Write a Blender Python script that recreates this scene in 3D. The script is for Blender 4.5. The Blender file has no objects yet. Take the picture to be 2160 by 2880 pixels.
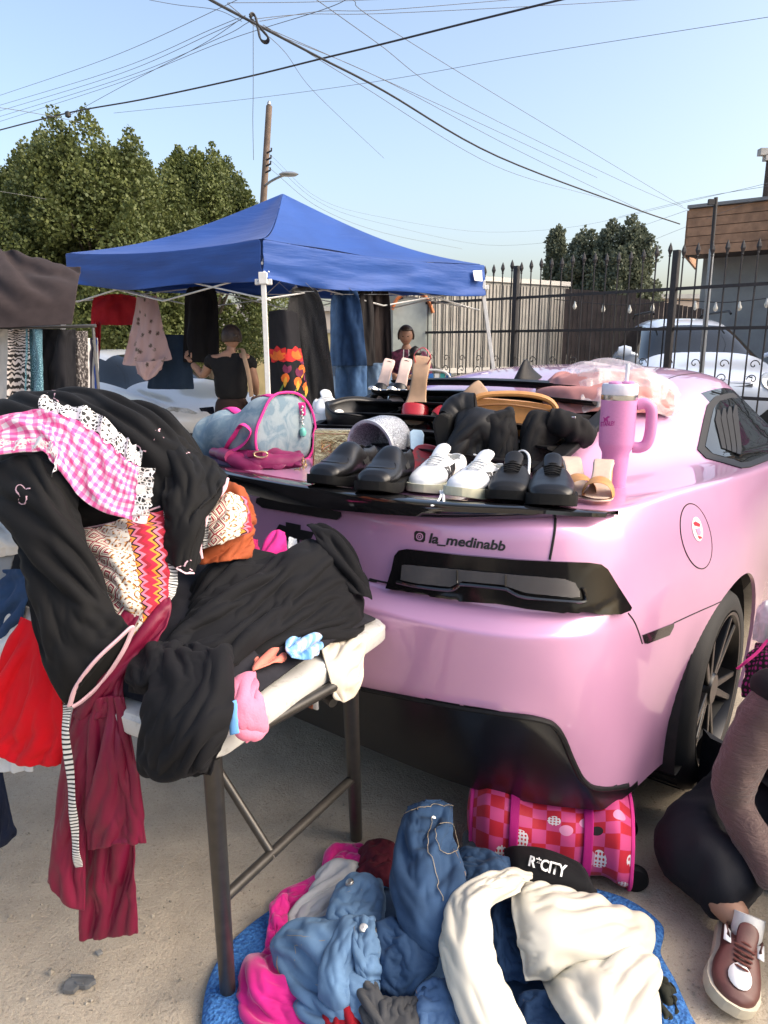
import bpy, bmesh, math, random
import numpy as np
from mathutils import Vector, Matrix
from mathutils.bvhtree import BVHTree
from mathutils.geometry import tessellate_polygon
sc = bpy.context.scene
COL = sc.collection
R = math.radians
random.seed(7); rng = np.random.default_rng(7)

# ------------------------------------------------------------------ camera
CAM_H, PITCH, FPX = 1.48, R(13.11), 2045.0          # focal length in pixels of the 2160 x 2880 photograph
cam = bpy.data.cameras.new('camera'); cam_o = bpy.data.objects.new('camera', cam); COL.objects.link(cam_o)
cam.sensor_fit = 'VERTICAL'; cam.sensor_height = 36.0; cam.lens = 36.0 * FPX / 2880.0
cam.clip_start = .05; cam.clip_end = 2000
cam_o.location = (0, 0, CAM_H); cam_o.rotation_euler = (R(90) - PITCH, 0, 0)
sc.camera = cam_o
# ------------------------------------------------------------------ sky, sun, exposure
SUN_AZ, SUN_EL = R(105), R(38)                       # azimuth from +Y towards +X
w = bpy.data.worlds.new('World'); sc.world = w; w.use_nodes = True
nt = w.node_tree; bg = nt.nodes['Background']
sky = nt.nodes.new('ShaderNodeTexSky'); sky.sky_type = 'NISHITA'; sky.sun_disc = False
sky.sun_elevation = SUN_EL; sky.sun_rotation = SUN_AZ; sky.air_density = 1.0; sky.dust_density = 4.5; sky.ozone_density = 0.2
nt.links.new(sky.outputs[0], bg.inputs[0]); bg.inputs[1].default_value = 0.15
sun = bpy.data.lights.new('sun', 'SUN'); sun.energy = 1.2; sun.angle = R(60); sun.color = (1, .9, .8)
sun_o = bpy.data.objects.new('sun', sun); COL.objects.link(sun_o)
sun_o.rotation_euler = Vector((-math.sin(SUN_AZ) * math.cos(SUN_EL), -math.cos(SUN_AZ) * math.cos(SUN_EL), -math.sin(SUN_EL))).to_track_quat('-Z', 'Y').to_euler()
sc.view_settings.view_transform = 'Standard'; sc.view_settings.look = 'None'
sc.view_settings.exposure = 1.18; sc.view_settings.gamma = 1.0
sc.view_settings.use_curve_mapping = False

# ------------------------------------------------------------------ pixels to points
_c, _s = math.cos(PITCH), math.sin(PITCH)
def ray(px, py):
    u, v = (px - 1080) / FPX, (1440 - py) / FPX
    return Vector((u, _c + v * _s, -_s + v * _c))
def at(px, py, Y):
    d = ray(px, py); t = Y / d.y
    return Vector((d.x * t, Y, CAM_H + d.z * t))
def atz(px, py, z=0.0):
    d = ray(px, py); t = (z - CAM_H) / d.z
    return Vector((d.x * t, d.y * t, z))
CAMP = Vector((0, 0, CAM_H))
def hit(bvh, px, py, off=0.0):
    d = ray(px, py).normalized()
    p, n, i, t = bvh.ray_cast(CAMP, d)
    if p is None: return None
    if n.dot(d) > 0: n = -n
    return p + n * off, n

# ------------------------------------------------------------------ object helpers
def tag(o, label=None, cat=None, group=None, kind=None):
    if label: o['label'] = label
    if cat: o['category'] = cat
    if group: o['group'] = group
    if kind: o['kind'] = kind
    return o
def empty(name, loc=(0, 0, 0), rz=0.0, **k):
    e = bpy.data.objects.new(name, None); COL.objects.link(e); e.location = loc; e.rotation_euler = (0, 0, rz)
    e.empty_display_size = .1
    return tag(e, **k)
def mat4(o):
    return Matrix.LocRotScale(o.location, o.rotation_euler, o.scale)
def world_of(o):
    m = mat4(o)
    if o.parent: m = world_of(o.parent) @ o.matrix_parent_inverse @ m
    return m
def mk(name, v, f, mat=None, parent=None, smooth=True, world=False, mi=None, **k):
    """one mesh object; world=True: the vertices are in world space although it has a parent"""
    me = bpy.data.meshes.new(name)
    me.from_pydata([tuple(p) for p in v], [], [tuple(q) for q in f])
    me.update()
    return mkm(name, me, mat, parent, smooth, world, mi, **k)
def mkm(name, me, mat=None, parent=None, smooth=True, world=False, mi=None, **k):
    o = bpy.data.objects.new(name, me); COL.objects.link(o)
    if mat is not None:
        for m in (mat if isinstance(mat, (list, tuple)) else [mat]): me.materials.append(m)
    if mi is not None: me.polygons.foreach_set('material_index', mi)
    if smooth: me.polygons.foreach_set('use_smooth', [True] * len(me.polygons))
    if parent is not None:
        o.parent = parent
        if world: o.matrix_parent_inverse = world_of(parent).inverted()
    return tag(o, **k)
def copy_tree(o, parent=None):
    c = o.copy(); COL.objects.link(c)
    if parent is not None: c.parent = parent
    for ch in [x for x in bpy.data.objects if x.parent == o]: copy_tree(ch, c)
    return c
class MB:
    """collects shapes into one mesh"""
    def __init__(s): s.v = []; s.f = []; s.m = []
    def add(s, v, f, m=0):
        b = len(s.v); s.v += [Vector(p) for p in v]; s.f += [tuple(i + b for i in q) for q in f]; s.m += [m] * len(f); return s
    def box(s, c, d, rot=None, m=0):
        c = Vector(c); x, y, z = d[0] / 2, d[1] / 2, d[2] / 2
        v = [Vector((a * x, b * y, e * z)) for a in (-1, 1) for b in (-1, 1) for e in (-1, 1)]
        if rot is not None: v = [rot @ p for p in v]
        return s.add([p + c for p in v], [(0, 1, 3, 2), (4, 6, 7, 5), (0, 4, 5, 1), (2, 3, 7, 6), (0, 2, 6, 4), (1, 5, 7, 3)], m)
    def tube(s, pts, r, n=8, cap=True, m=0, flat=1.0, closed=False):
        pts = [Vector(p) for p in pts]; rr = r if isinstance(r, (list, tuple)) else [r] * len(pts)
        L = len(pts); rings = []; up = None
        for i, p in enumerate(pts):
            a = pts[(i - 1) % L] if (i > 0 or closed) else p
            b = pts[(i + 1) % L] if (i < L - 1 or closed) else p
            t = (b - a).normalized() if (b - a).length > 1e-9 else Vector((0, 0, 1))
            if up is None:
                up = Vector((0, 0, 1)) if abs(t.z) < .9 else Vector((1, 0, 0))
            sd = t.cross(up).normalized(); up = sd.cross(t).normalized()
            rings.append([p + (sd * math.cos(2 * math.pi * k / n) + up * math.sin(2 * math.pi * k / n) * flat) * rr[i] for k in range(n)])
        v = [q for g in rings for q in g]; f = []
        for i in range(L - (0 if closed else 1)):
            j = (i + 1) % L
            for k in range(n):
                f.append((i * n + k, i * n + (k + 1) % n, j * n + (k + 1) % n, j * n + k))
        if cap and not closed: f += [tuple(range(n - 1, -1, -1)), tuple((L - 1) * n + k for k in range(n))]
        return s.add(v, f, m)
    def lathe(s, prof, c=(0, 0, 0), n=24, m=0, mtx=None, capb=True, capt=True):
        v = []; f = []
        for r, z in prof:
            for k in range(n):
                a = 2 * math.pi * k / n; v.append(Vector((r * math.cos(a), r * math.sin(a), z)))
        for i in range(len(prof) - 1):
            for k in range(n):
                f.append((i * n + k, i * n + (k + 1) % n, (i + 1) * n + (k + 1) % n, (i + 1) * n + k))
        if capb: f.append(tuple(range(n - 1, -1, -1)))
        if capt: f.append(tuple((len(prof) - 1) * n + k for k in range(n)))
        if mtx is not None: v = [mtx @ p for p in v]
        return s.add([p + Vector(c) for p in v], f, m)
    def prism(s, poly, ax, d, m=0):
        """poly: 3D points of a flat outline, extruded by vector d"""
        n = len(poly); P = [Vector(p) for p in poly]; d = Vector(d)
        tr = tessellate_polygon([P])
        f = [tuple(t) for t in tr] + [tuple(i + n for i in reversed(t)) for t in tr]
        f += [(i, i + n, (i + 1) % n + n, (i + 1) % n) for i in range(n)]
        return s.add(P + [p + d for p in P], f, m)
    def build(s, name, mat=None, parent=None, smooth=False, world=False, **k):
        o = mk(name, s.v, s.f, mat, parent, False, world, s.m, **k)
        bm = bmesh.new(); bm.from_mesh(o.data); bmesh.ops.recalc_face_normals(bm, faces=bm.faces); bm.to_mesh(o.data); bm.free()
        if smooth:
            o.data.polygons.foreach_set('use_smooth', [True] * len(o.data.polygons))
            o.data.set_sharp_from_angle(angle=R(38))
        return o
def bevel(o, w=.004, seg=2, ang=35):
    m = o.modifiers.new('bevel', 'BEVEL'); m.width = w; m.segments = seg; m.limit_method = 'ANGLE'; m.angle_limit = R(ang)
    return o
def subsurf(o, n=1):
    m = o.modifiers.new('sub', 'SUBSURF'); m.levels = n; m.render_levels = n
    return o
def solid(o, t, off=0.0):
    m = o.modifiers.new('solid', 'SOLIDIFY'); m.thickness = t; m.offset = off
    return o
def esplit(o, a=45):
    m = o.modifiers.new('split', 'EDGE_SPLIT'); m.split_angle = R(a)
    return o
def crom(P, t):
    """Catmull-Rom through rows of an array, t in 0..len-1"""
    P = np.asarray(P, float); n = len(P)
    if n == 2: return P[0] + (P[1] - P[0]) * t[:, None] if P.ndim == 2 else P[0] + (P[1] - P[0]) * t[:, None, None]
    Q = np.concatenate([[2 * P[0] - P[1]], P, [2 * P[-1] - P[-2]]])
    i = np.clip(np.floor(t).astype(int), 0, n - 2); u = t - i
    u = u.reshape((-1,) + (1,) * (P.ndim - 1))
    a, b, c, d = Q[i], Q[i + 1], Q[i + 2], Q[i + 3]
    return .5 * (2 * b + (c - a) * u + (2 * a - 5 * b + 4 * c - d) * u ** 2 + (3 * b - a - 3 * c + d) * u ** 3)
def curve(pts, n=24):
    return [Vector(p) for p in crom(np.array([tuple(p) for p in pts]), np.linspace(0, len(pts) - 1, n))]
def gridfaces(nu, nv):
    return [(i * nv + j, i * nv + j + 1, (i + 1) * nv + j + 1, (i + 1) * nv + j) for i in range(nu - 1) for j in range(nv - 1)]

# ------------------------------------------------------------------ materials
MATS = {}
def hexc(r, g, b):
    """0-255 display colour to linear"""
    f = lambda c: (c / 255) / 12.92 if c <= 10 else (((c / 255) + .055) / 1.055) ** 2.4
    return (f(r), f(g), f(b), 1)
class NT:
    def __init__(s, name):
        s.m = bpy.data.materials.new(name); s.m.use_nodes = True; s.t = s.m.node_tree; s.b = s.t.nodes['Principled BSDF']
        s.out = s.t.nodes['Material Output']
    def n(s, typ, **k):
        x = s.t.nodes.new('ShaderNode' + typ)
        for a, v in k.items():
            if a.startswith('i_'):
                x.inputs[a[2:].replace('_', ' ')].default_value = v
            else: setattr(x, a, v)
        return x
    def l(s, a, b): s.t.links.new(a, b)
    def set(s, **k):
        for a, v in k.items():
            s.b.inputs[a.replace('_', ' ')].default_value = v
        return s
    def coord(s, kind='Object', scale=None):
        c = s.n('TexCoord'); o = c.outputs[kind]
        if scale is not None:
            mp = s.n('Mapping'); s.l(o, mp.inputs[0]); mp.inputs['Scale'].default_value = scale if isinstance(scale, (tuple, list)) else (scale,) * 3
            o = mp.outputs[0]
        return o
    def noise(s, co, scale, detail=4, rough=.55, dist=0.0):
        x = s.n('TexNoise'); x.inputs['Scale'].default_value = scale; x.inputs['Detail'].default_value = detail
        x.inputs['Roughness'].default_value = rough; x.inputs['Distortion'].default_value = dist
        s.l(co, x.inputs['Vector']); return x.outputs['Fac']
    def ramp(s, fac, stops, interp='LINEAR'):
        x = s.n('ValToRGB'); r = x.color_ramp; r.interpolation = interp
        while len(r.elements) < len(stops): r.elements.new(.5)
        for e, (p, c) in zip(r.elements, stops): e.position = p; e.color = c if len(c) == 4 else (*c, 1)
        s.l(fac, x.inputs[0]); return x.outputs[0]
    def mix(s, fac, a, b, blend='MIX'):
        x = s.n('Mix', data_type='RGBA', blend_type=blend)
        for sock, v in ((x.inputs[0], fac), (x.inputs[6], a), (x.inputs[7], b)):
            if hasattr(v, 'is_linked'): s.l(v, sock)
            else: sock.default_value = v
        return x.outputs[2]
    def math(s, op, a, b=0.0, c=None):
        x = s.n('Math', operation=op)
        for i, v in enumerate((a, b) if c is None else (a, b, c)):
            if hasattr(v, 'is_linked'): s.l(v, x.inputs[i])
            else: x.inputs[i].default_value = v
        return x.outputs[0]
    def bump(s, h, strength=.3, dist=.002):
        x = s.n('Bump'); x.inputs['Strength'].default_value = strength; x.inputs['Distance'].default_value = dist
        s.l(h, x.inputs['Height']); s.l(x.outputs[0], s.b.inputs['Normal']); return x
    def col(s, o):
        if hasattr(o, 'is_linked'): s.l(o, s.b.inputs['Base Color'])
        else: s.b.inputs['Base Color'].default_value = o
        return s
def plain(name, c, rough=.5, metal=0.0, var=.12, scale=30, bump=0.0, bdist=.001, coat=0.0, spec=.5, sheen=0.0):
    """colour with slight mottling, optional fine relief"""
    if name in MATS: return MATS[name]
    t = NT(name); t.set(Roughness=rough, Metallic=metal); t.b.inputs['Coat Weight'].default_value = coat
    t.b.inputs['Specular IOR Level'].default_value = spec
    t.b.inputs['Sheen Weight'].default_value = sheen
    co = t.coord('Object'); nz = t.noise(co, scale, 5)
    k = lambda q: tuple(min(1, x * q) for x in c[:3]) + (1,)
    t.col(t.ramp(nz, [(.3, k(1 - var)), (.7, k(1 + var))]))
    if bump: t.bump(t.noise(co, scale * 6, 4), bump, bdist)
    MATS[name] = t.m; return t.m
def fabric(name, c, rough=.85, weave=900, var=.08, bump=.25, sheen=.03, crease=.0, spec=.2, metal=0.0):
    """woven cloth: fine thread relief, slight fading, soft sheen"""
    if name in MATS: return MATS[name]
    t = NT(name); t.set(Roughness=rough, Metallic=metal); t.b.inputs['Sheen Weight'].default_value = min(sheen, .12) if name != 'magenta_velour' else .4; t.b.inputs['Sheen Roughness'].default_value = .4
    t.b.inputs['Specular IOR Level'].default_value = spec
    co = t.coord('Object'); nz = t.noise(co, 14, 5)
    k = lambda q: tuple(min(1, x * q) for x in c[:3]) + (1,)
    t.col(t.ramp(nz, [(.3, k(1 - var)), (.7, k(1 + var))]))
    h = t.noise(co, weave, 2); h2 = t.noise(co, 45, 5, .6)
    t.bump(t.math('ADD', t.math('MULTIPLY', h, .25), t.math('MULTIPLY', h2, .10)), bump, .004)
    MATS[name] = t.m; return t.m
# ------------------------------------------------------------------ cloth: a sheet with too much material buckles into folds
def smooth_noise(nu, nv, cells, r):
    g = r.standard_normal((cells + 3, cells + 3))
    tu = np.linspace(0, cells, nu); tv = np.linspace(0, cells, nv)
    a = crom(g, tu + 1 - 1e-6); b = crom(a.T.copy(), tv + 1 - 1e-6)
    return b.T
def resample(G, nu, nv):
    a = crom(G, np.linspace(0, len(G) - 1, nu)); b = crom(np.swapaxes(a, 0, 1), np.linspace(0, G.shape[1] - 1, nv))
    return np.swapaxes(b, 0, 1)
def gnormals(B, toward=None):
    du = np.gradient(B, axis=0); dv = np.gradient(B, axis=1); N = np.cross(du, dv)
    N /= np.linalg.norm(N, axis=2, keepdims=True) + 1e-9
    ref = (np.array(CAMP) if toward is None else np.array(toward)) - B
    if (N * ref).sum() < 0: N = -N
    return N
def relax(B, N, X, su, sv, it, push, back, pull, bend, grav, edge, zmin=None, vary=None):
    def seg(P, ax):
        a = [slice(None)] * 2; b = [slice(None)] * 2; a[ax] = slice(0, -1); b[ax] = slice(1, None)
        return np.linalg.norm(P[tuple(b)] - P[tuple(a)], axis=2)
    if vary is None: Lu, Lv = seg(B, 0) * su, seg(B, 1) * sv
    else: Lu = seg(B, 0) * (1 + (su - 1) * vary[0][:-1, :]); Lv = seg(B, 1) * (1 + (sv - 1) * vary[1][:, :-1])
    Ld = np.sqrt(Lu[:, :-1] ** 2 + Lv[:-1, :] ** 2)
    B2u = bend * (Lu[:-1] + Lu[1:]); B2v = bend * (Lv[:, :-1] + Lv[:, 1:])
    W = np.full(B.shape[:2], pull); W[0, :] = W[-1, :] = W[:, 0] = W[:, -1] = edge
    W = W[..., None]
    def solve(sa, sb, L, k, only_short=False):
        d = X[sb] - X[sa]; l = np.linalg.norm(d, axis=2) + 1e-9
        c = (l - L) / l
        if only_short: c = np.minimum(c, 0)
        c = (c * k)[..., None] * d
        X[sa] += c; X[sb] -= c
    for q in range(it):
        X[..., 2] -= grav
        for o in (0, 1):
            n = (B.shape[0] - o) // 2 * 2
            solve((slice(o, o + n, 2), slice(None)), (slice(o + 1, o + n, 2), slice(None)), Lu[o:o + n:2], .5)
            n = (B.shape[1] - o) // 2 * 2
            solve((slice(None), slice(o, o + n, 2)), (slice(None), slice(o + 1, o + n, 2)), Lv[:, o:o + n:2], .5)
        solve((slice(0, -1), slice(0, -1)), (slice(1, None), slice(1, None)), Ld, .12)
        solve((slice(1, None), slice(0, -1)), (slice(0, -1), slice(1, None)), Ld, .12)
        solve((slice(0, -2), slice(None)), (slice(2, None), slice(None)), B2u, .22, True)
        solve((slice(None), slice(0, -2)), (slice(None), slice(2, None)), B2v, .22, True)
        X += W * (B - X)
        s_ = ((X - B) * N).sum(2)
        X += (np.clip(s_, -back, push) - s_)[..., None] * N
        if zmin is not None: X[..., 2] = np.maximum(X[..., 2], zmin)
    return X
def drape(ctrl, nu=40, nv=40, su=1.12, sv=1.12, it=70, seed=1, push=.05, back=.006, pull=.004, bend=.9, amp=.012, cells=7, grav=0.0, edge=.05, up=False, zmin=None, curl=0.0):
    r = np.random.default_rng(seed)
    C = np.array([[tuple(at(*p)) if not hasattr(p, 'z') else tuple(p) for p in row] for row in ctrl])
    tw = None
    Bc = resample(C, max(6, nu // 2), max(6, nv // 2)); N = gnormals(Bc, (Bc[..., 0].mean(), Bc[..., 1].mean() - .3, 9) if up else None)
    X = Bc + (smooth_noise(*Bc.shape[:2], cells, r) * amp)[..., None] * N
    def roll(B_, N_):
        a, b = B_.shape[:2]; i = np.minimum(np.arange(a), np.arange(a)[::-1])[:, None] / (a - 1); j = np.minimum(np.arange(b), np.arange(b)[::-1])[None, :] / (b - 1)
        d = np.minimum(i, j); return B_ - N_ * (curl * np.exp(-(d / .07) ** 2))[..., None]
    if curl: X = X + roll(Bc, N) - Bc; Bc = roll(Bc, N)
    va = [np.clip(.62 + .75 * smooth_noise(9, 9, 3, r), .05, 2.0) for _ in range(2)]; up_ = lambda a, b: [np.clip(resample(q[..., None], a, b)[..., 0], .02, 2.2) for q in va]
    X = relax(Bc, N, X, su, sv, it, push, back, pull, bend, grav, edge, zmin, up_(*Bc.shape[:2]))
    B = resample(C, nu, nv); N = gnormals(B, (B[..., 0].mean(), B[..., 1].mean() - .3, 9) if up else None)
    if curl: B = roll(B, N)
    X = resample(X, nu, nv) + (smooth_noise(nu, nv, cells * 3, r) * amp * .22)[..., None] * N
    X = relax(B, N, X, 1 + (su - 1) * 1.15, 1 + (sv - 1) * 1.15, it // 2, push, back, pull, bend * .95, grav, edge, zmin, up_(nu, nv))
    return X, B, N
def grid_obj(name, X, mat, parent=None, thick=.004, sub=1, uvscale=None, mi=None, world=True, faces=None, **k):
    nu, nv = X.shape[:2]
    F = faces or gridfaces(nu, nv)
    o = mk(name, X.reshape(-1, 3), F, mat, parent, True, world, mi, **k)
    me = o.data
    lu = np.linalg.norm(np.diff(X, axis=0), axis=2).sum(0).mean(); lv = np.linalg.norm(np.diff(X, axis=1), axis=2).sum(1).mean()
    uu, vv = np.meshgrid(np.linspace(0, lu, nu), np.linspace(0, lv, nv), indexing='ij')
    UV = np.stack([uu, vv], 2).reshape(-1, 2); uv = me.uv_layers.new(name='UVMap')
    li = np.zeros(len(me.loops), np.int32); me.loops.foreach_get('vertex_index', li); uv.data.foreach_set('uv', UV[li].ravel())
    if thick: solid(o, thick, -1)
    if sub: subsurf(o, sub)
    return o
def cloth(name, ctrl, mat, parent=None, thick=.004, sub=1, label=None, cat=None, group=None, trims=(), **k):
    X, B, N = drape(ctrl, **k)
    o = grid_obj(name, X, mat, parent, thick, sub, label=label, cat=cat, group=group)
    o['_n'] = 0; del o['_n']
    return o, X
def fabric_uv(name, build, rough=.85, sheen=.1, bump=.2, weave=700):
    """cloth with a printed pattern in its own UV metres; build(t, u, v) returns the colour socket"""
    if name in MATS: return MATS[name]
    t = NT(name); t.set(Roughness=rough); t.b.inputs['Sheen Weight'].default_value = sheen; t.b.inputs['Specular IOR Level'].default_value = .3
    sx = t.n('SeparateXYZ'); t.l(t.coord('UV'), sx.inputs[0])
    t.col(build(t, sx.outputs[0], sx.outputs[1]))
    co = t.coord('Object'); t.bump(t.math('ADD', t.math('MULTIPLY', t.noise(co, weave, 2), .25), t.math('MULTIPLY', t.noise(co, 45, 5, .6), .10)), bump, .004)
    MATS[name] = t.m; return t.m
def trim_along(name, pts, mat, parent, r=.004, flat=.5, n=60):
    m = MB(); m.tube(curve(pts, n), r, 8, flat=flat); return m.build(name, mat, parent, True, True)
# ================================================================== THE PINK CAR
CAR_O, CAR_YAW = (-.274, 1.983, 0), R(37.75)
t = NT('pearl_pink_paint'); co = t.coord('Object'); nz = t.noise(co, 3.0, 4)
t.col(t.ramp(nz, [(.3, (.57, .295, .475, 1)), (.7, (.61, .325, .51, 1))]))
fl = t.noise(co, 1600, 2); t.set(Metallic=.22, Roughness=.32)
t.b.inputs['Coat Weight'].default_value = 1.0; t.b.inputs['Coat Roughness'].default_value = .02; t.b.inputs['Coat IOR'].default_value = 1.5
t.bump(fl, .04, .0005)
PINK = t.m
BLACKGLOSS = plain('black_gloss_plastic', (.008, .008, .009), .12, coat=.6, var=.2)
BLACKMAT = plain('black_rough_plastic', (.010, .010, .011), .5, var=.25, bump=.15, scale=60, spec=.2)
DARK = plain('dark_void', (.006, .006, .006), .8)
t = NT('tinted_car_glass'); t.set(Roughness=.03, Base_Color=(.012, .014, .015, 1)); t.b.inputs['Specular IOR Level'].default_value = .35; GLASS = t.m
car = empty('pink_coupe', CAR_O, -CAR_YAW, label='pearly pink two-door coupe with black spoiler and rear louvres, shoes laid on its trunk', cat='car')
def carw(x, y, z): return world_of(car) @ Vector((y, x, z))
# rows of the upper skin from rear bottom to front bottom; six points from the middle line to the flank
RW = [
 [(.18, 0, .25), (.18, .26, .25), (.20, .46, .24), (.25, .66, .235), (.325, .835, .25), (.42, .872, .25)],           # lower lip
 [(-.035, 0, .597), (-.033, .26, .60), (-.022, .46, .61), (.0, .62, .625), (.045, .765, .632), (.16, .868, .61)],     # pink begins
 [(-.045, 0, .813), (-.043, .26, .813), (-.03, .46, .815), (-.008, .62, .817), (.03, .745, .82), (.155, .868, .825)],  # shelf edge
 [(.03, 0, .858), (.03, .26, .858), (.04, .46, .858), (.062, .62, .858), (.10, .745, .856), (.23, .866, .85)],         # foot of tail panel
 [(.055, 0, 1.03), (.057, .26, 1.03), (.066, .46, 1.035), (.095, .62, 1.045), (.135, .735, 1.055), (.27, .842, 1.05)],   # under spoiler
 [(.10, 0, 1.078), (.10, .26, 1.078), (.11, .46, 1.08), (.14, .61, 1.083), (.185, .715, 1.085), (.33, .835, 1.078)],  # deck edge
 [(.34, 0, 1.078), (.34, .26, 1.078), (.35, .45, 1.08), (.38, .58, 1.08), (.45, .70, 1.082), (.58, .868, 1.092)],
 [(.52, 0, 1.09), (.52, .26, 1.09), (.53, .475, 1.085), (.60, .57, 1.075), (.70, .69, 1.068), (.80, .905, 1.088)],    # foot of rear glass
 [(.86, 0, 1.195), (.86, .27, 1.19), (.86, .515, 1.178), (.90, .60, 1.15), (1.0, .715, 1.075), (1.06, .93, 1.072)],
 [(1.20, 0, 1.292), (1.20, .28, 1.287), (1.20, .50, 1.272), (1.26, .60, 1.238), (1.42, .765, 1.065), (1.46, .93, 1.045)],  # roof begins
 [(1.75, 0, 1.378), (1.75, .28, 1.372), (1.75, .48, 1.355), (1.78, .60, 1.31), (1.88, .81, 1.03), (1.9, .93, 1.02)],
 [(2.35, 0, 1.378), (2.35, .28, 1.372), (2.35, .48, 1.355), (2.35, .60, 1.305), (2.4, .82, 1.01), (2.4, .92, .99)],
 [(3.2, 0, 1.0), (3.18, .28, .995), (3.12, .5, .985), (3.05, .66, .975), (3.1, .81, .96), (3.1, .91, .94)],
 [(3.9, 0, .94), (3.9, .28, .925), (3.9, .48, .905), (3.9, .64, .89), (3.9, .8, .87), (3.85, .93, .83)],
 [(4.55, 0, .80), (4.55, .28, .795), (4.52, .44, .785), (4.5, .60, .77), (4.45, .75, .75), (4.38, .88, .72)],
 [(4.76, 0, .72), (4.76, .28, .715), (4.72, .44, .71), (4.68, .60, .70), (4.6, .76, .69), (4.44, .88, .66)],
 [(4.82, 0, .62), (4.82, .28, .62), (4.79, .44, .62), (4.74, .60, .61), (4.66, .76, .6), (4.46, .89, .58)],
 [(4.84, 0, .50), (4.84, .28, .50), (4.81, .44, .50), (4.76, .60, .49), (4.68, .76, .48), (4.48, .89, .47)],
 [(4.84, 0, .36), (4.84, .28, .36), (4.81, .44, .36), (4.76, .60, .36), (4.68, .76, .36), (4.48, .89, .36)],
 [(4.78, 0, .22), (4.78, .28, .22), (4.75, .44, .22), (4.70, .60, .22), (4.62, .76, .22), (4.44, .88, .22)],
]
# flank stations (deck edge row 5 .. row 14): y at levels lip, b, shelf, foot, under spoiler (bottom to top) and their z
SD = {6: [(.62, .885, .25), (.58, .905, .60), (.57, .912, .82), (.57, .912, .87), (.575, .90, 1.0)],
      7: [(.85, .925, .24), (.83, .948, .58), (.82, .955, .80), (.81, .95, .87), (.80, .935, 1.0)],
      8: [(1.07, .955, .22), (1.07, .982, .56), (1.065, .985, .77), (1.06, .98, .86), (1.06, .96, .985)],
      9: [(1.46, .955, .20), (1.46, .972, .50), (1.46, .97, .72), (1.46, .962, .84), (1.46, .95, .96)],
      10: [(1.9, .91, .18), (1.9, .93, .42), (1.9, .935, .66), (1.9, .938, .80), (1.9, .94, .93)],
      11: [(2.4, .90, .18), (2.4, .915, .42), (2.4, .925, .62), (2.4, .93, .78), (2.4, .93, .90)],
      12: [(3.1, .91, .18), (3.1, .925, .42), (3.1, .935, .60), (3.1, .94, .74), (3.1, .93, .86)],
      13: [(3.85, .94, .2), (3.85, .96, .42), (3.85, .965, .58), (3.85, .965, .68), (3.85, .955, .77)]}
cv = []; cf = []; cm = []; key = {}
def cvert(p):
    k = tuple(round(q, 4) for q in p)
    if k not in key: key[k] = len(cv); cv.append((p[1], p[0], p[2]))
    return key[k]
IDX = [[cvert(p) for p in r] for r in RW]
for r in range(len(RW) - 1):
    for k in range(5):
        cf.append((IDX[r][k], IDX[r][k + 1], IDX[r + 1][k + 1], IDX[r + 1][k]))
        m = 0
        if r == 0 and k < 4: m = 1                                   # diffuser
        elif r in (0, 1, 2): m = 3                                   # bumper skin
        elif r in (7, 8) and k < 2: m = 2                            # rear glass
        elif r == 11 and k < 3: m = 2                                # windscreen
        elif r in (10, 11) and k == 3: m = 2                         # door glass
        elif r in (16, 17) and k < 3: m = 4                          # grille
        cm.append(m)
cols = [[IDX[i][5] for i in range(6)]]
for s_ in range(6, 14): cols.append([cvert(p) for p in SD[s_]] + [IDX[s_][5]])
cols.append([IDX[19 - i][5] for i in range(6)])
for a in range(len(cols) - 1):
    for l in range(5):
        cf.append((cols[a][l], cols[a + 1][l], cols[a + 1][l + 1], cols[a][l + 1])); cm.append(3 if a == 0 and l < 2 else 0)
CRE = {}
def crease(ids, w):
    for a, b in zip(ids[:-1], ids[1:]): CRE[tuple(sorted((a, b)))] = w
crease(IDX[1][:5], .75); crease(IDX[2], .96); crease(IDX[3], .95); crease(IDX[4], .5); crease(IDX[5], .55)
crease([IDX[0][4], IDX[1][4]], .55); crease([IDX[i][5] for i in range(5, 13)], .45); crease(IDX[0], .8)
crease([IDX[i][2] for i in range(7, 10)], .6); crease(IDX[9][:3], .5); crease([IDX[i][4] for i in range(7, 12)], .35)
crease(IDX[11][:4], .4); crease(IDX[12][:4], .5); crease([IDX[i][3] for i in range(9, 13)], .3)
crease([c[0] for c in cols], .8)
# both halves
nv0 = len(cv); mir = {}
for i in range(nv0):
    if abs(cv[i][0]) < 1e-6: mir[i] = i
    else: mir[i] = len(cv); cv.append((-cv[i][0], cv[i][1], cv[i][2]))
allf = [tuple(reversed(f)) for f in cf] + [tuple(mir[i] for i in f) for f in cf]
me = bpy.data.meshes.new('cage'); me.from_pydata(cv, [], allf); me.update()
me.polygons.foreach_set('material_index', cm + cm)
at_ = me.attributes.new('crease_edge', 'FLOAT', 'EDGE'); ek = {}
for (a, b), w_ in CRE.items(): ek[(a, b)] = w_; ek[tuple(sorted((mir[a], mir[b])))] = w_
for e in me.edges: at_.data[e.index].value = ek.get(tuple(sorted(e.vertices)), 0.0)
tmp = bpy.data.objects.new('cage', me); COL.objects.link(tmp); subsurf(tmp, 4)
dg = bpy.context.evaluated_depsgraph_get(); ev = tmp.evaluated_get(dg).to_mesh()
V = np.array([v.co[:] for v in ev.vertices]); FM = np.array([p.material_index for p in ev.polygons]); FV = np.array([p.vertices[:] for p in ev.polygons])
bpy.data.objects.remove(tmp)
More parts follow.
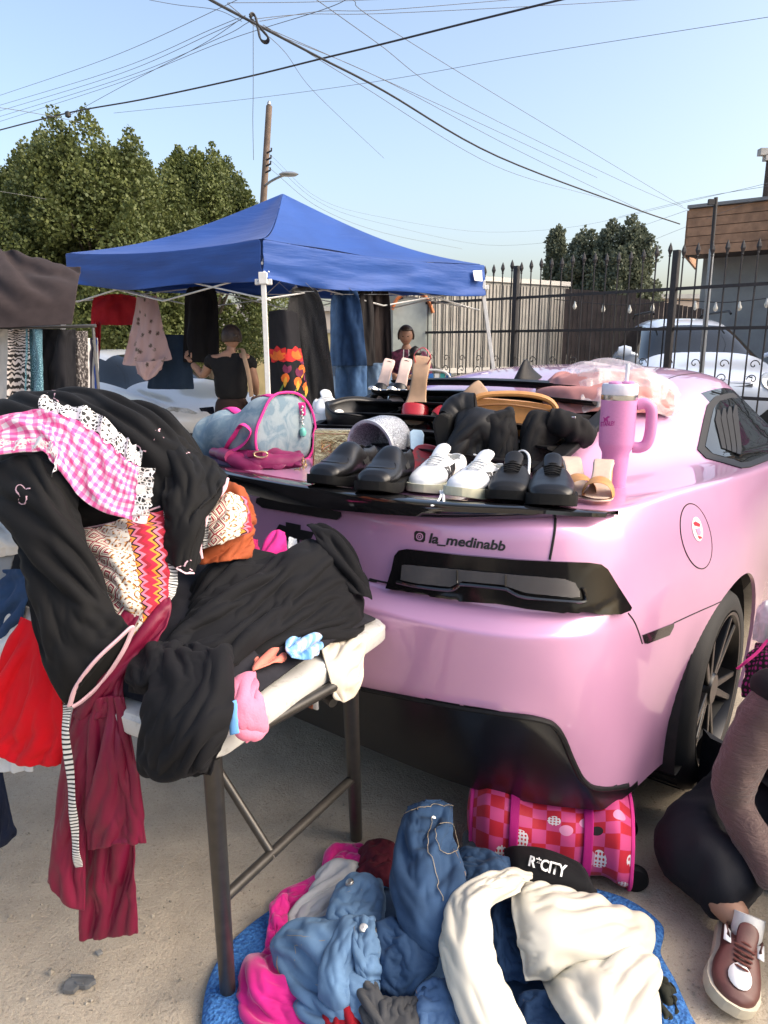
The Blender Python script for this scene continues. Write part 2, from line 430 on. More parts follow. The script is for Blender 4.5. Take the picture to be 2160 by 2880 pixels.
# wheel arches
AX, AZ, AR = 1.055, .345, .405
FXA, FZA = 3.90, .335
def arch(V, FV, FM):
    keep = np.ones(len(FV), bool)
    for cx in (AX, FXA):
        C = V[FV].mean(1)
        d = np.hypot(C[:, 1] - cx, C[:, 2] - AZ)
        keep &= ~((d < AR) & (np.abs(C[:, 0]) > .80))
    rem = FV[~keep]; FV2 = FV[keep]; FM2 = FM[keep]
    b = np.intersect1d(np.unique(rem), np.unique(FV2))
    for i in b:
        for cx in (AX, FXA):
            dx, dz = V[i, 1] - cx, V[i, 2] - AZ; d = math.hypot(dx, dz)
            if d < AR * 1.25 and abs(V[i, 0]) > .8 and V[i, 2] > .2: V[i, 1] = cx + dx / d * AR; V[i, 2] = AZ + dz / d * AR
    return FV2, FM2
FV, FM = arch(V, FV, FM)
_c0 = V[FV[0]].mean(0); _q = V[FV[0]]
_a = V[FV]; _n = np.cross(_a[:, 1] - _a[:, 0], _a[:, 3] - _a[:, 0]); _o = _a.mean(1) - np.array([0, 2.4, .6])
if (_n * _o).sum() < 0: FV = FV[:, ::-1]
# the black lower trim starts along this line of the photograph (same on both sides)
TRIM = [(300, 1800), (1020, 1936), (1150, 1962), (1300, 1990), (1450, 2012), (1530, 2027), (1562, 2045), (1585, 2080), (1610, 2140), (1640, 2195), (1680, 2217), (1760, 2210), (1850, 2188)]
_C = V[FV].mean(1); _sel = np.where(((FM == 1) | (FM == 3) | ((FM == 0) & (_C[:, 1] < .75) & (_C[:, 2] < .4))) & (_C[:, 1] < .8))[0]
for _i in _sel:
    _p = world_of(car) @ Vector((abs(_C[_i, 0]), _C[_i, 1], _C[_i, 2])); _d = _p - CAMP; _dep = _d.y * _c - _d.z * _s
    _x = 1080 + FPX * _d.x / _dep; _y = 1440 - FPX * (_d.y * _s + _d.z * _c) / _dep
    _yl = np.interp(_x, [q[0] for q in TRIM], [q[1] for q in TRIM])
    if _x < 1660 and _x > 1562 and _y > 2030: _yl = np.interp(_x, [1562, 1585, 1610, 1640, 1680], [2045, 2080, 2140, 2195, 2217])
    FM[_i] = 1 if _y > _yl else (3 if FM[_i] == 1 else FM[_i])
def sub_part(name, sel, mat, thick=0.0):
    f = FV[sel]; u, inv = np.unique(f, return_inverse=True)
    o = mk(name, V[u], inv.reshape(f.shape), mat, car)
    if thick: solid(o, thick, -1); esplit(o)
    return o
body = sub_part('body_shell', FM == 0, PINK, .012)
bumper = sub_part('rear_bumper', FM == 3, PINK, .012)
diff = sub_part('rear_diffuser', FM == 1, plain('diffuser_black', (.007, .007, .008), .3, var=.2), .01)
grille = sub_part('front_grille', FM == 4, BLACKMAT, .01)
glass = sub_part('window_glass', FM == 2, GLASS, .005)
Wm = world_of(car)
WV = [Wm @ Vector(p) for p in V]
CARB = BVHTree.FromPolygons(WV, [tuple(map(int, f)) for f in FV])
def chit(px, py, off=0.0):
    h = hit(CARB, px, py, off)
    return h
# underbody and wheel wells
m = MB(); m.box((0, 2.5, .26), (1.4, 4.1, .12))
for cx in (AX, FXA):
    for s_ in (-1, 1):
        m.lathe([(AR + .004, .13), (AR + .004, -.24), (.05, -.24)], (0, 0, 0), 40, mtx=Matrix.Translation((s_ * .80, cx, AZ)) @ Matrix.Rotation(s_ * R(90), 4, 'Y'), capb=False, capt=False)
for p in m.v: p.z = max(p.z, .21)
m.build('underbody', DARK, car)
# traced strips and panels on the skin
def trace(px, off, n=None):
    """pixels to points on the car skin"""
    P = []
    for a in px:
        h = chit(*a, off)
        if h: P.append((h[0], h[1]))
    return P
def seam(pxs, r=.0025, n=40, name='panel_gap', mat=DARK):
    q = crom(np.array(pxs, float), np.linspace(0, len(pxs) - 1, n)); P = [p for p, _ in trace([tuple(x) for x in q], .0004)]
    if len(P) < 3: return
    m = MB(); m.tube(P, r, 6, flat=1.0); return m.build(name, mat, car, True, True)
def patch(name, px, mat, off=.003, thick=.008, parent=None, step=7, smooth=True, inset=None, bvh=None, lap=0):
    """outline in pixels -> a thick plate lying on the skin (triangulated inside, so that it follows the curve)"""
    P = [Vector((a, b, 0)) for a, b in px]; dense = []
    for a, b in zip(P, P[1:] + P[:1]):
        k = max(1, int((b - a).length / step)); dense += [a.lerp(b, i / k) for i in range(k)]
    xs = [p.x for p in P]; ys = [p.y for p in P]
    def inside(x, y):
        c = False; j = len(P) - 1
        for i in range(len(P)):
            if (P[i].y > y) != (P[j].y > y) and x < (P[j].x - P[i].x) * (y - P[i].y) / (P[j].y - P[i].y) + P[i].x: c = not c
            j = i
        return c
    inner = []
    y = min(ys) + step
    while y < max(ys):
        x = min(xs) + step
        while x < max(xs):
            if inside(x, y) and min((Vector((x, y, 0)) - d).length for d in dense) > step * .6: inner.append(Vector((x, y, 0)))
            x += step * 1.4
        y += step * 1.4
    from mathutils.geometry import delaunay_2d_cdt
    n = len(dense); pts = dense + inner
    vv, ee, ff, _, _, _ = delaunay_2d_cdt([p.to_2d() for p in pts], [(i, (i + 1) % n) for i in range(n)], [], 1, 1e-4)
    b = bvh or CARB
    H_ = [hit(b, q.x, q.y, off) for q in vv]; good = [i for i, h in enumerate(H_) if h]
    if not good: return None
    W = []
    for q, h in zip(vv, H_):
        if h is None: h = H_[min(good, key=lambda i: (vv[i] - q).length)]
        W.append(h[0])
    if lap < 0:
        T0 = np.array([(p - CAMP).length for p in W]); X_ = np.array([[(q.x - px[0][0]) / 300, (q.y - px[0][1]) / 300] for q in vv])
        A_ = np.stack([X_[:, 0] ** i * X_[:, 1] ** j for i in range(5) for j in range(2) if i + j < 5], 1)
        wt = np.ones(len(T0))
        for _ in range(4):
            co_ = np.linalg.lstsq(A_ * wt[:, None], T0 * wt, rcond=None)[0]; T = A_ @ co_; wt = np.where(T > T0, 3.0, .6)
        W = [CAMP + (p - CAMP) * (a / b_) for p, a, b_ in zip(W, T - .004, T0)]
    elif lap:
        T = np.array([(p - CAMP).length for p in W]); nb = [set() for _ in W]
        for f_ in ff:
            for i in f_: nb[i] |= set(f_) - {i}
        T0 = T.copy()
        for _ in range(lap): T = np.array([.4 * T[i] + .6 * np.mean([T[j] for j in nb[i]]) if nb[i] else T[i] for i in range(len(T))])
        W = [CAMP + (p - CAMP) * (a / b_) for p, a, b_ in zip(W, T, T0)]
    o = mk(name, W, ff, mat, parent or car, smooth, True)
    bm = bmesh.new(); bm.from_mesh(o.data); bmesh.ops.recalc_face_normals(bm, faces=bm.faces)
    wm = world_of(o); s_ = 0
    for f in bm.faces: s_ += f.calc_area() * f.normal.dot((CAMP - f.calc_center_median()))
    if s_ < 0: bmesh.ops.reverse_faces(bm, faces=bm.faces)
    bm.to_mesh(o.data); bm.free()
    if thick: solid(o, thick, -1); esplit(o)
    return o
# ---- spoiler
SPY = np.linspace(-.825, .825, 61)
def spo(y):
    a = abs(y) / .82; xr = .005 + .235 * a ** 3.2
    zl = 1.036 + .045 * a ** 1.3; zt = 1.100 + .006 * a - .014 * max(0, a - .8) * 5
    return xr, zl, max(zt, zl + .006)
v = []; f = []
for y in SPY:
    xr, zl, zt = spo(y); ch = .135 * (1 - .45 * (abs(y) / .82) ** 4); rr = .012
    sec = [(xr + .02, zl), (xr, zl + .006), (xr - .012, zt - .012), (xr - .010, zt - .003), (xr - .002, zt), (xr + ch * .55, zt - .006), (xr + ch, zt - .022), (xr + ch, zl + .0)]
    v += [(y, x, z) for x, z in sec]
n = 8
for i in range(len(SPY) - 1):
    for k in range(n): f.append((i * n + k, i * n + (k + 1) % n, (i + 1) * n + (k + 1) % n, (i + 1) * n + k))
f += [tuple(range(n)), tuple(range((len(SPY) - 1) * n, len(SPY) * n))[::-1]]
sp = mk('spoiler', v, f, BLACKGLOSS, car); bm = bmesh.new(); bm.from_mesh(sp.data); bmesh.ops.recalc_face_normals(bm, faces=bm.faces); bm.to_mesh(sp.data); bm.free()
sp.data.polygons.foreach_set('use_smooth', [True] * len(sp.data.polygons)); sp.data.set_sharp_from_angle(angle=R(50))
# skin + spoiler for the things that stand on the trunk
WS = [Wm @ Vector(p) for p in v]
TOPB = BVHTree.FromPolygons(WV + WS, [tuple(map(int, q)) for q in FV] + [tuple(i + len(WV) for i in q) for q in f])
# ---- brake light slit
patch('brake_light_slit', [(724, 1402), (722, 1414), (740, 1428), (800, 1438), (900, 1455), (950, 1462), (960, 1452), (958, 1441), (930, 1433), (850, 1419), (760, 1404), (735, 1399)], BLACKGLOSS, .004, .006, lap=-1)
patch('brake_lamp', [(762, 1417), (760, 1424), (830, 1437), (832, 1428)], plain('dark_red_lens', (.02, .004, .005), .1, coat=1), .0045, .002)
# ---- emblem
EMB = plain('black_emblem', (.012, .012, .014), .3, coat=.4)
em = patch('bow_tie_emblem', [(774, 1497), (788, 1474), (807, 1480), (806, 1468), (846, 1476), (846, 1489), (884, 1497), (872, 1522), (842, 1517), (842, 1527), (802, 1518), (803, 1505)], EMB, .004, .006, step=6)
# ---- tail lights (right one traced; the left one is its mirror image)
LENS = NT('smoked_lens'); LENS.set(Roughness=.12, Base_Color=(.006, .0055, .006, 1)); LENS.b.inputs['Specular IOR Level'].default_value = .3; LENS = LENS.m
t = NT('ribbed_lamp_glass'); co = t.coord('Object', 1.0); wv = t.n('TexWave', wave_type='BANDS', bands_direction='Z'); wv.inputs['Scale'].default_value = 130; t.l(co, wv.inputs[0])
nz = t.noise(co, 20, 3); t.col(t.mix(wv.outputs['Fac'], (.022, .020, .020, 1), (.085, .078, .076, 1))); t.set(Roughness=.18); t.b.inputs['Coat Weight'].default_value = .15
t.bump(wv.outputs['Fac'], .4, .002); LAMPG = t.m
TL = [(1088, 1664), (1108, 1600), (1116, 1562), (1128, 1547), (1150, 1543), (1300, 1560), (1450, 1573), (1560, 1578), (1650, 1581), (1682, 1586), (1700, 1600), (1730, 1650), (1766, 1708), (1762, 1716), (1735, 1727), (1680, 1731), (1600, 1726), (1480, 1712), (1440, 1704), (1400, 1698), (1270, 1690), (1180, 1678), (1112, 1668)]
def raised(name, px, mat, lift, parent, step=9, thick=.02):
    return patch(name, px, mat, lift, thick, parent, step, lap=-1)
def mirror_copy(o, parent):
    c = o.copy(); c.data = o.data.copy(); COL.objects.link(c)
    inv = world_of(car).inverted(); mw = world_of(o)
    Mx = Matrix.Scale(-1, 4, (1, 0, 0)); T = inv @ mw
    c.parent = parent; c.matrix_parent_inverse = Matrix.Identity(4); c.location = (0, 0, 0); c.rotation_euler = (0, 0, 0)
    c.data.transform(Mx @ T); c.data.flip_normals()
    return c
tl = raised('tail_light', TL, LENS, .012, car)
l1 = patch('lamp_window', [(1142, 1588), (1150, 1586), (1300, 1600), (1450, 1614), (1580, 1625), (1608, 1636), (1620, 1660), (1621, 1676), (1600, 1677), (1480, 1664), (1435, 1648), (1420, 1642), (1310, 1632), (1298, 1637), (1275, 1648), (1180, 1638), (1138, 1628)], LAMPG, .020, .004, tl, 7, lap=-1)
rimP = [(1130, 1634), (1180, 1645), (1274, 1656), (1300, 1645), (1312, 1640), (1420, 1651), (1436, 1656), (1478, 1675), (1600, 1687), (1632, 1686), (1634, 1668), (1628, 1650)]
P = [p for p, _ in trace(rimP, .024)]; m = MB(); m.tube(curve(P, 40), .0045, 6); m.build('lamp_rim', BLACKGLOSS, tl, True, True)
for x0, y0, x1, y1 in ((1297, 1601, 1297, 1637), (1428, 1613, 1428, 1645)):
    P = [p for p, _ in trace([(x0, y0), ((x0 + x1) / 2, (y0 + y1) / 2), (x1, y1)], .026)]; m = MB(); m.tube(P, .0022, 6); m.build('lamp_divider', BLACKGLOSS, tl, True, True)
tl2 = mirror_copy(tl, car)
for ch in [c for c in bpy.data.objects if c.parent == tl]: mirror_copy(ch, tl2)
# ---- gaps
seam([(1562, 1458), (1560, 1490), (1553, 1535), (1546, 1574)], .0032)
seam([(1040, 1628), (1060, 1633), (1092, 1640)], .0025)
seam([(1766, 1724), (1782, 1745), (1795, 1775), (1806, 1810)], .0018)
seam([(1895, 1752), (1960, 1722), (2010, 1700), (2050, 1680)], .0018)
seam([(600, 1545), (800, 1590), (1000, 1626), (1060, 1636)], .0025)
seam([(1880, 1065), (1910, 1056), (1960, 1050), (2010, 1048)], .002)
# fuel door
fd = [(1957 + 43 * math.cos(a) * 1.0 - 12 * math.sin(a), 1508 + 91 * math.sin(a) * -1 - 8 * math.cos(a) * -1) for a in np.linspace(0, 2 * math.pi, 40, endpoint=False)]
seam(fd + fd[:1], .0018, 90, 'fuel_door_gap')
patch('fuel_door', [(1957 + (x - 1957) * .975, 1508 + (y - 1508) * .985) for x, y in fd], PINK, .0012, .004, step=9)
STK = plain('sticker_white', (.75, .74, .73), .3); STR = plain('sticker_red', (.4, .03, .05), .3); STP = plain('sticker_pink', (.7, .25, .4), .3)
st = patch('oval_sticker', [(1959 + 14 * math.cos(a) - 5 * math.sin(a), 1488 + 34 * math.sin(a) * -1 + 0 * math.cos(a)) for a in np.linspace(0, 2 * math.pi, 24, endpoint=False)], STK, .003, .001, step=5)
patch('sticker_print', [(1946, 1470), (1952, 1466), (1966, 1474), (1964, 1482), (1950, 1478)], STR, .0042, .0006, st, 4)
patch('sticker_print', [(1952, 1487), (1964, 1484), (1968, 1496), (1966, 1506), (1958, 1504)], STP, .0042, .0006, st, 4)
patch('sticker_print', [(1958, 1506), (1970, 1509), (1970, 1514), (1963, 1516)], STR, .0042, .0006, st, 4)
# side marker
patch('side_marker', [(1806, 1786), (1895, 1752), (1893, 1764), (1882, 1786), (1820, 1810), (1812, 1809)], BLACKGLOSS, .002, .006)
# rubber lip along the diffuser edge and the lower edge of the bumper
P = [p for p, _ in trace(TRIM[1:], .0)]
m = MB(); m.tube(curve(P, 70), .010, 8, flat=.8); m.build('bumper_edge_trim', BLACKMAT, car, True, True)
# ---- lettering on the tail panel
LET = plain('black_vinyl', (.012, .013, .014), .35)
def text_on(body_text, px0, px1, shear=0.2, name='lettering', mat=LET, size=1.0, bvh=None, parent=None, off=.002, depth=.001, font_sy=1.0, h_px=None, bold=.02):
    """lettering whose base line runs from px0 to px1, wrapped on the skin"""
    cu = bpy.data.curves.new('txt', 'FONT'); cu.body = body_text; cu.shear = shear; cu.offset = bold; cu.resolution_u = 3
    ob = bpy.data.objects.new('txt', cu); COL.objects.link(ob)
    d = bpy.context.evaluated_depsgraph_get(); me = bpy.data.meshes.new_from_object(ob.evaluated_get(d)); bpy.data.objects.remove(ob)
    bm = bmesh.new(); bm.from_mesh(me); bmesh.ops.triangulate(bm, faces=bm.faces)
    xs = [q.co.x for q in bm.verts]; x0, x1 = min(xs), max(xs)
    bs = bvh or CARB
    a = Vector(px0); b = Vector(px1); L = (b - a).length; k = L / (x1 - x0); dirx = (b - a) / L
    kh = (h_px / .7) if h_px else k
    dead = []
    for q in bm.verts:
        p = a + dirx * (q.co.x - x0) * k + Vector((0, -1)) * q.co.y * kh * font_sy
        h = hit(bs, p.x, p.y, off)
        if h: q.co = h[0]
        else: dead.append(q)
    bmesh.ops.delete(bm, geom=dead, context='VERTS')
    bm.to_mesh(me); bm.free()
    o = mkm(name, me, mat, parent or car, False, True)
    return o
text_on('la_medinabb', (1206, 1526), (1422, 1549), .22, h_px=27, bold=.028)
ic = [(1166 + x, 1493 + y) for x, y in ((5, 0), (26, 2), (31, 7), (30, 27), (25, 32), (4, 29), (0, 24), (0, 5))]
icon = patch('app_icon', ic, LET, .002, .001, step=5)
for pts, cl in (([(1182 + 10 * math.cos(a), 1509 + 10.5 * math.sin(a)) for a in np.linspace(0, 6.283, 20, endpoint=False)], 1), ([(1182 + 7 * math.cos(a), 1509 + 7 * math.sin(a)) for a in np.linspace(0, 6.283, 16, endpoint=False)], 0), ([(1182 + 4.6 * math.cos(a), 1509 + 4.6 * math.sin(a)) for a in np.linspace(0, 6.283, 16, endpoint=False)], 1), ([(1182 + 2.6 * math.cos(a), 1509 + 2.6 * math.sin(a)) for a in np.linspace(0, 6.283, 16, endpoint=False)], 0)):
    patch('icon_ring', pts, PINK if cl else LET, .0032 + .0004 * (10 - (pts[0][0] - 1182)) / 3, .0004, icon, 4)
# ---- licence plate
pl = MB(); pl.box((0, -.052, .56), (.31, .01, .155)); plate = pl.build('licence_plate', plain('plate_white', (.6, .58, .55), .4), car); bevel(plate, .004)
pl = MB(); pl.box((0, -.059, .50), (.28, .004, .03)); pl.build('plate_band', plain('plate_rust', (.25, .07, .03), .5), plate)
text_on_plate = None
# ---- rear glass louvres
for s_ in (-1, 1):
    lv = MB(); lv.add([(s_ * .50, .50, 1.10), (s_ * .545, .50, 1.10), (s_ * .545, 1.22, 1.290), (s_ * .49, 1.22, 1.297), (s_ * .50, .50, 1.125), (s_ * .545, .50, 1.12), (s_ * .545, 1.22, 1.312), (s_ * .49, 1.22, 1.320)],
           [(0, 1, 2, 3), (4, 7, 6, 5), (0, 4, 5, 1), (1, 5, 6, 2), (2, 6, 7, 3), (3, 7, 4, 0)])
    bevel(lv.build('louvre_frame', BLACKMAT, car), .004)
for i in range(6):
    q = i / 5.0; x = .56 + .62 * q; z = 1.112 + .185 * q; hw = .5 - .006 * i
    m = MB()
    prof = [(x, z), (x - .075, z + .020), (x - .080, z + .028), (x + .03, z + .020)]
    nseg = 9; vv = []; ff = []
    for j in range(nseg):
        y = -hw + 2 * hw * j / (nseg - 1); cr = .014 * (1 - (y / hw) ** 2)
        vv += [(y, a, b + cr) for a, b in prof]
    for j in range(nseg - 1):
        for k in range(4): ff.append((j * 4 + k, j * 4 + (k + 1) % 4, (j + 1) * 4 + (k + 1) % 4, (j + 1) * 4 + k))
    ff += [(3, 2, 1, 0), tuple((nseg - 1) * 4 + k for k in range(4))]
    m.add(vv, ff); o = m.build('louvre_slat', BLACKMAT, car, True)
m = MB(); vv = []
for y in np.linspace(-.49, .49, 9):
    cr = .014 * (1 - (y / .49) ** 2); vv += [(y, 1.17, 1.303 + cr), (y, 1.235, 1.308 + cr), (y, 1.235, 1.326 + cr), (y, 1.15, 1.323 + cr)]
ff = [(j * 4 + k, j * 4 + (k + 1) % 4, (j + 1) * 4 + (k + 1) % 4, (j + 1) * 4 + k) for j in range(8) for k in range(4)] + [(0, 1, 2, 3), (35, 34, 33, 32)]
m.add(vv, ff); m.build('louvre_top_bar', BLACKMAT, car, True)
# ---- shark fin antenna
P0 = CARB.ray_cast(carw(1.36, .0, 2), Vector((0, 0, -1)))[0]; iz = (world_of(car).inverted() @ P0)
m = MB(); ring = []
for k, (zz, x0, x1, wd) in enumerate([(-.012, -.03, .24, .052), (.014, -.03, .225, .045), (.042, -.005, .14, .027), (.072, .018, .09, .015), (.10, .045, .075, .006)]):
    ring.append([(wd * math.cos(a), iz.y + (x0 + x1) / 2 - (x1 - x0) / 2 * math.sin(a), iz.z + zz + .012 * 0) for a in np.linspace(0, 2 * math.pi, 16, endpoint=False)])
vv = [p for r_ in ring for p in r_]; ff = [(i * 16 + k, i * 16 + (k + 1) % 16, (i + 1) * 16 + (k + 1) % 16, (i + 1) * 16 + k) for i in range(4) for k in range(16)] + [tuple(64 + k for k in range(16))]
m.add(vv, ff); subsurf(m.build('fin_antenna', BLACKMAT, car, True), 1)
# ---- quarter window with moulded frame and slatted scoop
QW = [(1962, 1290), (1960, 1265), (1978, 1180), (1988, 1140), (2010, 1116), (2050, 1106), (2100, 1110), (2160, 1135), (2215, 1185), (2235, 1240), (2215, 1270), (2160, 1296), (2110, 1315), (2085, 1318), (2040, 1305), (1985, 1290), (1968, 1284)]
QW = QW[1:-1]
ok = [p for p in QW if chit(*p)]
cxq, cyq = 2095, 1210
QF = plain('window_rubber', (.014, .014, .015), .55, spec=.25)
qf = patch('quarter_window_frame', QW, QF, .004, .008, step=12)
qg = patch('quarter_window_glass', [(cxq + (x - cxq) * .85, cyq + (y - cyq) * .86) for x, y in QW], GLASS, .0065, .003, qf, 12)
for i in range(4):
    a = (2012 + i * 15, 1150 + i * -4); b = (2025 + i * 14, 1262 + i * 7)
    patch('scoop_slat', [(a[0] - 6, a[1] + 34), (a[0], a[1] + 5), (a[0] + 7, a[1] + 8), (b[0] + 12, b[1] + 6), (b[0], b[1] + 2)], BLACKMAT, .010 + .002 * i, .006, qf, 9)
# handle
P = [p for p, _ in trace([(2150, 1420), (2200, 1400)], .02)]
# ---- wheels
RUB = plain('tyre_rubber', (.012, .012, .0125), .75, bump=.3, scale=40, bdist=.002)
RIM = plain('satin_black_rim', (.008, .008, .009), .28, metal=.4)
def wheel(xc, s_, zc=.345, rt=.345, wd=.285):
    M = Matrix.Translation((s_ * (.955 - wd / 2), xc, zc)) @ Matrix.Rotation(s_ * R(90), 4, 'Y')
    e = bpy.data.objects.new('wheel', None); COL.objects.link(e); e.parent = car; e.empty_display_size = .05
    m = MB(); h = wd / 2
    m.lathe([(.262, -h + .01), (.30, -h), (.325, -h + .012), (rt, -h + .045), (rt, h - .045), (.328, h - .014), (.30, h), (.275, h - .004), (.262, h - .02), (.255, 0)], n=64, mtx=M, capb=False, capt=False)
    m.build('tyre', RUB, e, True)
    g = MB()
    for k in range(72):
        a = 2 * math.pi * k / 72
        g.box((0, 0, 0), (.004, .006, .10), m=0); 
        for q in range(len(g.v) - 8, len(g.v)):
            p = g.v[q]; p = Vector((p.x + rt + .0015, p.y, p.z + (h - .085) * (1 if k % 2 else -1) * .75)); g.v[q] = M @ (Matrix.Rotation(a, 3, 'Z') @ p)
    g.build('tread_block', DARK, e)
    m = MB()
    m.lathe([(.263, h - .02), (.268, h - .004), (.258, h - .006), (.245, h - .03), (.235, h - .10), (.235, -h)], n=64, mtx=M, capb=False, capt=False)
    m.lathe([(.001, h - .022), (.05, h - .022), (.062, h - .04), (.062, h - .08)], n=20, mtx=M, capt=False)
    m.build('rim', RIM, e, True)
    sp_ = MB(); vv = []
    for k in range(5):
        for dd in (-.11, .11):
            a = 2 * math.pi * k / 5 + dd
            b = MB(); b.add([(.04, -.014, h - .03), (.04, .014, h - .03), (.25, .010, h - .012), (.25, -.010, h - .012), (.04, -.02, h - .075), (.04, .02, h - .075), (.25, .016, h - .06), (.25, -.016, h - .06)],
                            [(0, 1, 2, 3), (4, 7, 6, 5), (0, 4, 5, 1), (1, 5, 6, 2), (2, 6, 7, 3), (3, 7, 4, 0)])
            sp_.add([M @ (Matrix.Rotation(a + (dd * .6), 3, 'Z') @ p) for p in b.v], b.f)
            if dd > 0:
                o = sp_.build('spoke', RIM, e); bevel(o, .004); sp_ = MB()
    m = MB(); m.lathe([(.001, h - .10), (.17, h - .10), (.17, h - .125)], n=40, mtx=M, capt=False); m.build('brake_disc', plain('disc_steel', (.12, .12, .12), .4, metal=.8), e, True)
for xc in (AX, FXA):
    for s_ in (1, -1): wheel(xc, s_)
# ================================================================== GROUND
t = NT('dry_dirt'); co = t.coord('Object'); n1 = t.noise(co, .8, 6, .6); n2 = t.noise(co, 9, 8, .65); n3 = t.noise(co, 120, 4, .6); n4 = t.noise(co, 420, 2)
c1 = t.ramp(t.math('ADD', t.math('MULTIPLY', n1, .5), t.math('MULTIPLY', n2, .5)), [(.32, (.30, .255, .195, 1)), (.52, (.40, .345, .27, 1)), (.7, (.48, .42, .335, 1))])
c2 = t.mix(t.math('MULTIPLY', t.ramp(n4, [(.45, (0, 0, 0)), (.72, (1, 1, 1))]), .5), c1, (.54, .50, .42, 1))
t.col(t.mix(t.ramp(n3, [(.28, (1, 1, 1)), (.42, (0, 0, 0))]), c2, (.24, .20, .155, 1))); t.set(Roughness=.95); t.b.inputs['Specular IOR Level'].default_value = .15
t.bump(t.math('ADD', t.math('MULTIPLY', n2, 1.2), t.math('ADD', t.math('MULTIPLY', n3, .5), t.math('MULTIPLY', n4, .22))), .8, .012)
DIRT = t.m
# one sheet: fine and uneven near the stall, coarse to the horizon
gx = np.concatenate([[-400, -120, -50, -25, -14, -8], np.linspace(-5, 4, 150), [6, 10, 16, 28, 60, 120, 400]])
gy = np.concatenate([[-200, -60, -15, -4, -1], np.linspace(.3, 6, 110), [7, 9, 12, 16, 24, 40, 80, 160, 600]])
GX, GY = np.meshgrid(gx, gy, indexing='ij'); GZ = np.zeros_like(GX)
r_ = np.random.default_rng(3)
for k in range(60):
    fx, fy = r_.normal(0, 9, 2); GZ += .0016 * np.sin(GX * fx + GY * fy + r_.uniform(0, 6.28)) / (1 + .06 * math.hypot(fx, fy))
for k in range(14):                                                       # faint scuffs and footprints
    cx, cy = r_.uniform(-1.3, .6), r_.uniform(1.0, 2.6); a = r_.uniform(0, 3.14); u = (GX - cx) * math.cos(a) + (GY - cy) * math.sin(a); v_ = -(GX - cx) * math.sin(a) + (GY - cy) * math.cos(a)
    GZ -= .005 * np.exp(-(u / .12) ** 4 - (v_ / .045) ** 4)
fade = ((GX > -5) & (GX < 4) & (GY > .3) & (GY < 6)); GZ = np.where(fade, GZ, 0) - .004
mk('ground', np.stack([GX, GY, GZ], 2).reshape(-1, 3), gridfaces(len(gx), len(gy)), DIRT, kind='structure')
# grit
PEB = plain('grit', (.30, .27, .22), .9, var=.45, scale=25)
g = MB(); r_ = random.Random(5)
for k in range(2600):
    y = r_.uniform(1.0, 2.9); x = r_.uniform(-.62 * y, .58 * y); s_ = r_.choice([.0012, .0018, .0024, .003, .0045]) * r_.uniform(.7, 1.2)
    if r_.random() < .012: s_ *= 2.2
    rot = Matrix.Rotation(r_.uniform(0, 6), 3, Vector((r_.random(), r_.random(), 1)))
    v = [rot @ Vector(p) * s_ for p in ((1, 0, 0), (-.9, .2, 0), (0, 1, .1), (.1, -.9, 0), (0, 0, .8), (0, .1, -.8))]
    g.add([p + Vector((x, y, s_ * .3)) for p in v], [(0, 2, 4), (2, 1, 4), (1, 3, 4), (3, 0, 4), (2, 0, 5), (1, 2, 5), (3, 1, 5), (0, 3, 5)])
g.build('grit', PEB, smooth=False, kind='stuff', label='fine pebbles and grit scattered over the dirt ground', cat='gravel')
# broken grey plastic piece and a grey chip
GP = plain('grey_broken_plastic', (.11, .115, .12), .55, var=.3)
def flatpiece(px, h): return [atz(a, b, .002) for a, b in px], (0, 0, h)
pg_ = empty('broken_plastic_piece', atz(220, 2775), label='broken dark grey plastic piece lying on the dirt', cat='debris')
p_, d_ = flatpiece([(176, 2795), (185, 2772), (196, 2760), (222, 2762), (268, 2763), (271, 2768), (258, 2775), (252, 2782), (240, 2785), (222, 2783), (208, 2797), (190, 2797)], .012)
m = MB(); m.prism(p_, None, d_); bevel(m.build('broken_plate', GP, pg_, world=True), .002)
p_, d_ = flatpiece([(200, 2757), (265, 2761), (268, 2764), (201, 2763)], .02); m = MB(); m.prism(p_, None, d_); bevel(m.build('raised_edge', GP, pg_, world=True), .002)
p_, d_ = flatpiece([(212, 2774), (236, 2776), (236, 2782), (214, 2781)], .016); m = MB(); m.prism(p_, None, d_); bevel(m.build('clip', GP, pg_, world=True), .002)
p_, d_ = flatpiece([(266, 2682), (284, 2674), (292, 2684), (276, 2692)], .008); m = MB(); m.prism(p_, None, d_); tag(bevel(m.build('stone_chip', plain('grey_chip', (.2, .2, .19), .8)), .003), 'small flat grey stone chip on the dirt', 'stone')

# ================================================================== TREES
def leafmat(name, dark, light, tip):
    t = NT(name); co = t.coord('Object'); gi = t.n('NewGeometry'); n = t.noise(co, .9, 3)
    c = t.mix(t.ramp(n, [(.35, (0, 0, 0)), (.68, (1, 1, 1))]), dark, light)
    t.col(t.mix(t.math('MULTIPLY', gi.outputs['Random Per Island'], .35), c, tip)); t.set(Roughness=.55)
    t.b.inputs['Specular IOR Level'].default_value = .3
    tr = t.n('BsdfTranslucent'); t.l(t.b.inputs['Base Color'].links[0].from_socket, tr.inputs[0]); mx = t.n('MixShader'); mx.inputs[0].default_value = .25
    t.l(t.b.outputs[0], mx.inputs[1]); t.l(tr.outputs[0], mx.inputs[2]); t.l(mx.outputs[0], t.out.inputs[0]); return t.m
LEAF = leafmat('ficus_leaves', (.045, .068, .026, 1), (.115, .145, .045, 1), (.24, .25, .07, 1))
LEAF2 = leafmat('hazed_leaves', (.085, .105, .075, 1), (.13, .15, .10, 1), (.18, .20, .13, 1))  # greens paled so that distance haze is part of the leaf colour
BARK = plain('bark', (.09, .07, .05), .9, var=.3, scale=6, bump=.5, bdist=.02)
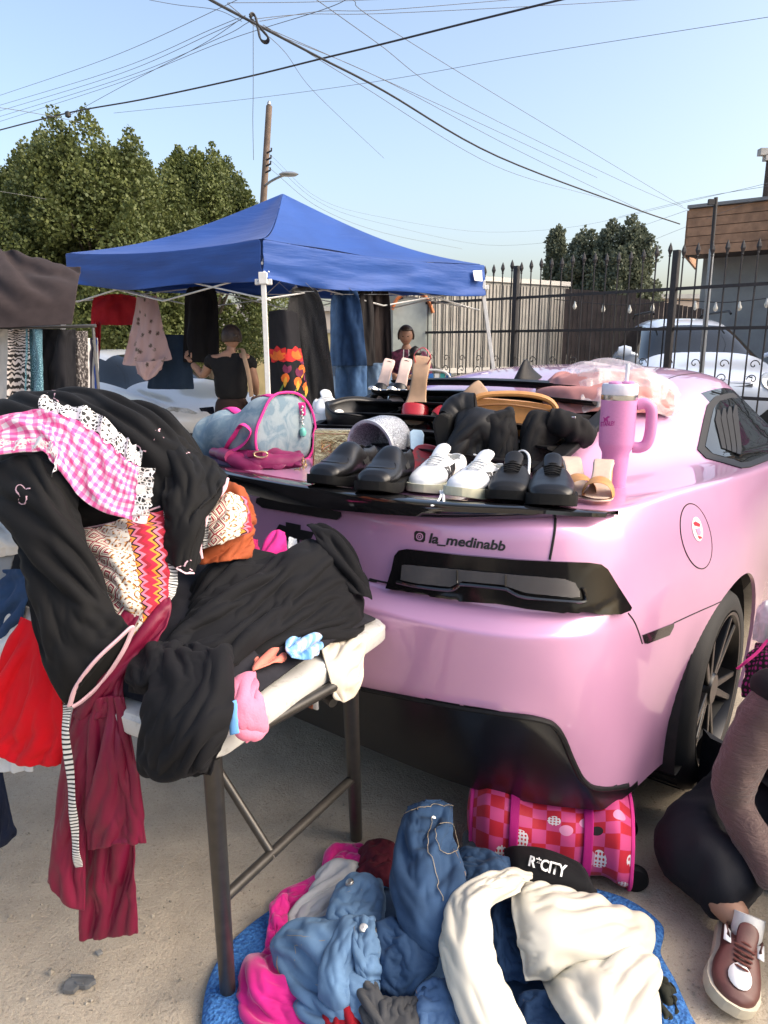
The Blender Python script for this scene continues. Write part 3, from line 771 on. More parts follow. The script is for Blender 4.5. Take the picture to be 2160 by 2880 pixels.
def tree(name, base, h, env, nclump, nleaf, leaf, mat, seed, label, group=None, up=1.5, cat='tree', cl=.55):
    """env(q) gives the crown radius at relative height q; clumps sit mostly near the outside; each is a shoot pointing up and out"""
    r = np.random.default_rng(seed); e = empty(name, base, label=label, cat=cat, group=group)
    C = []
    while len(C) < nclump:
        q = r.uniform(.0, 1) ** .8; a = r.uniform(0, 6.283); rad = env(q) * math.sqrt(r.uniform(.25, 1))
        C.append((rad * math.cos(a), rad * math.sin(a), h * (.22 + .78 * q), rad / max(env(q), .01), a))
    P = []; 
    for x, y, z, o, a in C:
        s = cl * r.uniform(.7, 1.25); n = int(nleaf * r.uniform(.7, 1.3))
        g = r.normal(0, 1, (n, 3)); g /= np.linalg.norm(g, axis=1, keepdims=True); g *= r.uniform(.25, 1, (n, 1)) ** .5
        tz = g[:, 2:3]
        w_ = np.where(tz > 0, 1 - .75 * np.clip(tz, 0, 1), 1.0)
        g = g * np.array([s, s, s * up]); g[:, :2] *= w_
        g[:, 0] += .25 * g[:, 2] * math.cos(a) * o * .6; g[:, 1] += .25 * g[:, 2] * math.sin(a) * o * .6
        P.append(g + np.array([x, y, z]))
    P = np.concatenate(P); n = len(P)
    d = r.normal(0, 1, (n, 3)); d[:, 2] = np.abs(d[:, 2]) * .8 + .25; d /= np.linalg.norm(d, axis=1, keepdims=True)
    s_ = np.cross(d, r.normal(0, 1, (n, 3))); s_ /= np.linalg.norm(s_, axis=1, keepdims=True)
    L = leaf * r.uniform(.7, 1.4, (n, 1)); Wd = L * .42
    V = np.stack([P, P + d * L * .5 + s_ * Wd, P + d * L, P + d * L * .5 - s_ * Wd], 1).reshape(-1, 3)
    F = np.arange(4 * n).reshape(-1, 4)
    mk('crown', V, F.tolist(), mat, e, False)
    m = MB(); top = h * .8
    m.tube([(0, 0, -.05), (.03, .02, h * .25), (-.03, .05, h * .5), (0, 0, top)], [h * .03, h * .024, h * .016, h * .005], 9)
    for x, y, z, o, a in C[::4]:
        z0 = z * r.uniform(.35, .6); m.tube([(0, .02, z0), (x * .45, y * .45, z0 + (z - z0) * .55), (x, y, z)], [h * .009, h * .006, h * .002], 5)
    m.build('trunk', BARK, e, True)
    return e
def ground_at(px, Y): p = at(px, 900, Y); return (p.x, Y, 0)
TG = 'dense green trees behind the stalls'
ficus = lambda w: (lambda q: w * (.62 + .55 * math.sin(math.pi * min(1, q * .85 + .12))) * (1 - .35 * max(0, q - .6) / .4))
tree('ficus_tree', ground_at(35, 17.5), 5.0, ficus(2.05), 130, 1350, .064, LEAF, 11, 'bushy green ficus tree rising behind the dark shade tarp', TG, cl=.5)
tree('ficus_tree', ground_at(300, 16.5), 5.1, ficus(2.05), 130, 1350, .064, LEAF, 12, 'tallest bushy green ficus tree behind the blue canopy left corner', TG, cl=.5)
tree('ficus_tree', ground_at(575, 18.5), 5.3, ficus(1.6), 84, 1300, .064, LEAF, 13, 'dark green ficus tree beside the wooden utility pole', TG, cl=.46)
tree('ficus_tree', ground_at(-190, 19), 4.6, ficus(1.7), 60, 1000, .075, LEAF, 14, 'bushy ficus tree at the end of the row, past the dark shade tarp', TG, cl=.5)
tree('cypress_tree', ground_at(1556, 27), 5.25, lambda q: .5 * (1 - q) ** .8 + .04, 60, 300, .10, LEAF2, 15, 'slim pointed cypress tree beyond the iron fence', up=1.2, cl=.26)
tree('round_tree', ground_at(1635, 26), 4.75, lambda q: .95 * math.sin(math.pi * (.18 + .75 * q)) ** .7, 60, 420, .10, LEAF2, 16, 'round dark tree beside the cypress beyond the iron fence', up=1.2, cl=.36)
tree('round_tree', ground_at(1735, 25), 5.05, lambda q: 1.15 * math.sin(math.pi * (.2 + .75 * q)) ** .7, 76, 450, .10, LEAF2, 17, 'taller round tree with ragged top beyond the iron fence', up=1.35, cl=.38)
# ================================================================== BLUE CANOPY
WHITE = plain('white_powder_coat', (.62, .62, .60), .45, var=.08)
t = NT('blue_polyester'); co = t.coord('Object'); n1 = t.noise(co, 2.2, 5); t.col(t.ramp(n1, [(.3, (.016, .078, .33, 1)), (.7, (.022, .10, .41, 1))])); t.set(Roughness=.6); t.b.inputs['Sheen Weight'].default_value = .1
wr = t.n('TexNoise'); mp = t.n('Mapping'); mp.inputs['Scale'].default_value = (1.2, 1.2, 9); t.l(co, mp.inputs[0]); t.l(mp.outputs[0], wr.inputs[0]); wr.inputs['Scale'].default_value = 1.6; wr.inputs['Detail'].default_value = 3
t.bump(wr.outputs[0], .5, .03)
tr = t.n('BsdfTranslucent'); tr.inputs[0].default_value = (.012, .06, .27, 1); mx = t.n('MixShader'); mx.inputs[0].default_value = .25
t.l(t.b.outputs[0], mx.inputs[1]); t.l(tr.outputs[0], mx.inputs[2]); t.l(mx.outputs[0], t.out.inputs[0]); BLUE = t.m
cN, cL, cR = at(735, 672, 6.6), at(186, 712, 8.2), at(1362, 745, 8.8)
cF = cL + cR - cN; cF.z = (cL.z + cR.z) / 2
PK = at(795, 545, (cL.y + cR.y) / 2)
can = empty('pop_up_canopy', (PK.x, PK.y, 0), label='blue pop-up canopy on white metal legs, clothes hung beneath', cat='canopy')
def panel(a, b, seed):
    n = 22; r = np.random.default_rng(seed); G = np.zeros((n, n, 3)); a, b, p = np.array(a), np.array(b), np.array(PK)
    nz = smooth_noise(n, n, 4, r)
    for i, u in enumerate(np.linspace(0, 1, n)):
        for j, v in enumerate(np.linspace(0, 1, n)):
            e = a + (b - a) * u; q = e + (p - e) * v
            q[2] -= .24 * math.sin(math.pi * v) * (.55 + .45 * math.sin(math.pi * u)) * (1 - .3 * v) + .05 * math.sin(math.pi * u) * (1 - v)
            q[2] += .012 * nz[i, j] * (1 - v) * min(1, 6 * u * (1 - u)); G[i, j] = q
    return grid_obj('roof_panel', G, BLUE, can, .004, 1)
def valance(a, b, seed, h0=.30):
    n, k = 46, 9; G = np.zeros((n, k, 3)); a, b = np.array(a), np.array(b); r = np.random.default_rng(seed); nz = smooth_noise(n, k, 6, r)
    d = b - a; nn = np.array([d[1], -d[0], 0]); nn /= np.linalg.norm(nn)
    c = (np.array(cN) + np.array(cF)) / 2
    if ((a + b) / 2 - c) @ nn < 0: nn = -nn
    for i, u in enumerate(np.linspace(0, 1, n)):
        for j, v in enumerate(np.linspace(0, 1, k)):
            q = a + d * u; q[2] -= .05 * math.sin(math.pi * u) + (h0 + .02 * math.sin(u * 9 + seed)) * v - .0
            G[i, j] = q + nn * (.012 + (.02 * nz[i, j] + .012 * math.sin(v * 14 + nz[i, j] * 2)) * v)
    return grid_obj('valance', G, BLUE, can, .003, 1)
for k, (a, b) in enumerate(((cL, cN), (cN, cR), (cR, cF), (cF, cL))): panel(a, b, 20 + k); valance(a, b, 30 + k, .33 if k < 2 else .28)
m = MB(); q = cR.copy(); pth = [at(1325, 762, 8.62), at(1350, 761, 8.7), at(1352, 792, 8.7), at(1330, 790, 8.62)]
m.prism([p + Vector((.012, -.03, 0)) for p in pth], None, (.004, -.012, 0)); m.build('printed_label', plain('label_white', (.7, .7, .7), .5), can, world=True)
def leg(top, px_b, Yb):
    b = at(*px_b, Yb); d = (b - top); b = top + d * ((0 - top.z) / d.z)
    m = MB(); u = d.normalized(); s_ = u.cross(Vector((0, 1, 0))).normalized(); f_ = s_.cross(u)
    def sq(p, w): return [p + s_ * w + f_ * w, p - s_ * w + f_ * w, p - s_ * w - f_ * w, p + s_ * w - f_ * w]
    mid = top.lerp(b, .5); v = sq(top, .021) + sq(b, .021)
    m.add(v, [(0, 1, 5, 4), (1, 2, 6, 5), (2, 3, 7, 6), (3, 0, 4, 7), (3, 2, 1, 0), (4, 5, 6, 7)])
    o = m.build('leg', WHITE, can, world=True); bevel(o, .004)
    j = MB(); j.box(top + u * .06, (.075, .075, .10)); j.box(top + u * .10 + Vector((.05, 0, .01)), (.05, .03, .05)); j.box(top + u * .10 + Vector((-.05, 0, .01)), (.05, .03, .05)); bevel(j.build('corner_joint', WHITE, o, world=True), .006)
    k = MB(); k.box((b.x, b.y, .004), (.09, .09, .008)); k.build('foot_plate', WHITE, o, world=True)
leg(cN + Vector((0, .03, -.26)), (756, 1150), 6.62); leg(cL + Vector((.03, 0, -.16)), (158, 1082), 8.05); leg(cR + Vector((-.03, 0, -.16)), (1386, 1024), 8.8); leg(cF + Vector((0, -.03, -.16)), (790, 1000), 10.4)
def truss(a, b):
    ctr = (cN + cF) / 2; inn = (ctr - (a + b) / 2); inn.z = 0; inn = inn.normalized() * .07
    a = a + Vector((0, 0, -.33)) + inn; b = b + Vector((0, 0, -.33)) + inn; M_ = (a + b) / 2
    for p, q in ((a + Vector((0, 0, .07)), M_.lerp(a, .0) + Vector((0, 0, -.17))), (a + Vector((0, 0, -.17)), M_ + Vector((0, 0, .07))), (M_ + Vector((0, 0, .07)), b + Vector((0, 0, -.17))), (M_ + Vector((0, 0, -.17)), b + Vector((0, 0, .07)))):
        m = MB(); m.tube([p, q], .013, 6, flat=.6); m.build('truss_bar', WHITE, can, world=True)
for a, b in ((cL, cN), (cN, cR), (cR, cF), (cF, cL)): truss(a, b)
for c_ in (cN, cL, cR, cF):
    m = MB(); m.tube([c_ + Vector((0, 0, -.2)), PK + Vector((0, 0, -.12))], .012, 6); m.build('roof_strut', WHITE, can, world=True)
# ================================================================== DARK SHADE TARP STALL at the left
SHADE = fabric('dark_brown_shade_net', (.035, .026, .026), .9, 200, .15)
tarp, _ = cloth('shade_tarp', [[(-260, 650, 7.6), (-60, 690, 7.2), (90, 725, 7.0), (222, 756, 6.9)], [(-260, 790, 6.7), (-60, 800, 6.5), (80, 812, 6.4), (222, 815, 6.4)], [(-260, 925, 6.25), (-60, 925, 6.2), (90, 922, 6.15), (206, 915, 6.15)]], SHADE, nu=26, nv=40, su=1.01, sv=1.01, push=.03, back=.03, amp=.01, cells=4, seed=4,
      label='dark brown shade cloth stretched over the neighbouring clothes stall', cat='tarp')
rack = empty('clothes_rail', at(60, 930, 6.5), label='metal rail holding the neighbouring stall clothes', cat='rail'); rack.location.z = 0
m = MB(); m.tube([at(-150, 931, 6.5), at(270, 916, 6.55)], .014, 8); m.build('rail', plain('grey_steel', (.2, .2, .2), .4, metal=.7), rack, True, True)
for p in ((-140, 6.5), (262, 6.55)):
    a = at(p[0], 922, p[1]); m = MB(); m.tube([a, Vector((a.x, a.y, 0))], .014, 8); m.build('post', MATS['grey_steel'], rack, True, True)
def zeb(t, u, v):
    co = t.coord('UV'); w_ = t.n('TexWave'); w_.inputs['Scale'].default_value = 9; w_.inputs['Distortion'].default_value = 9; w_.inputs['Detail Scale'].default_value = 1.2; t.l(co, w_.inputs[0])
    return t.ramp(w_.outputs['Fac'], [(.45, (.02, .018, .018)), (.52, (.6, .55, .53))])
def spk(a, b, s, lo=.5, hi=.6):
    def f(t, u, v):
        n = t.noise(t.coord('UV'), s, 2); return t.ramp(n, [(lo, a), (hi, b)])
    return f
def stripes(cols, w_):
    def f(t, u, v):
        x = t.math('FRACT', t.math('DIVIDE', v, w_)); return t.ramp(x, [(i / len(cols), c) for i, c in enumerate(cols)], 'CONSTANT')
    return f
def hangs(name, x0, x1, y0, y1, Y, mat, label, cat, group=None, flare=0, seed=0, folds=1.18, dx=0, ny=30, nx=26, shoulders=0, thick=.004):
    xm = (x0 + x1) / 2; w_ = (x1 - x0) / 2; rows = []
    for q in (0, .18, .5, 1):
        ww = w_ * (1 - shoulders * (1 - min(1, q * 5))) + flare * q; yy = y0 + (y1 - y0) * q
        rows.append([(xm + dx * q + ww * k, yy + (shoulders * 40 * abs(k) if q == 0 else 0), Y + .05 * math.sin(3 * k + seed)) for k in (-1, -.4, .3, 1)])
    o, X = cloth(name, rows, mat, nu=ny, nv=nx, su=1.0, sv=folds, seed=seed, push=.06, back=.06, amp=.02, cells=5, thick=thick, sub=1, label=label, cat=cat, group=group, it=50)
    return o
HW = 'clothes hanging from the neighbouring rail'
hangs('hanging_dress', -60, 40, 925, 1150, 6.42, fabric('white_cotton', (.55, .54, .52), .9), 'plain white dress on the neighbouring rail next to the zebra print', 'dress', HW, seed=1)
hangs('hanging_dress', 22, 82, 925, 1150, 6.3, fabric_uv('zebra_cloth', zeb), 'black and white zebra print dress hanging on the rail', 'dress', HW, 6, seed=2)
hangs('hanging_dress', 72, 118, 925, 1150, 6.25, fabric_uv('teal_sequin', spk((.03, .10, .14, 1), (.25, .45, .52, 1), 120), .5), 'teal blue speckled dress hanging beside the zebra print', 'dress', HW, 5, seed=3)
hangs('hanging_trousers', 112, 212, 925, 1160, 6.32, fabric('black_hang', (.012, .012, .015), .8), 'wide black trousers hanging under the dark tarp edge', 'trousers', HW, 4, seed=4)
hangs('hanging_blouse', 200, 246, 930, 1090, 6.42, fabric_uv('grey_leopard', spk((.03, .025, .025, 1), (.28, .26, .25, 1), 50)), 'grey and black patterned blouse hanging by the striped cloth', 'blouse', HW, 2, seed=5)
hangs('hanging_trousers', 232, 276, 950, 1100, 6.55, fabric_uv('blue_white_stripe', stripes([(.5, .5, .5), (.05, .12, .5), (.5, .5, .5), (.03, .03, .05)], .16)), 'white trousers with blue side stripes at the end of the rail', 'trousers', HW, 2, seed=6)
# ---- under the canopy, left part
HC = 'clothes hanging under the blue canopy'
hangs('hanging_shirt', 262, 385, 822, 915, 8.3, fabric('red_cotton', (.30, .012, .02), .85), 'red shirt hanging under the canopy left side', 'shirt', HC, 6, seed=7, shoulders=.3)
hangs('red_scarf', 268, 286, 905, 1030, 8.25, MATS['red_cotton'], 'narrow red scarf dangling below the hanging red shirt', 'scarf', HC, 0, seed=8, dx=-8, nx=8)
def floral(t, u, v):
    vo = t.n('TexVoronoi'); vo.inputs['Scale'].default_value = 11; t.l(t.coord('UV'), vo.inputs[0]); n = t.noise(t.coord('UV'), 60, 3)
    d = t.math('ADD', vo.outputs['Distance'], t.math('MULTIPLY', n, .5))
    return t.ramp(d, [(.35, (.12, .04, .05)), (.45, (.14, .13, .10)), (.56, (.52, .36, .35))])
FLOR = fabric_uv('floral_pink', floral)
bl = empty('hanging_blouse', (0, 0, 0), label='pale pink floral ruffled blouse hanging by the white car', cat='blouse', group=HC)
p_ = at(410, 960, 8.2); bl.location = (p_.x, p_.y, 1.2)
o, _ = cloth('bodice', [[(385, 832, 8.25), (410, 838, 8.2), (440, 828, 8.25)], [(372, 920, 8.2), (412, 930, 8.15), (458, 915, 8.2)], [(345, 1026, 8.15), (412, 1030, 8.1), (482, 1010, 8.15)]], FLOR, bl, nu=24, nv=26, su=1.02, sv=1.2, seed=9, push=.05, back=.05)
o, _ = cloth('ruffle', [[(378, 1015, 8.1), (412, 1018, 8.05), (462, 1005, 8.1)], [(388, 1050, 8.1), (415, 1072, 8.05), (452, 1040, 8.1)]], FLOR, bl, nu=12, nv=26, su=1.02, sv=1.25, seed=10, push=.05, back=.05)
hangs('hanging_skirt', 440, 535, 940, 1095, 8.35, fabric('dark_denim', (.018, .035, .065), .85, 500), 'dark navy denim skirt hanging behind the floral blouse', 'skirt', HC, 18, seed=11, dx=-8, folds=1.06)
hangs('hanging_shirt', 520, 612, 802, 1020, 8.3, fabric('black_cotton', (.010, .010, .012), .85), 'plain black sleeveless top hanging in front of the standing woman', 'shirt', HC, 4, seed=12, shoulders=.2)
# ---- under the canopy, right part: dress with printed flowers, speckled dress, jeans, black tops
BLK = fabric('black_hang', (.012, .012, .015))
fd_ = empty('flower_dress', at(800, 1000, 6.85), label='black dress with large red and orange flower print', cat='dress', group=HC); fd_.location.z = 0
o, X = cloth('dress_cloth', [[(756, 875, 6.95), (800, 870, 6.85), (836, 880, 6.95)], [(758, 1000, 6.9), (805, 1000, 6.8), (850, 1000, 6.9)], [(762, 1165, 6.9), (820, 1170, 6.8), (880, 1160, 6.9)]], BLK, fd_, nu=26, nv=24, su=1.0, sv=1.04, seed=13, push=.03, back=.03)
GB = BVHTree.FromPolygons([Vector(p) for p in X.reshape(-1, 3)], gridfaces(*X.shape[:2]))
PET = [plain('print_red', (.50, .012, .012), .8), plain('print_orange', (.62, .12, .012), .8), plain('print_yellow', (.62, .30, .03), .8), plain('print_plum', (.13, .01, .05), .8), plain('print_green', (.10, .17, .03), .8)]
def petal(cx, cy, a, l, w_, mi, name='flower_print'):
    ca, sa = math.cos(R(a)), math.sin(R(a)); pr = [(0, -.12), (.25, -.5), (.6, -.55), (.85, -.25), (1, 0), (.85, .25), (.6, .5), (.25, .45), (0, .12)]
    patch(name, [(cx + l * x * ca - w_ * y * sa, cy - l * x * sa - w_ * y * ca) for x, y in pr], PET[mi], .006 + .0005 * (petal.k % 9), .0, fd_, 5, bvh=GB); petal.k += 1
petal.k = 0
for cx, cy, sc_ in ((784, 1012, 1.0), (832, 1010, .92)):
    for a in (25, 60, 95, 130, 165): petal(cx, cy, a, 40 * sc_, 24, 0)
    for a in (45, 80, 115, 145): petal(cx, cy, a, 28 * sc_, 15, 1)
    petal(cx, cy, 90, 16, 10, 2)
for cx, cy in ((805, 1050), (838, 1060), (862, 1075), (850, 1025)):
    for a in (60, 100, 250, 280): petal(cx, cy, a, 26, 14, 3 if a < 200 else 1)
    petal(cx, cy + 10, 265, 30, 9, 2)
for x0, y0, a, l in ((802, 1075, 245, 90), (835, 1090, 240, 80), (862, 1100, 250, 60)): petal(x0, y0, a, l, 7, 4, 'stem_print')
for cx, cy in ((808, 1125), (845, 1130), (775, 1145)): petal(cx, cy, 80, 22, 16, 4, 'bud_print')
hangs('speckled_dress', 806, 905, 800, 1140, 6.98, fabric_uv('black_speckle', spk((.012, .012, .013, 1), (.16, .155, .15, 1), 320, .55, .66)), 'long sleeveless black dress flecked with grey under the canopy', 'dress', HC, 16, seed=14, dx=24, shoulders=.35, folds=1.12)
DEN = lambda n, c: fabric(n, c, .85, 420, .22, .35)
DENM = DEN('mid_denim', (.045, .095, .19)); DENL = DEN('light_denim', (.16, .24, .34)); DEND = DEN('deep_denim', (.018, .045, .105))
hangs('denim_overall', 930, 1010, 810, 1030, 7.3, DEND, 'dark denim dungaree dress hanging beside the speckled dress', 'dress', HC, 12, seed=15, dx=10, shoulders=.2)
hangs('hanging_jeans', 945, 1030, 1020, 1160, 7.35, DENM, 'ripped mid blue jeans hanging below the dungaree dress', 'jeans', HC, 4, seed=16)
hangs('hanging_jeans', 1028, 1100, 1020, 1120, 7.6, DENL, 'pale blue jeans hanging next to the black tops', 'jeans', HC, 6, seed=17)
hangs('hanging_blouse', 1000, 1048, 802, 1030, 7.55, fabric('charcoal_cloth', (.018, .016, .016), .85), 'charcoal top hanging on a hanger beside the dungaree dress', 'shirt', HC, 8, seed=18, shoulders=.3)
hangs('hanging_blouse', 1042, 1098, 805, 1030, 7.75, fabric('brown_black_cloth', (.022, .016, .015), .85), 'brownish black flared top hanging last under the canopy', 'shirt', HC, 8, seed=19, dx=-4, shoulders=.3)
HM = plain('wire_hanger', (.35, .35, .34), .4, metal=.6)
for x, y, Y, w_ in ((785, 800, 6.9, 36), (850, 792, 6.95, 36), (965, 800, 7.28, 36), (1030, 800, 7.5, 30), (1070, 800, 7.7, 30)):
    m = MB(); m.tube([at(x, y - 16, Y), at(x + 4, y - 22, Y), at(x + 6, y - 12, Y), at(x, y - 6, Y)], .004, 6); m.tube([at(x - w_, y + 28, Y), at(x, y - 6, Y), at(x + w_, y + 28, Y), at(x - w_, y + 28, Y)], .004, 6)
    m.build('wire_hanger', HM, smooth=True, label='thin wire clothes hanger hooked under the canopy frame', cat='hanger', group='wire hangers')
# ================================================================== PARKED CARS BEHIND
def paint(name, c, rough=.25):
    t = NT(name); t.set(Base_Color=c, Roughness=rough); t.b.inputs['Coat Weight'].default_value = .8; t.b.inputs['Coat Roughness'].default_value = .05; MATS[name] = t.m; return t.m
def rowcar(name, loc, yaw, rows, pm, label, half=.86, belt=.92, wr=.31, axles=(.85, 3.45), front_lamps=None, glassrows=(), sideglass=(), grp=None, roofrack=False, cat='car', lamps=(), grille=None, extra=None):
    """rows from the front bumper bottom over the bonnet, roof and tail: (x, z, half-width at that line); the flank hangs from the outermost line"""
    e = empty(name, loc, yaw, label=label, cat=cat, group=grp)
    cv = []; cf = []; cm = []; n = len(rows); idx = []
    for (x, z, hw, sx, sy, sz) in rows:
        idx.append([len(cv) + k for k in range(5)])
        cv += [(0, x, z), (hw * .5, x + .01, z - .006), (hw, x + .05 * (1 if x < 1 else 0), z - .03), (sy * .97, sx, sz + .01), (sy, sx, sz - .06)]
    for r in range(n - 1):
        for k in range(4):
            cf.append((idx[r][k], idx[r][k + 1], idx[r + 1][k + 1], idx[r + 1][k]))
            cm.append(1 if (r in glassrows and k < 2) or (r in sideglass and k == 2) else 0)
    lo = []
    for (x, z, hw, sx, sy, sz) in rows:
        b = len(cv); cv += [(sy + .015, sx, sz * .62 + .09), (sy - .03, sx, .26)]; lo.append((b, b + 1))
    for r in range(n - 1):
        cf.append((idx[r][4], lo[r][0], lo[r + 1][0], idx[r + 1][4])); cm.append(0)
        cf.append((lo[r][0], lo[r][1], lo[r + 1][1], lo[r + 1][0])); cm.append(0)
    N0 = len(cv); mir = {}
    for i in range(N0):
        if abs(cv[i][0]) < 1e-6: mir[i] = i
        else: mir[i] = len(cv); cv.append((-cv[i][0], cv[i][1], cv[i][2]))
    fs = cf + [tuple(reversed([mir[i] for i in f])) for f in cf]
    me = bpy.data.meshes.new('c'); me.from_pydata(cv, [], fs); me.polygons.foreach_set('material_index', cm + cm)
    o = bpy.data.objects.new('c', me); COL.objects.link(o); subsurf(o, 3)
    ev = o.evaluated_get(bpy.context.evaluated_depsgraph_get()).to_mesh()
    V_ = np.array([v.co[:] for v in ev.vertices]); M_ = np.array([p.material_index for p in ev.polygons]); F_ = np.array([p.vertices[:] for p in ev.polygons]); bpy.data.objects.remove(o)
    C = V_[F_].mean(1); keep = np.ones(len(F_), bool)
    for ax in axles: keep &= ~((np.hypot(C[:, 1] - ax, C[:, 2] - wr) < wr + .05) & (np.abs(C[:, 0]) > half * .82))
    for nm, s_, mt in (('body_shell', (M_ == 0) & keep, pm), ('window_glass', (M_ == 1) & keep, GLASS)):
        u, inv = np.unique(F_[s_], return_inverse=True); mk(nm, V_[u], inv.reshape(-1, 4), mt, e)
    bvh = BVHTree.FromPolygons([world_of(e) @ Vector(p) for p in V_], F_.tolist())
    m = MB(); m.box((0, (axles[0] + axles[1]) / 2, .34), (half * 1.6, axles[1] + .5, .2)); m.build('underbody', DARK, e)
    for ax in axles:
        for s_ in (-1, 1):
            M2 = Matrix.Translation((s_ * (half - .1), ax, wr)) @ Matrix.Rotation(s_ * R(90), 4, 'Y')
            w_ = bpy.data.objects.new('wheel', None); COL.objects.link(w_); w_.parent = e
            m = MB(); m.lathe([(.2, -.09), (wr - .03, -.1), (wr, -.06), (wr, .06), (wr - .03, .1), (.2, .09)], n=32, mtx=M2, capb=False, capt=False); m.build('tyre', RUB, w_, True)
            m = MB(); m.lathe([(.21, .085), (.18, .06), (.05, .075), (.001, .075)], n=24, mtx=M2, capb=False, capt=False); m.build('rim', plain('alloy', (.35, .35, .36), .35, metal=.8), w_, True)
    return e, bvh
CW = paint('white_car_paint', (.62, .63, .63, 1)); CG = paint('dark_green_paint', (.016, .030, .030, 1)); CS = paint('suv_white', (.60, .66, .74, 1))
sedan = [(.12, .30, .5, .3, .74, .42), (.0, .55, .55, .2, .76, .55), (.05, .70, .55, .3, .80, .70), (.6, .84, .58, .6, .82, .82), (1.25, .97, .6, 1.2, .84, .92), (2.05, 1.40, .50, 1.75, .85, .94), (2.9, 1.42, .52, 2.7, .85, .95), (3.65, 1.05, .56, 3.6, .84, .95), (4.3, 1.0, .6, 4.2, .82, .92), (4.45, .7, .6, 4.35, .8, .7), (4.42, .3, .6, 4.3, .76, .42)]
def front(e, bvh, lamps, grille, bumper_px=None):
    HL = plain('head_lamp_glass', (.30, .31, .30), .12, coat=1, var=.3)
    for px in lamps: patch('head_light', px, HL, .012, .01, e, 6, bvh=bvh, lap=6)
    if grille: patch('grille', grille, BLACKGLOSS, .012, .01, e, 6, bvh=bvh, lap=6)
p_ = at(600, 1190, 9.0)
wc, wb = rowcar('white_sedan', (-1.75, 8.95, 0), R(52), sedan, CW, 'white sedan parked behind the canopy, its bonnet towards the stall', glassrows=(4,), sideglass=(4, 5, 6))
front(wc, wb, [[(466, 1152), (480, 1146), (530, 1152), (556, 1164), (540, 1172), (490, 1168)]], [(560, 1150), (600, 1146), (606, 1176), (575, 1172)])
dc, db = rowcar('dark_green_sedan', (-1.05, 9.3, 0), R(-24), sedan, CG, 'dark green sedan parked behind the standing woman', glassrows=(4, 6), sideglass=(4, 5, 6))
# ---- white SUV behind the fence
suv = [(.15, .35, .55, .35, .78, .45), (.0, .62, .6, .25, .82, .62), (.06, .86, .62, .35, .85, .84), (.5, .98, .64, .6, .86, .94), (1.15, 1.08, .66, 1.1, .88, 1.0), (1.95, 1.62, .58, 1.7, .89, 1.03), (2.9, 1.68, .60, 2.7, .89, 1.05), (3.9, 1.62, .60, 3.85, .88, 1.05), (4.2, 1.1, .64, 4.15, .86, 1.0), (4.3, .7, .66, 4.2, .84, .7), (4.25, .35, .64, 4.1, .8, .45)]
sp_ = at(2038, 1080, 9.3)
m = MB(); m.box((6.6, 13.2, .09), (5.2, 9.0, .22)); bevel(m.build('pavement', plain('pavement_grey', (.30, .29, .27), .9, var=.15, scale=3), kind='structure'), .02)
sv, sb = rowcar('white_suv', (sp_.x, 9.3, .20), R(-9), suv, CS, 'white sport utility vehicle parked facing the iron fence', half=.9, wr=.36, axles=(.9, 3.5), glassrows=(4,), sideglass=(4, 5, 6))
HL = plain('head_lamp_glass', (.30, .31, .30), .12, coat=1, var=.3)
def local_hit(e, x, z):
    """a point on the nose of a car: x across, z up"""
    return None
inv = world_of(sv)
def nose(bvh, e, pts, name, mat, off=.012):
    M_ = world_of(e); d = (M_.to_3x3() @ Vector((0, 1, 0))); P = []
    for x, z in pts:
        o_ = M_ @ Vector((x, -3, z)); h = bvh.ray_cast(o_, d)
        if h[0]: P.append(h[0] - d * off)
    if len(P) < 3: return
    m = MB(); m.prism(P, None, d * .03); bevel(m.build(name, mat, e, world=True), .004)
ell = lambda cx, cz, a, b, n=18: [(cx + a * math.cos(t_), cz + b * math.sin(t_)) for t_ in np.linspace(0, 6.283, n, endpoint=False)]
for s_ in (-1, 1):
    nose(sb, sv, ell(s_ * .62, .80, .15, .105), 'head_light', HL, .03); nose(sb, sv, ell(s_ * .62, .80, .06, .055), 'lamp_reflector', plain('chrome', (.6, .6, .6), .15, metal=1), .045)
nose(sb, sv, [(-.36, .74), (.36, .74), (.38, .86), (-.38, .86)], 'grille', BLACKGLOSS, .02)
nose(sb, sv, [(-.34, .785), (.34, .785), (.34, .805), (-.34, .805)], 'grille_bar', MATS['chrome'], .03); nose(sb, sv, ell(0, .80, .07, .035), 'badge', MATS['chrome'], .04)
nose(sb, sv, [(-.7, .45), (.7, .45), (.7, .60), (-.7, .60)], 'lower_bumper', BLACKMAT, .02)
for s_ in (-1, 1):
    m = MB(); m.tube([(s_ * .86, 1.35, 1.10), (s_ * .98, 1.32, 1.14)], .03, 8); m.build('mirror_arm', CS, sv, True)
    m = MB(); m.lathe([(.001, -.08), (.06, -.07), (.085, 0), (.06, .07), (.001, .08)], n=14, mtx=Matrix.Translation((s_ * 1.04, 1.3, 1.16)) @ Matrix.Rotation(R(90), 4, 'Y') @ Matrix.Diagonal((1, .7, 1.25, 1)), capb=False, capt=False); m.build('side_mirror', CS, sv, True)
    m = MB(); m.tube([(s_ * .55, 2.0, 1.70), (s_ * .55, 2.1, 1.74), (s_ * .55, 3.6, 1.74), (s_ * .55, 3.75, 1.69)], .018, 8); m.build('roof_rail', BLACKMAT, sv, True)
m = MB(); m.tube([at(2030, 930, 10.8) + Vector((.18 * math.cos(a), 0, .18 * math.sin(a))) for a in np.linspace(0, 6.283, 16, endpoint=False)], .012, 6, closed=True)

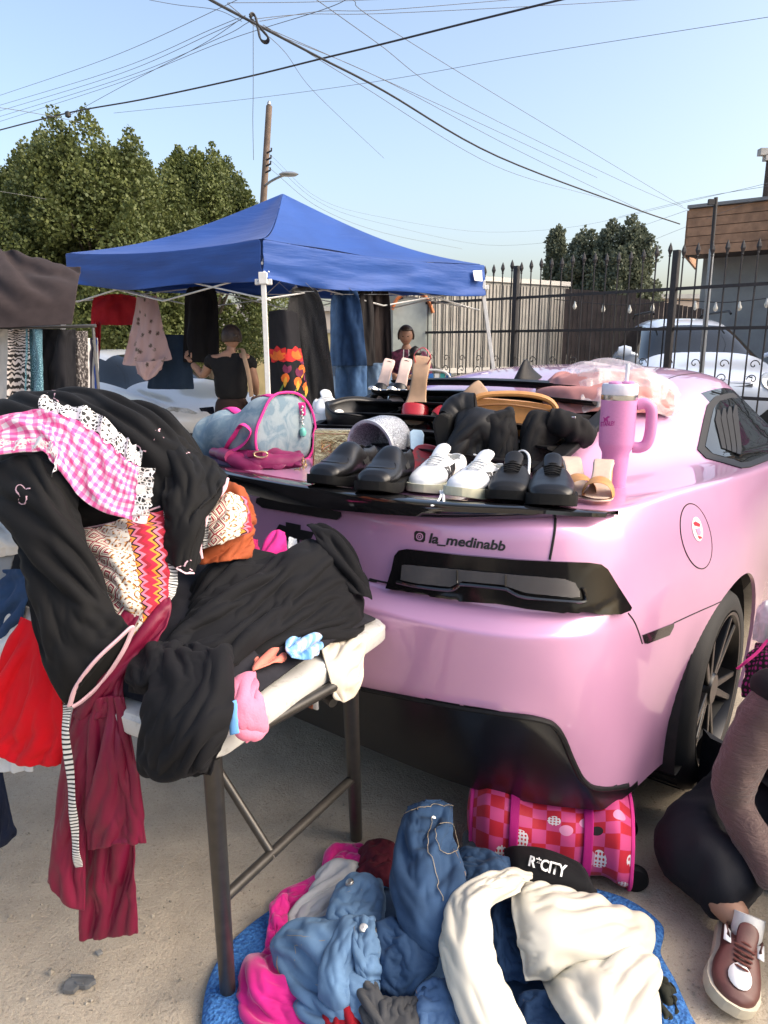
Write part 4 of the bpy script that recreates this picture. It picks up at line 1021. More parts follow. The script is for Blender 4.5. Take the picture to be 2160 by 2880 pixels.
# ================================================================== SMALL THINGS BY THE FENCE
STL = plain('grey_steel', (.2, .2, .2), .4, metal=.7)
ch_ = empty('striped_lawn_chair', at(1215, 1030, 8.7), label='folding lawn chair with blue and white striped webbing behind the coupe', cat='chair'); ch_.location.z = 0; cX, cY = ch_.location.x, ch_.location.y
W_ = lambda x, y, z: Vector((cX + x, cY + y, z))
m = MB(); m.tube(curve([W_(-.27, -.25, .42), W_(-.27, 0, .45), W_(-.25, .12, .95), W_(-.16, .15, 1.14), W_(.16, .15, 1.14), W_(.25, .12, .95), W_(.27, 0, .45), W_(.27, -.25, .42)], 50), .014, 8); m.build('frame', plain('white_tube', (.6, .6, .6), .4), ch_, True, True)
for q in range(7):
    x = -.21 + .07 * q; m = MB(); m.add([W_(x - .028, .12, .5), W_(x + .028, .12, .5), W_(x + .028, .16, 1.12), W_(x - .028, .16, 1.12)], [(0, 1, 2, 3)]); solid(m.build('webbing', fabric(['blue_web', 'white_web', 'green_web'][q % 3], [(.04, .16, .45), (.6, .6, .6), (.05, .30, .28)][q % 3]), ch_, world=True), .003, 0)
    m = MB(); m.add([W_(x - .028, -.25, .42), W_(x + .028, -.25, .42), W_(x + .028, .05, .44), W_(x - .028, .05, .44)], [(0, 1, 2, 3)]); solid(m.build('seat_webbing', MATS[['blue_web', 'white_web', 'green_web'][q % 3]], ch_, world=True), .003, 0)
for a in (-1, 1):
    m = MB(); m.tube([W_(.27 * a, -.25, .42), W_(.27 * a, .12, 0)], .012, 8); m.build('leg', MATS['white_tube'], ch_, True, True)
    m = MB(); m.tube([W_(.27 * a, .05, .46), W_(.27 * a, -.26, 0)], .012, 8); m.build('leg', MATS['white_tube'], ch_, True, True)
bk = empty('bicycle', at(1275, 1000, 9.35), label='teal bicycle leaning by the iron fence', cat='bicycle'); bk.location.z = 0; bX, bY = bk.location.x, bk.location.y
Q_ = lambda x, z, y=0: Vector((bX + x * .8, bY - x * .5 + y, z))
TEAL = plain('teal_frame', (.03, .22, .26), .35, coat=.4)
for x in (-.5, .5):
    m = MB(); m.tube([Q_(x + .33 * math.cos(a), .34 + .33 * math.sin(a)) for a in np.linspace(0, 6.283, 36, endpoint=False)], .02, 8, closed=True); m.build('tyre', RUB, bk, True, True)
    for k in range(10): a = math.pi * k / 5; m = MB(); m.tube([Q_(x, .34), Q_(x + .31 * math.cos(a), .34 + .31 * math.sin(a))], .0025, 4); m.build('spoke', STL, bk, True, True)
for p, q in (((-.5, .34), (-.15, .78)), ((-.5, .34), (-.02, .34)), ((-.02, .34), (-.18, .86)), ((-.02, .34), (.36, .74)), ((-.15, .76), (.34, .80)), ((.34, .92), (.5, .34))): m = MB(); m.tube([Q_(*p), Q_(*q)], .016, 8); m.build('frame_tube', TEAL, bk, True, True)
m = MB(); m.tube(curve([Q_(.30, 1.06, -.28), Q_(.33, 1.02, -.1), Q_(.34, 1.0), Q_(.33, 1.02, .1), Q_(.30, 1.06, .28)], 20), .013, 8); m.tube([Q_(.34, .9), Q_(.34, 1.0)], .014, 8); m.build('handlebar', IRONB if False else STL, bk, True, True)
m = MB(); m.lathe([(.001, -.03), (.08, -.02), (.09, .02), (.001, .03)], n=14, mtx=Matrix.Translation(Q_(-.19, .9)) @ Matrix.Diagonal((1.5, .8, 1, 1))); m.build('saddle', BLACKMAT, bk, True, True)
pb_ = empty('painted_board', at(1160, 900, 10.6), label='pale green painted board with an orange arch behind the canopy', cat='board'); pb_.location.z = 0
m = MB(); m.prism([at(1105, 990, 10.6), at(1215, 990, 10.6), at(1215, 850, 10.6), at(1160, 832, 10.6), at(1105, 850, 10.6)], None, (0, .05, 0)); m.build('board', plain('pale_green_board', (.50, .54, .48), .8, var=.15, scale=6), pb_, world=True)
m = MB(); m.tube(curve([at(1102, 870, 10.55), at(1120, 838, 10.55), at(1160, 822, 10.55), at(1200, 838, 10.55), at(1218, 880, 10.55)], 24), .05, 8, flat=.5); m.build('orange_arch', plain('orange_paint', (.55, .16, .04), .6), pb_, True, True)
# ================================================================== FENCE
IRON = plain('black_iron', (.022, .020, .020), .6, var=.3)
fA, fB = at(1190, 900, 10.9), at(1380, 900, 9.7); fA.z = fB.z = 0
pR = at(2120, 900, 7.2); pR.z = 0
fdir = (pR - fB).normalized(); fence = empty('iron_fence', fB, label='black wrought iron fence with spear-tipped bars behind the coupe', cat='fence')
start = fB - fdir * 1.75; LEN = (pR - start).length + 1.6; nb = int(LEN / .148); HF = 2.45
bar_me = None
m = MB(); m.tube([(0, 0, .05), (0, 0, HF - .12)], .0085, 5)
m.lathe([(.009, HF - .14), (.016, HF - .13), (.010, HF - .12), (.026, HF - .075), (.018, HF - .04), (.002, HF)], n=6)
bar0 = m.build('bar', IRON, fence)
for k in range(nb):
    p = start + fdir * (k * .148); o = bar0 if k == 0 else bar0.copy()
    if k: COL.objects.link(o)
    o.parent = fence; o.location = p - fB; o.location.z = (0 if k % 7 else .04) + random.uniform(-.015, .015)
an = math.atan2(fdir.y, fdir.x)
for z in (.22, .95, 1.62, 2.02):
    m = MB(); c = start + fdir * LEN / 2; m.box((c.x, c.y, z), (LEN, .022, .032), Matrix.Rotation(an, 3, 'Z')); m.build('rail', IRON, fence, world=True)
for k in range(0, nb, 14):
    p = start + fdir * (k * .148 + .074); m = MB(); m.box((p.x, p.y, 1.2), (.06, .06, 2.4), Matrix.Rotation(an, 3, 'Z')); m.build('post', IRON, fence, world=True)
sc_me = None
for k in range(0, nb - 2, 2):
    p = start + fdir * (k * .148 + .074)
    if sc_me is None:
        m = MB()
        for s_ in (-1, 1):
            m.tube([Vector(((.055 - .0065 * q) * math.cos(q * .8) * s_, 0, 1.20 + s_ * .0 + (.055 - .0065 * q) * math.sin(q * .8))) + Vector((0, 0, .07 * s_)) for q in np.linspace(0, 8, 22)], .0055, 5)
        o = m.build('scroll', IRON, fence); sc_me = o
    else: o = sc_me.copy(); COL.objects.link(o)
    o.location = p - fB; o.rotation_euler = (0, 0, an)
# ================================================================== BUILDINGS behind the fence
def quadbox(m, a, b, z0, z1, depth, mi=0):
    """upright slab whose front runs from a to b (ground points)"""
    d = (b - a); n = Vector((-d.y, d.x, 0)).normalized() * depth
    v = [Vector((p.x, p.y, z)) for z in (z0, z1) for p in (a, b, b + n, a + n)]
    m.add(v, [(0, 1, 5, 4), (1, 2, 6, 5), (2, 3, 7, 6), (3, 0, 4, 7), (4, 5, 6, 7), (3, 2, 1, 0)], mi)
def G(px, Y): p = at(px, 900, Y); return Vector((p.x, Y, 0))
CONC = plain('grey_render', (.33, .33, .32), .9, var=.15, scale=3, bump=.3, bdist=.01)
WOOD = plain('weathered_orange_plank', (.36, .20, .115), .8, var=.3, scale=5); WOODD = plain('dark_brown_plank', (.06, .043, .036), .85, var=.3, scale=5)
bld = empty('plank_topped_building', G(2050, 16), label='grey rendered building with an overhanging upper storey of orange planks', cat='building')
m = MB(); quadbox(m, G(1962, 16.5), G(2420, 14.5), 0, at(1990, 705, 16.3).z, 4); m.build('wall', CONC, bld, world=True)
zt0, zt1 = at(1910, 700, 15.6).z, at(1910, 592, 15.6).z
m = MB(); quadbox(m, G(1912, 15.9), G(2420, 13.9), zt0 - .1, zt1 - .02, .8); m.build('upper_core', WOODD, bld, world=True)
for k in range(5):
    h = (zt1 - zt0 + .15) / 5; z0 = zt0 - .12 + h * k
    m = MB(); quadbox(m, G(1910, 15.6), G(2420, 13.6), z0, z0 + h * .93, .05); m.build('plank', WOOD, bld, world=True)
    m = MB(); a = G(1910, 15.62); quadbox(m, a + Vector((.06, .1, 0)), a + Vector((1.5, 3, 0)), z0, z0 + h * .93, .05); m.build('plank', WOOD, bld, world=True)
m = MB(); quadbox(m, G(2136, 14.55), G(2152, 14.5), zt0 - .1, zt1 + .05, .1); m.build('corner_post', WOODD, bld, world=True)
m = MB(); quadbox(m, G(1905, 15.55), G(2420, 13.5), zt1 + .03, zt1 + .09, 1.0); m.build('roof_edge', plain('roof_tin', (.2, .2, .2), .6), bld, world=True)
# brown board wall with a sloping top
bw = empty('brown_board_wall', G(1780, 14), label='dark brown board wall with stepped sloping top behind the iron fence', cat='wall')
N_ = 30
for k in range(N_):
    q = k / N_; pa = 1585 + (1985 - 1585) * q; pb = 1585 + (1985 - 1585) * (q + .92 / N_); Y = 15.5 - 1.2 * q
    ytop = 812 + 28 * q + (40 * max(0, q - .2))
    m = MB(); quadbox(m, G(pa, Y), G(pb, Y - .03), 0, at(pa, ytop if not 12 < k < 15 else ytop - 16, Y).z, .05); m.build('board', WOODD, bw, world=True)
# pale corrugated trailer
TRL = plain('cream_painted_metal', (.34, .32, .28), .6, var=.12, scale=4)
tr_ = empty('cream_trailer', G(1420, 15), label='cream ribbed metal trailer standing behind the iron fence', cat='trailer')
zt = at(1400, 790, 15).z; zt2 = at(1590, 850, 17).z
m = MB(); a, b = G(1150, 13.8), G(1595, 16.2); m_ = MB(); quadbox(m, a, b, .35, zt, 2.2); m.build('box_body', TRL, tr_, world=True)
d = (b - a); nrm = Vector((d.y, -d.x, 0)).normalized()
for k in range(46):
    p = a + d * (k + .5) / 46 + nrm * .012; m = MB(); m.box((p.x, p.y, (.4 + zt - .05) / 2), (.035, .02, zt - .5), Matrix.Rotation(math.atan2(d.y, d.x), 3, 'Z')); m.build('rib', TRL, tr_, world=True)
m = MB(); quadbox(m, a + nrm * .05, b + nrm * .05, zt - .02, zt + .07, 2.3); m.build('roof_rim', plain('cream_rim', (.55, .53, .48), .6), tr_, world=True)
m = MB(); quadbox(m, a + nrm * .03, b + nrm * .03, .9, 1.0, .02); m.build('side_strip', plain('cream_rim', (.55, .53, .48)), tr_, world=True)
for k in (.2, .28, .75):
    p = a + d * k; m = MB(); m.lathe([(.2, -.1), (.38, -.11), (.40, 0), (.38, .11), (.2, .1)], n=28, mtx=Matrix.Translation((p.x, p.y, .40)) @ Matrix.Rotation(math.atan2(d.y, d.x), 4, 'Z') @ Matrix.Rotation(R(90), 4, 'X')); m.build('wheel', RUB, tr_, True, True)
# dark van shape between, low wall at far left behind the trees
v2, v2b = rowcar('dark_parked_car', (G(1640, 12.2).x, 12.2, 0), R(-70), sedan, paint('grey_blue_paint', (.05, .06, .075, 1)), 'dark grey car parked behind the iron fence', glassrows=(4, 6), sideglass=(4, 5, 6))
yw = empty('yellow_garden_wall', G(330, 21), label='pale yellow low wall with green hedge foot behind the white sedan', cat='wall')
m = MB(); quadbox(m, G(-500, 21.5), G(1150, 21.5), 0, 1.75, .2); m.build('wall_body', plain('yellow_wall', (.50, .43, .24), .9, var=.2, scale=2), yw, world=True)
m = MB(); quadbox(m, G(-500, 21.45), G(1150, 21.45), 1.75, 1.85, .3); m.build('wall_cap', CONC, yw, world=True)
# far horizon closers: low grey houses
for k, (p0, p1, Y, z1, c) in enumerate(((900, 1320, 30, 2.7, (.42, .38, .34)), (1200, 1560, 34, 3.0, (.36, .38, .38)), (1780, 2300, 32, 3.3, (.40, .33, .28)), (-900, 160, 30, 3.2, (.40, .38, .34)), (100, 700, 32, 2.9, (.33, .32, .31)))):
    e = empty('distant_house', G((p0 + p1) / 2, Y), label=['pale beige distant house behind the canopy', 'grey distant house behind the cream trailer', 'brownish distant house behind the white vehicle', 'beige distant house behind the ficus trees', 'grey distant house hidden behind the ficus and canopy'][k], cat='house', group='distant houses')
    m = MB(); quadbox(m, G(p0, Y), G(p1, Y + .5), 0, z1, 5); m.build('wall', plain('far_wall_%d' % k, c, .9, var=.12, scale=1), e, world=True)
    m = MB(); quadbox(m, G(p0 - 10, Y - .2), G(p1 + 10, Y + .3), z1, z1 + .18, 5.4); m.build('roof', CONC, e, world=True)
    for q in (.25, .6):
        m = MB(); px = p0 + (p1 - p0) * q; quadbox(m, G(px, Y - .05 + .5 * q), G(px + 60, Y - .02 + .5 * q), 1.1, 2.0, .04); m.build('window', GLASS, e, world=True)
# galvanised pole at the building, string lights
m = MB(); a = at(2014, 555, 9.0); b = at(1985, 900, 9.05); b = a + (b - a) * (a.z / (a.z - b.z)); gp = empty('galvanised_pole', (b.x, b.y, 0), label='slim galvanised pole with a cable clamp in front of the plank building', cat='pole')
GALV = plain('galvanised', (.33, .35, .36), .4, metal=.6)
m.tube([b, a.lerp(b, .18)], .030, 10); m.build('lower_tube', GALV, gp, True, True); m = MB(); m.tube([a.lerp(b, .18), a], .022, 10); m.build('upper_tube', IRON, gp, True, True)
m = MB(); m.box(a + Vector((-.05, 0, -.05)), (.07, .04, .06)); m.build('cable_clamp', IRON, gp, world=True)
stl = empty('string_lights', at(1900, 860, 9.5), label='string of clear bulbs slung in front of the grey building', cat='string lights')
sp0 = curve([at(1560, 842, 11.2), at(1750, 858, 10.4), at(1905, 845, 9.8), at(2050, 850, 9.3), at(2240, 828, 8.9)], 40)
m = MB(); m.tube(sp0, .006, 5); m.build('cord', IRON, stl, True, True)
for k in range(3, 40, 4):
    m = MB(); m.lathe([(.012, 0), (.014, -.03), (.03, -.07), (.022, -.10), (.002, -.115)], sp0[k], 10); m.build('bulb', plain('clear_bulb', (.6, .58, .5), .1, coat=1), stl, True, True)

# ================================================================== POLES AND WIRES
PW = plain('weathered_pole_wood', (.15, .11, .085), .85, var=.3, scale=4)
up_ = empty('utility_pole', G(742, 22), label='wooden utility pole with street lamp rising behind the blue canopy', cat='utility pole')
pt = at(757, 298, 22); pb = at(742, 545, 22); pb = pt + (pb - pt) * (pt.z / (pt.z - pb.z))
m = MB(); m.tube([pb, pt], [.12, .085], 12); m.build('pole', PW, up_, True, True)
for y in (425, 445, 462, 480):
    a = at(750 - (y - 425) * .06, y, 21.85); m = MB(); m.tube([a + Vector((0, 0, -.05)), a + Vector((.14, -.05, 0)), a + Vector((.14, -.05, .07))], .025, 6); m.build('insulator', IRON, up_, True, True)
la = curve([at(748, 520, 21.9), at(765, 508, 21.7), at(790, 496, 21.5), at(806, 492, 21.4)], 12); m = MB(); m.tube(la, .035, 8); m.build('lamp_arm', GALV, up_, True, True)
m = MB(); m.lathe([(.01, -.04), (.10, -.03), (.14, .02), (.09, .07), (.02, .08)], n=14, mtx=Matrix.Translation(at(812, 492, 21.3)) @ Matrix.Diagonal((2.0, 1, 1, 1))); m.build('lamp_head', GALV, up_, True, True)
m = MB(); m.lathe([(.02, 0), (.06, .03), (.05, .09), (.02, .13)], pt, 8); m.build('pole_top_pin', GALV, up_, True, True)
p2_ = empty('roadside_pole', G(2190, 20), label='dark pole with stepped grey bracket beyond the plank building', cat='pole')
a = at(2172, 420, 20); m = MB(); m.tube([Vector((a.x, a.y, 0)), a], .11, 10); m.build('pole', WOODD, p2_, True, True)
m = MB(); m.box(at(2160, 428, 20), (.45, .2, .16)); m.box(at(2165, 444, 20), (.28, .2, .14)); m.build('bracket', CONC, p2_, world=True)
WIRE = plain('wire_grey', (.10, .10, .10), .6); WIREB = plain('cable_black', (.018, .018, .018), .5)
def wire(pts, r, mat, name='power_line', n=30, label=None, group=None, cat='wire'):
    m = MB(); m.tube(curve([at(*p) for p in pts], n), r, 5); return m.build(name, mat, smooth=True, label=label, cat=cat, group=group)
thick = empty('overhead_cable', at(700, 60, 8), label='thick black overhead cable with a coiled loop tied to it', cat='cable')
m = MB(); m.tube(curve([at(560, -20, 7.2), at(600, 4, 7.4), at(690, 52, 8), at(905, 165, 9.4), at(1080, 256, 10.6), at(1400, 440, 13), at(1780, 585, 16), at(1912, 630, 17)], 50), .013, 6); m.build('cable', WIREB, thick, True, True)
lp = [at(x, y, 7.98 + .02 * k) for k, (x, y) in enumerate([(702, 42), (708, 36), (716, 42), (722, 62), (736, 82), (750, 98), (753, 108), (748, 115), (738, 114), (730, 105), (726, 88), (720, 66), (708, 54), (702, 46)])]
for k in range(3):
    m = MB(); m.tube(curve([p + Vector((.004 * k, .012 * k, -.006 * k)) for p in lp], 50), .009, 6); m.build('coil_turn', WIREB, thick, True, True)
wire([(-40, 376, 14), (190, 318, 12.4), (400, 280, 11.5), (680, 220, 10.4), (905, 165, 9.6), (1080, 123, 9), (1330, 60, 8.3), (1600, -6, 7.6)], .011, WIREB, 'overhead_cable', 40, 'taut black cable crossing above the trees with small junction knobs', cat='cable')
m = MB(); m.lathe([(.01, -.05), (.045, -.03), (.045, .03), (.01, .05)], at(191, 322, 12.3), 10); m.build('cable_knob', WIREB, smooth=True, label='small black knob clamped on the taut overhead cable', cat='clamp')
WG = 'thin grey wires overhead'; WL = 'thin grey wire running across the sky'
for pts in ([(320, 318, 15), (700, 278, 13.6), (1080, 226, 12.4), (1500, 152, 11), (2200, 42, 9)], [(640, 10, 9), (700, 60, 10), (800, 145, 13), (890, 265, 17), (1080, 445, 22)], [(-20, 275, 16), (300, 165, 12), (620, 22, 9), (680, -12, 8.6)], [(-20, 302, 16), (330, 195, 12.5), (600, 80, 9.4), (690, 44, 8.6)], [(-20, 318, 16), (330, 210, 12.5), (600, 92, 9.4), (690, 48, 8.6)],
            [(-20, 334, 16), (350, 218, 12.5), (610, 110, 9.4), (700, 62, 8.6)], [(-20, 348, 16), (330, 235, 12.5), (620, 120, 9.4), (900, 30, 7.5), (990, -10, 7)], [(200, 322, 13), (340, 245, 11.5), (560, 130, 10), (690, 45, 9)],
            [(700, 55, 9), (860, 40, 9.4), (1080, 38, 9.8), (1600, 12, 10.5), (1900, -8, 11)], [(640, 8, 9), (860, 6, 9.4), (1080, -2, 9.8)], [(730, 60, 9), (900, 32, 9.4), (1080, 28, 9.6), (1500, -6, 10.4)], [(990, -4, 9), (1080, 72, 10.4), (1500, 330, 15), (1920, 580, 20)], [(880, -8, 9), (1060, 120, 10.4), (1300, 290, 14), (1750, 510, 19), (1930, 588, 21)],
            [(730, 70, 9.6), (1060, 215, 12), (1400, 370, 15), (1680, 500, 19)], [(730, 78, 9.6), (1080, 225, 12), (1450, 420, 15.6), (1800, 590, 20)], [(740, 70, 9), (1000, 230, 12), (1400, 470, 16), (1700, 560, 20)], [(712, 70, 8.4), (712, 260, 8.8), (711, 340, 9), (713, 450, 9.2)],
            [(420, 0, 10), (500, 14, 10), (610, 28, 9.6), (680, 60, 9)], [(-20, 300, 10), (60, 312, 10.4), (150, 328, 11), (230, 345, 12)], [(-20, 535, 12), (60, 548, 12.5), (130, 560, 13)], [(755, 430, 21.8), (900, 560, 24), (1080, 612, 27), (1350, 652, 32), (1600, 640, 30), (2000, 552, 16), (2200, 505, 12)],
            [(755, 445, 21.8), (900, 570, 24), (1080, 630, 27), (1380, 690, 32), (1700, 660, 26), (2000, 570, 16)], [(755, 470, 21.8), (900, 585, 24), (1080, 655, 28), (1300, 700, 34)], [(1740, 610, 26), (1950, 560, 17), (2180, 520, 13)], [(1800, 690, 26), (2000, 610, 15), (2180, 545, 12)]):
    wire(pts, .0026 + .00008 * pts[-1][2], WIRE, label=WL, group=WG)
# ================================================================== GOODS ON THE TRUNK
def on_top(px, py, off=0.0):
    h = hit(TOPB, px, py, off); return h[0]
def down(x, y):
    p = TOPB.ray_cast(Vector((x, y, 3)), Vector((0, 0, -1)))[0]; return p.z if p else 1.08
def obj_bvh(o):
    dg = bpy.context.evaluated_depsgraph_get(); e = o.evaluated_get(dg); me = e.to_mesh(); M_ = world_of(o)
    return BVHTree.FromPolygons([M_ @ v.co for v in me.vertices], [tuple(p.vertices) for p in me.polygons])
def interp(tab, s):
    xs, ys = zip(*tab); return float(np.interp(s, xs, ys))
def shoe_last(L, W, prof, wid, open_to=.45, open_w=.66, n=44, k=26, z0=.0):
    """upper of a closed shoe, heel at y=0, toe at y=L; returns verts, faces without the opening"""
    v = []; f = []
    for i in range(n):
        s = i / (n - 1); s2 = .5 - .5 * math.cos(math.pi * s) if True else s
        h = interp(prof, s2); w_ = interp(wid, s2) * W / 2
        for j in range(k):
            a = 2 * math.pi * j / k; c, d = math.cos(a), math.sin(a)
            x = w_ * math.copysign(abs(c) ** .75, c); zz = h * (.5 + .5 * math.copysign(abs(d) ** .8, d))
            x *= 1 - .28 * max(0, (zz / max(h, .001) - .35)) ** 1.2
            v.append(Vector((x + .012 * math.sin(math.pi * s2) * 0, s2 * L, z0 + zz)))
    for i in range(n - 1):
        for j in range(k):
            q = (i * k + j, i * k + (j + 1) % k, (i + 1) * k + (j + 1) % k, (i + 1) * k + j)
            c = sum((v[a] for a in q), Vector()) / 4; s2 = c.y / L; h = interp(prof, s2); w_ = interp(wid, s2) * W / 2
            if .035 < s2 < open_to and c.z - z0 > h * .90 and abs(c.x) < w_ * open_w: continue
            f.append(q)
    f += [tuple(range(k)), tuple((n - 1) * k + j for j in range(k))]
    return v, f
def sole_mesh(m, L, W, wid, z0, z1, grow=.004, toe_up=0.0, mi=0, arch=None, n=40):
    pts = []
    for s in np.linspace(0, 1, n): s2 = .5 - .5 * math.cos(math.pi * s); pts.append((interp(wid, s2) * W / 2 + grow, s2 * (L + 2 * grow) - grow))
    o = [(x, y) for x, y in pts] + [(-x, y) for x, y in reversed(pts)]
    lift = lambda y: toe_up * max(0, (y / L - .72) / .28) ** 2
    lo = lambda y: (z0 + lift(y) + (arch(y / L) if arch else 0))
    N = len(o); v = [(x * .97, y, lo(y)) for x, y in o] + [(x, y, lo(y) + .004) for x, y in o] + [(x, y, z1 + lift(y) * .6) for x, y in o]
    f = [(i, (i + 1) % N, N + (i + 1) % N, N + i) for i in range(N)] + [(N + i, N + (i + 1) % N, 2 * N + (i + 1) % N, 2 * N + i) for i in range(N)]
    h = N // 2
    for lv_ in (0, 2): f += [(lv_ * N + i, lv_ * N + i + 1, lv_ * N + N - 2 - i, lv_ * N + N - 1 - i) for i in range(h - 1)]
    m.add(v, f, mi)
WID = [(0, .35), (.03, .58), (.12, .72), (.3, .74), (.5, .78), (.68, .98), (.8, .98), (.9, .82), (.96, .55), (1, .2)]
WIDSQ = [(0, .35), (.03, .62), (.12, .76), (.3, .76), (.5, .80), (.68, 1.0), (.82, 1.0), (.93, .9), (.98, .66), (1, .35)]
def place(name, toe_px, heel_px, zs=None, L=.28, tilt=0.0, roll=0.0, **k):
    """an Empty whose +Y runs from heel to toe; the toe rests where the pixel meets the trunk"""
    a = on_top(*toe_px); b = atz(*heel_px, a.z)
    d = a - b; d.z = 0; d.normalize(); hz = math.atan2(-d.x, d.y)
    o_ = Vector((a.x, a.y, 0)) - d * L
    zt_, zh_ = a.z, down(o_.x, o_.y); zm = max(zt_, zh_)
    e = empty(name, (o_.x, o_.y, zh_ if zh_ > zt_ - .03 else zt_), hz, **k)
    e.rotation_euler = (math.atan2(zt_ - e.location.z, L) + tilt, roll, hz)
    return e
LEA = plain('black_leather', (.009, .009, .010), .33, var=.3, scale=20, bump=.25, bdist=.001, spec=.4); LEAD = plain('black_leather_dull', (.010, .010, .011), .5, var=.3, scale=20, bump=.3, bdist=.001, spec=.3)
RUBK = plain('black_rubber_sole', (.009, .009, .009), .65, bump=.3, scale=30, spec=.2); INS = plain('dark_lining', (.02, .02, .022), .9)
def upper(e, v, f, mat, name='upper', thick=.004, sub=1):
    o = mk(name, v, f, mat, e); bm = bmesh.new(); bm.from_mesh(o.data); bmesh.ops.delete(bm, geom=[q for q in bm.verts if not q.link_faces], context='VERTS'); bmesh.ops.recalc_face_normals(bm, faces=bm.faces); bm.to_mesh(o.data); bm.free(); o.data.polygons.foreach_set('use_smooth', [True] * len(o.data.polygons))
    solid(o, thick, -1)
    if sub: subsurf(o, sub)
    return o
def slip_on(toe, heel, label, **k):
    L = .30; e = place('slip_on_shoe', toe, heel, L=L, label=label, cat='shoe', group='shoes laid out on the trunk', **k)
    P = [(0, .05), (.03, .078), (.1, .088), (.2, .080), (.36, .084), (.46, .098), (.54, .088), (.66, .062), (.8, .046), (.92, .040), (.98, .028), (1, .012)]
    v, f = shoe_last(L, .105, P, WIDSQ, .42, .74, z0=.022); o = upper(e, v, f, LEA)
    m = MB(); sole_mesh(m, L, .105, WIDSQ, .0, .028, .005, .012, arch=lambda s: .014 * math.exp(-((s - .40) / .09) ** 2)); m.build('sole', RUBK, e, True)
    for s_ in (-1, 1):
        m = MB(); m.add([(s_ * .031, .095, .083), (s_ * .040, .09, .055), (s_ * .0405, .125, .052), (s_ * .031, .14, .088)], [(0, 1, 2, 3)]); solid(m.build('elastic_gore', fabric('black_elastic', (.02, .02, .02), .9, 900), e), .006, 0)
    ty = lambda s: interp(P, s) + .029
    m = MB(); pts = [Vector((.040 * math.sin(a), L * (.74 + .10 * math.cos(a)), 0)) for a in np.linspace(-2.2, 2.2, 24)]
    bv = obj_bvh(o); MM = world_of(e); P2 = []
    for p in pts:
        h = bv.ray_cast(MM @ Vector((p.x, p.y, .3)), (MM.to_3x3() @ Vector((0, 0, -1))))
        if h[0]: P2.append(MM.inverted() @ (h[0]))
    if len(P2) > 4: m.tube(P2, .0018, 6); m.build('toe_seam', LEAD, e, True)
    m = MB(); m.lathe([(.0, 0)] and [(.001, 0), (.006, 0), (.006, .002)], n=10, mtx=Matrix.Translation((.037, .12, .09)) @ Matrix.Rotation(R(90), 4, 'Y')); m.build('metal_stud', plain('chrome', (.6, .6, .6), .15, metal=1), e)
    return e
slip_on((898, 1372), (1062, 1318), 'black leather slip-on shoe pointing along the spoiler edge', )
slip_on((1042, 1392), (1170, 1318), 'black leather slip-on shoe beside the white striped sneaker', )
def sneaker(toe, heel, label, upm, solem, stripem, lacem, L=.29, W=.112, stripes=3, laces=6, tongue=True, tab=True, wid=WID, solez=.026, **k):
    e = place('sneaker', toe, heel, L=L, label=label, cat='shoe', group='shoes laid out on the trunk', **k)
    P = [(0, .035), (.03, .052), (.1, .058), (.2, .050), (.36, .052), (.46, .068), (.55, .066), (.66, .053), (.8, .041), (.92, .034), (.98, .023), (1, .010)]
    v, f = shoe_last(L, W, P, wid, .44, .72, z0=solez - .008); o = upper(e, v, f, upm)
    m = MB(); sole_mesh(m, L, W, wid, 0, solez, .005, .010); m.build('sole', solem, e, True)
    bv = obj_bvh(o); MM = world_of(e); iv = MM.inverted(); Dn = MM.to_3x3() @ Vector((0, 0, -1))
    def srf(x, y, off=.003):
        h = bv.ray_cast(MM @ Vector((x, y, .35)), Dn); return (iv @ h[0]) + Vector((0, 0, off)) if h[0] else Vector((x, y, .08))
    def side(s_, y, z, off=.0025):
        h = bv.ray_cast(MM @ Vector((s_ * .3, y, z)), MM.to_3x3() @ Vector((-s_, 0, 0))); return (iv @ h[0]) + Vector((s_ * off, 0, 0)) if h[0] else None
    if stripes:
        for s_ in (-1, 1):
            for q in range(stripes):
                y0 = L * (.70 - .09 * q); P_ = [(side(s_, y0, .030), side(s_, y0 + .017, .030)), (side(s_, y0 - .012, .048), side(s_, y0 + .005, .048)), (side(s_, y0 - .022, .064), side(s_, y0 - .005, .064))]
                vv = []; 
                for a, b in P_:
                    if a and b: vv += [a, b]
                if len(vv) >= 4: m = MB(); m.add(vv, [(2 * i, 2 * i + 1, 2 * i + 3, 2 * i + 2) for i in range(len(vv) // 2 - 1)]); solid(m.build('side_stripe', stripem, e), .002, 0)
    for q in range(laces):
        y = L * (.47 + .042 * q); a = srf(-.026 + .0015 * q, y, .002); b = srf(0, y + .006, .008); c = srf(.026 - .0015 * q, y, .002)
        m = MB(); m.tube(curve([a, b, c], 9), .0036, 6, flat=.55); m.build('lace', lacem, e, True)
    if tongue:
        m = MB(); tp = [(-.024, .50 * L, .1), (.024, .50 * L, .1)]; vv = []
        for y, z, w_ in ((.60 * L, .047, .02), (.52 * L, .060, .024), (.44 * L, .070, .026), (.39 * L, .080, .024), (.37 * L, .083, .014)): vv += [(-w_, y, z + solez), (0, y, z + .006 + solez), (w_, y, z + solez)]
        m.add(vv, [(3 * i + j, 3 * i + j + 1, 3 * i + j + 4, 3 * i + j + 3) for i in range(4) for j in range(2)]); o2 = m.build('tongue', upm, e, True); solid(o2, .007, 0); subsurf(o2, 1)
    # dangling lace ends and bow
    return e, srf
WLE = plain('white_leather', (.72, .73, .74), .5, var=.06, scale=20, bump=.2); CRM = plain('cream_rubber', (.60, .58, .42), .6, var=.1, bump=.3); BST = plain('black_stripe', (.015, .015, .016), .5); WLC = fabric('white_lace', (.72, .72, .70), .9, 1500)
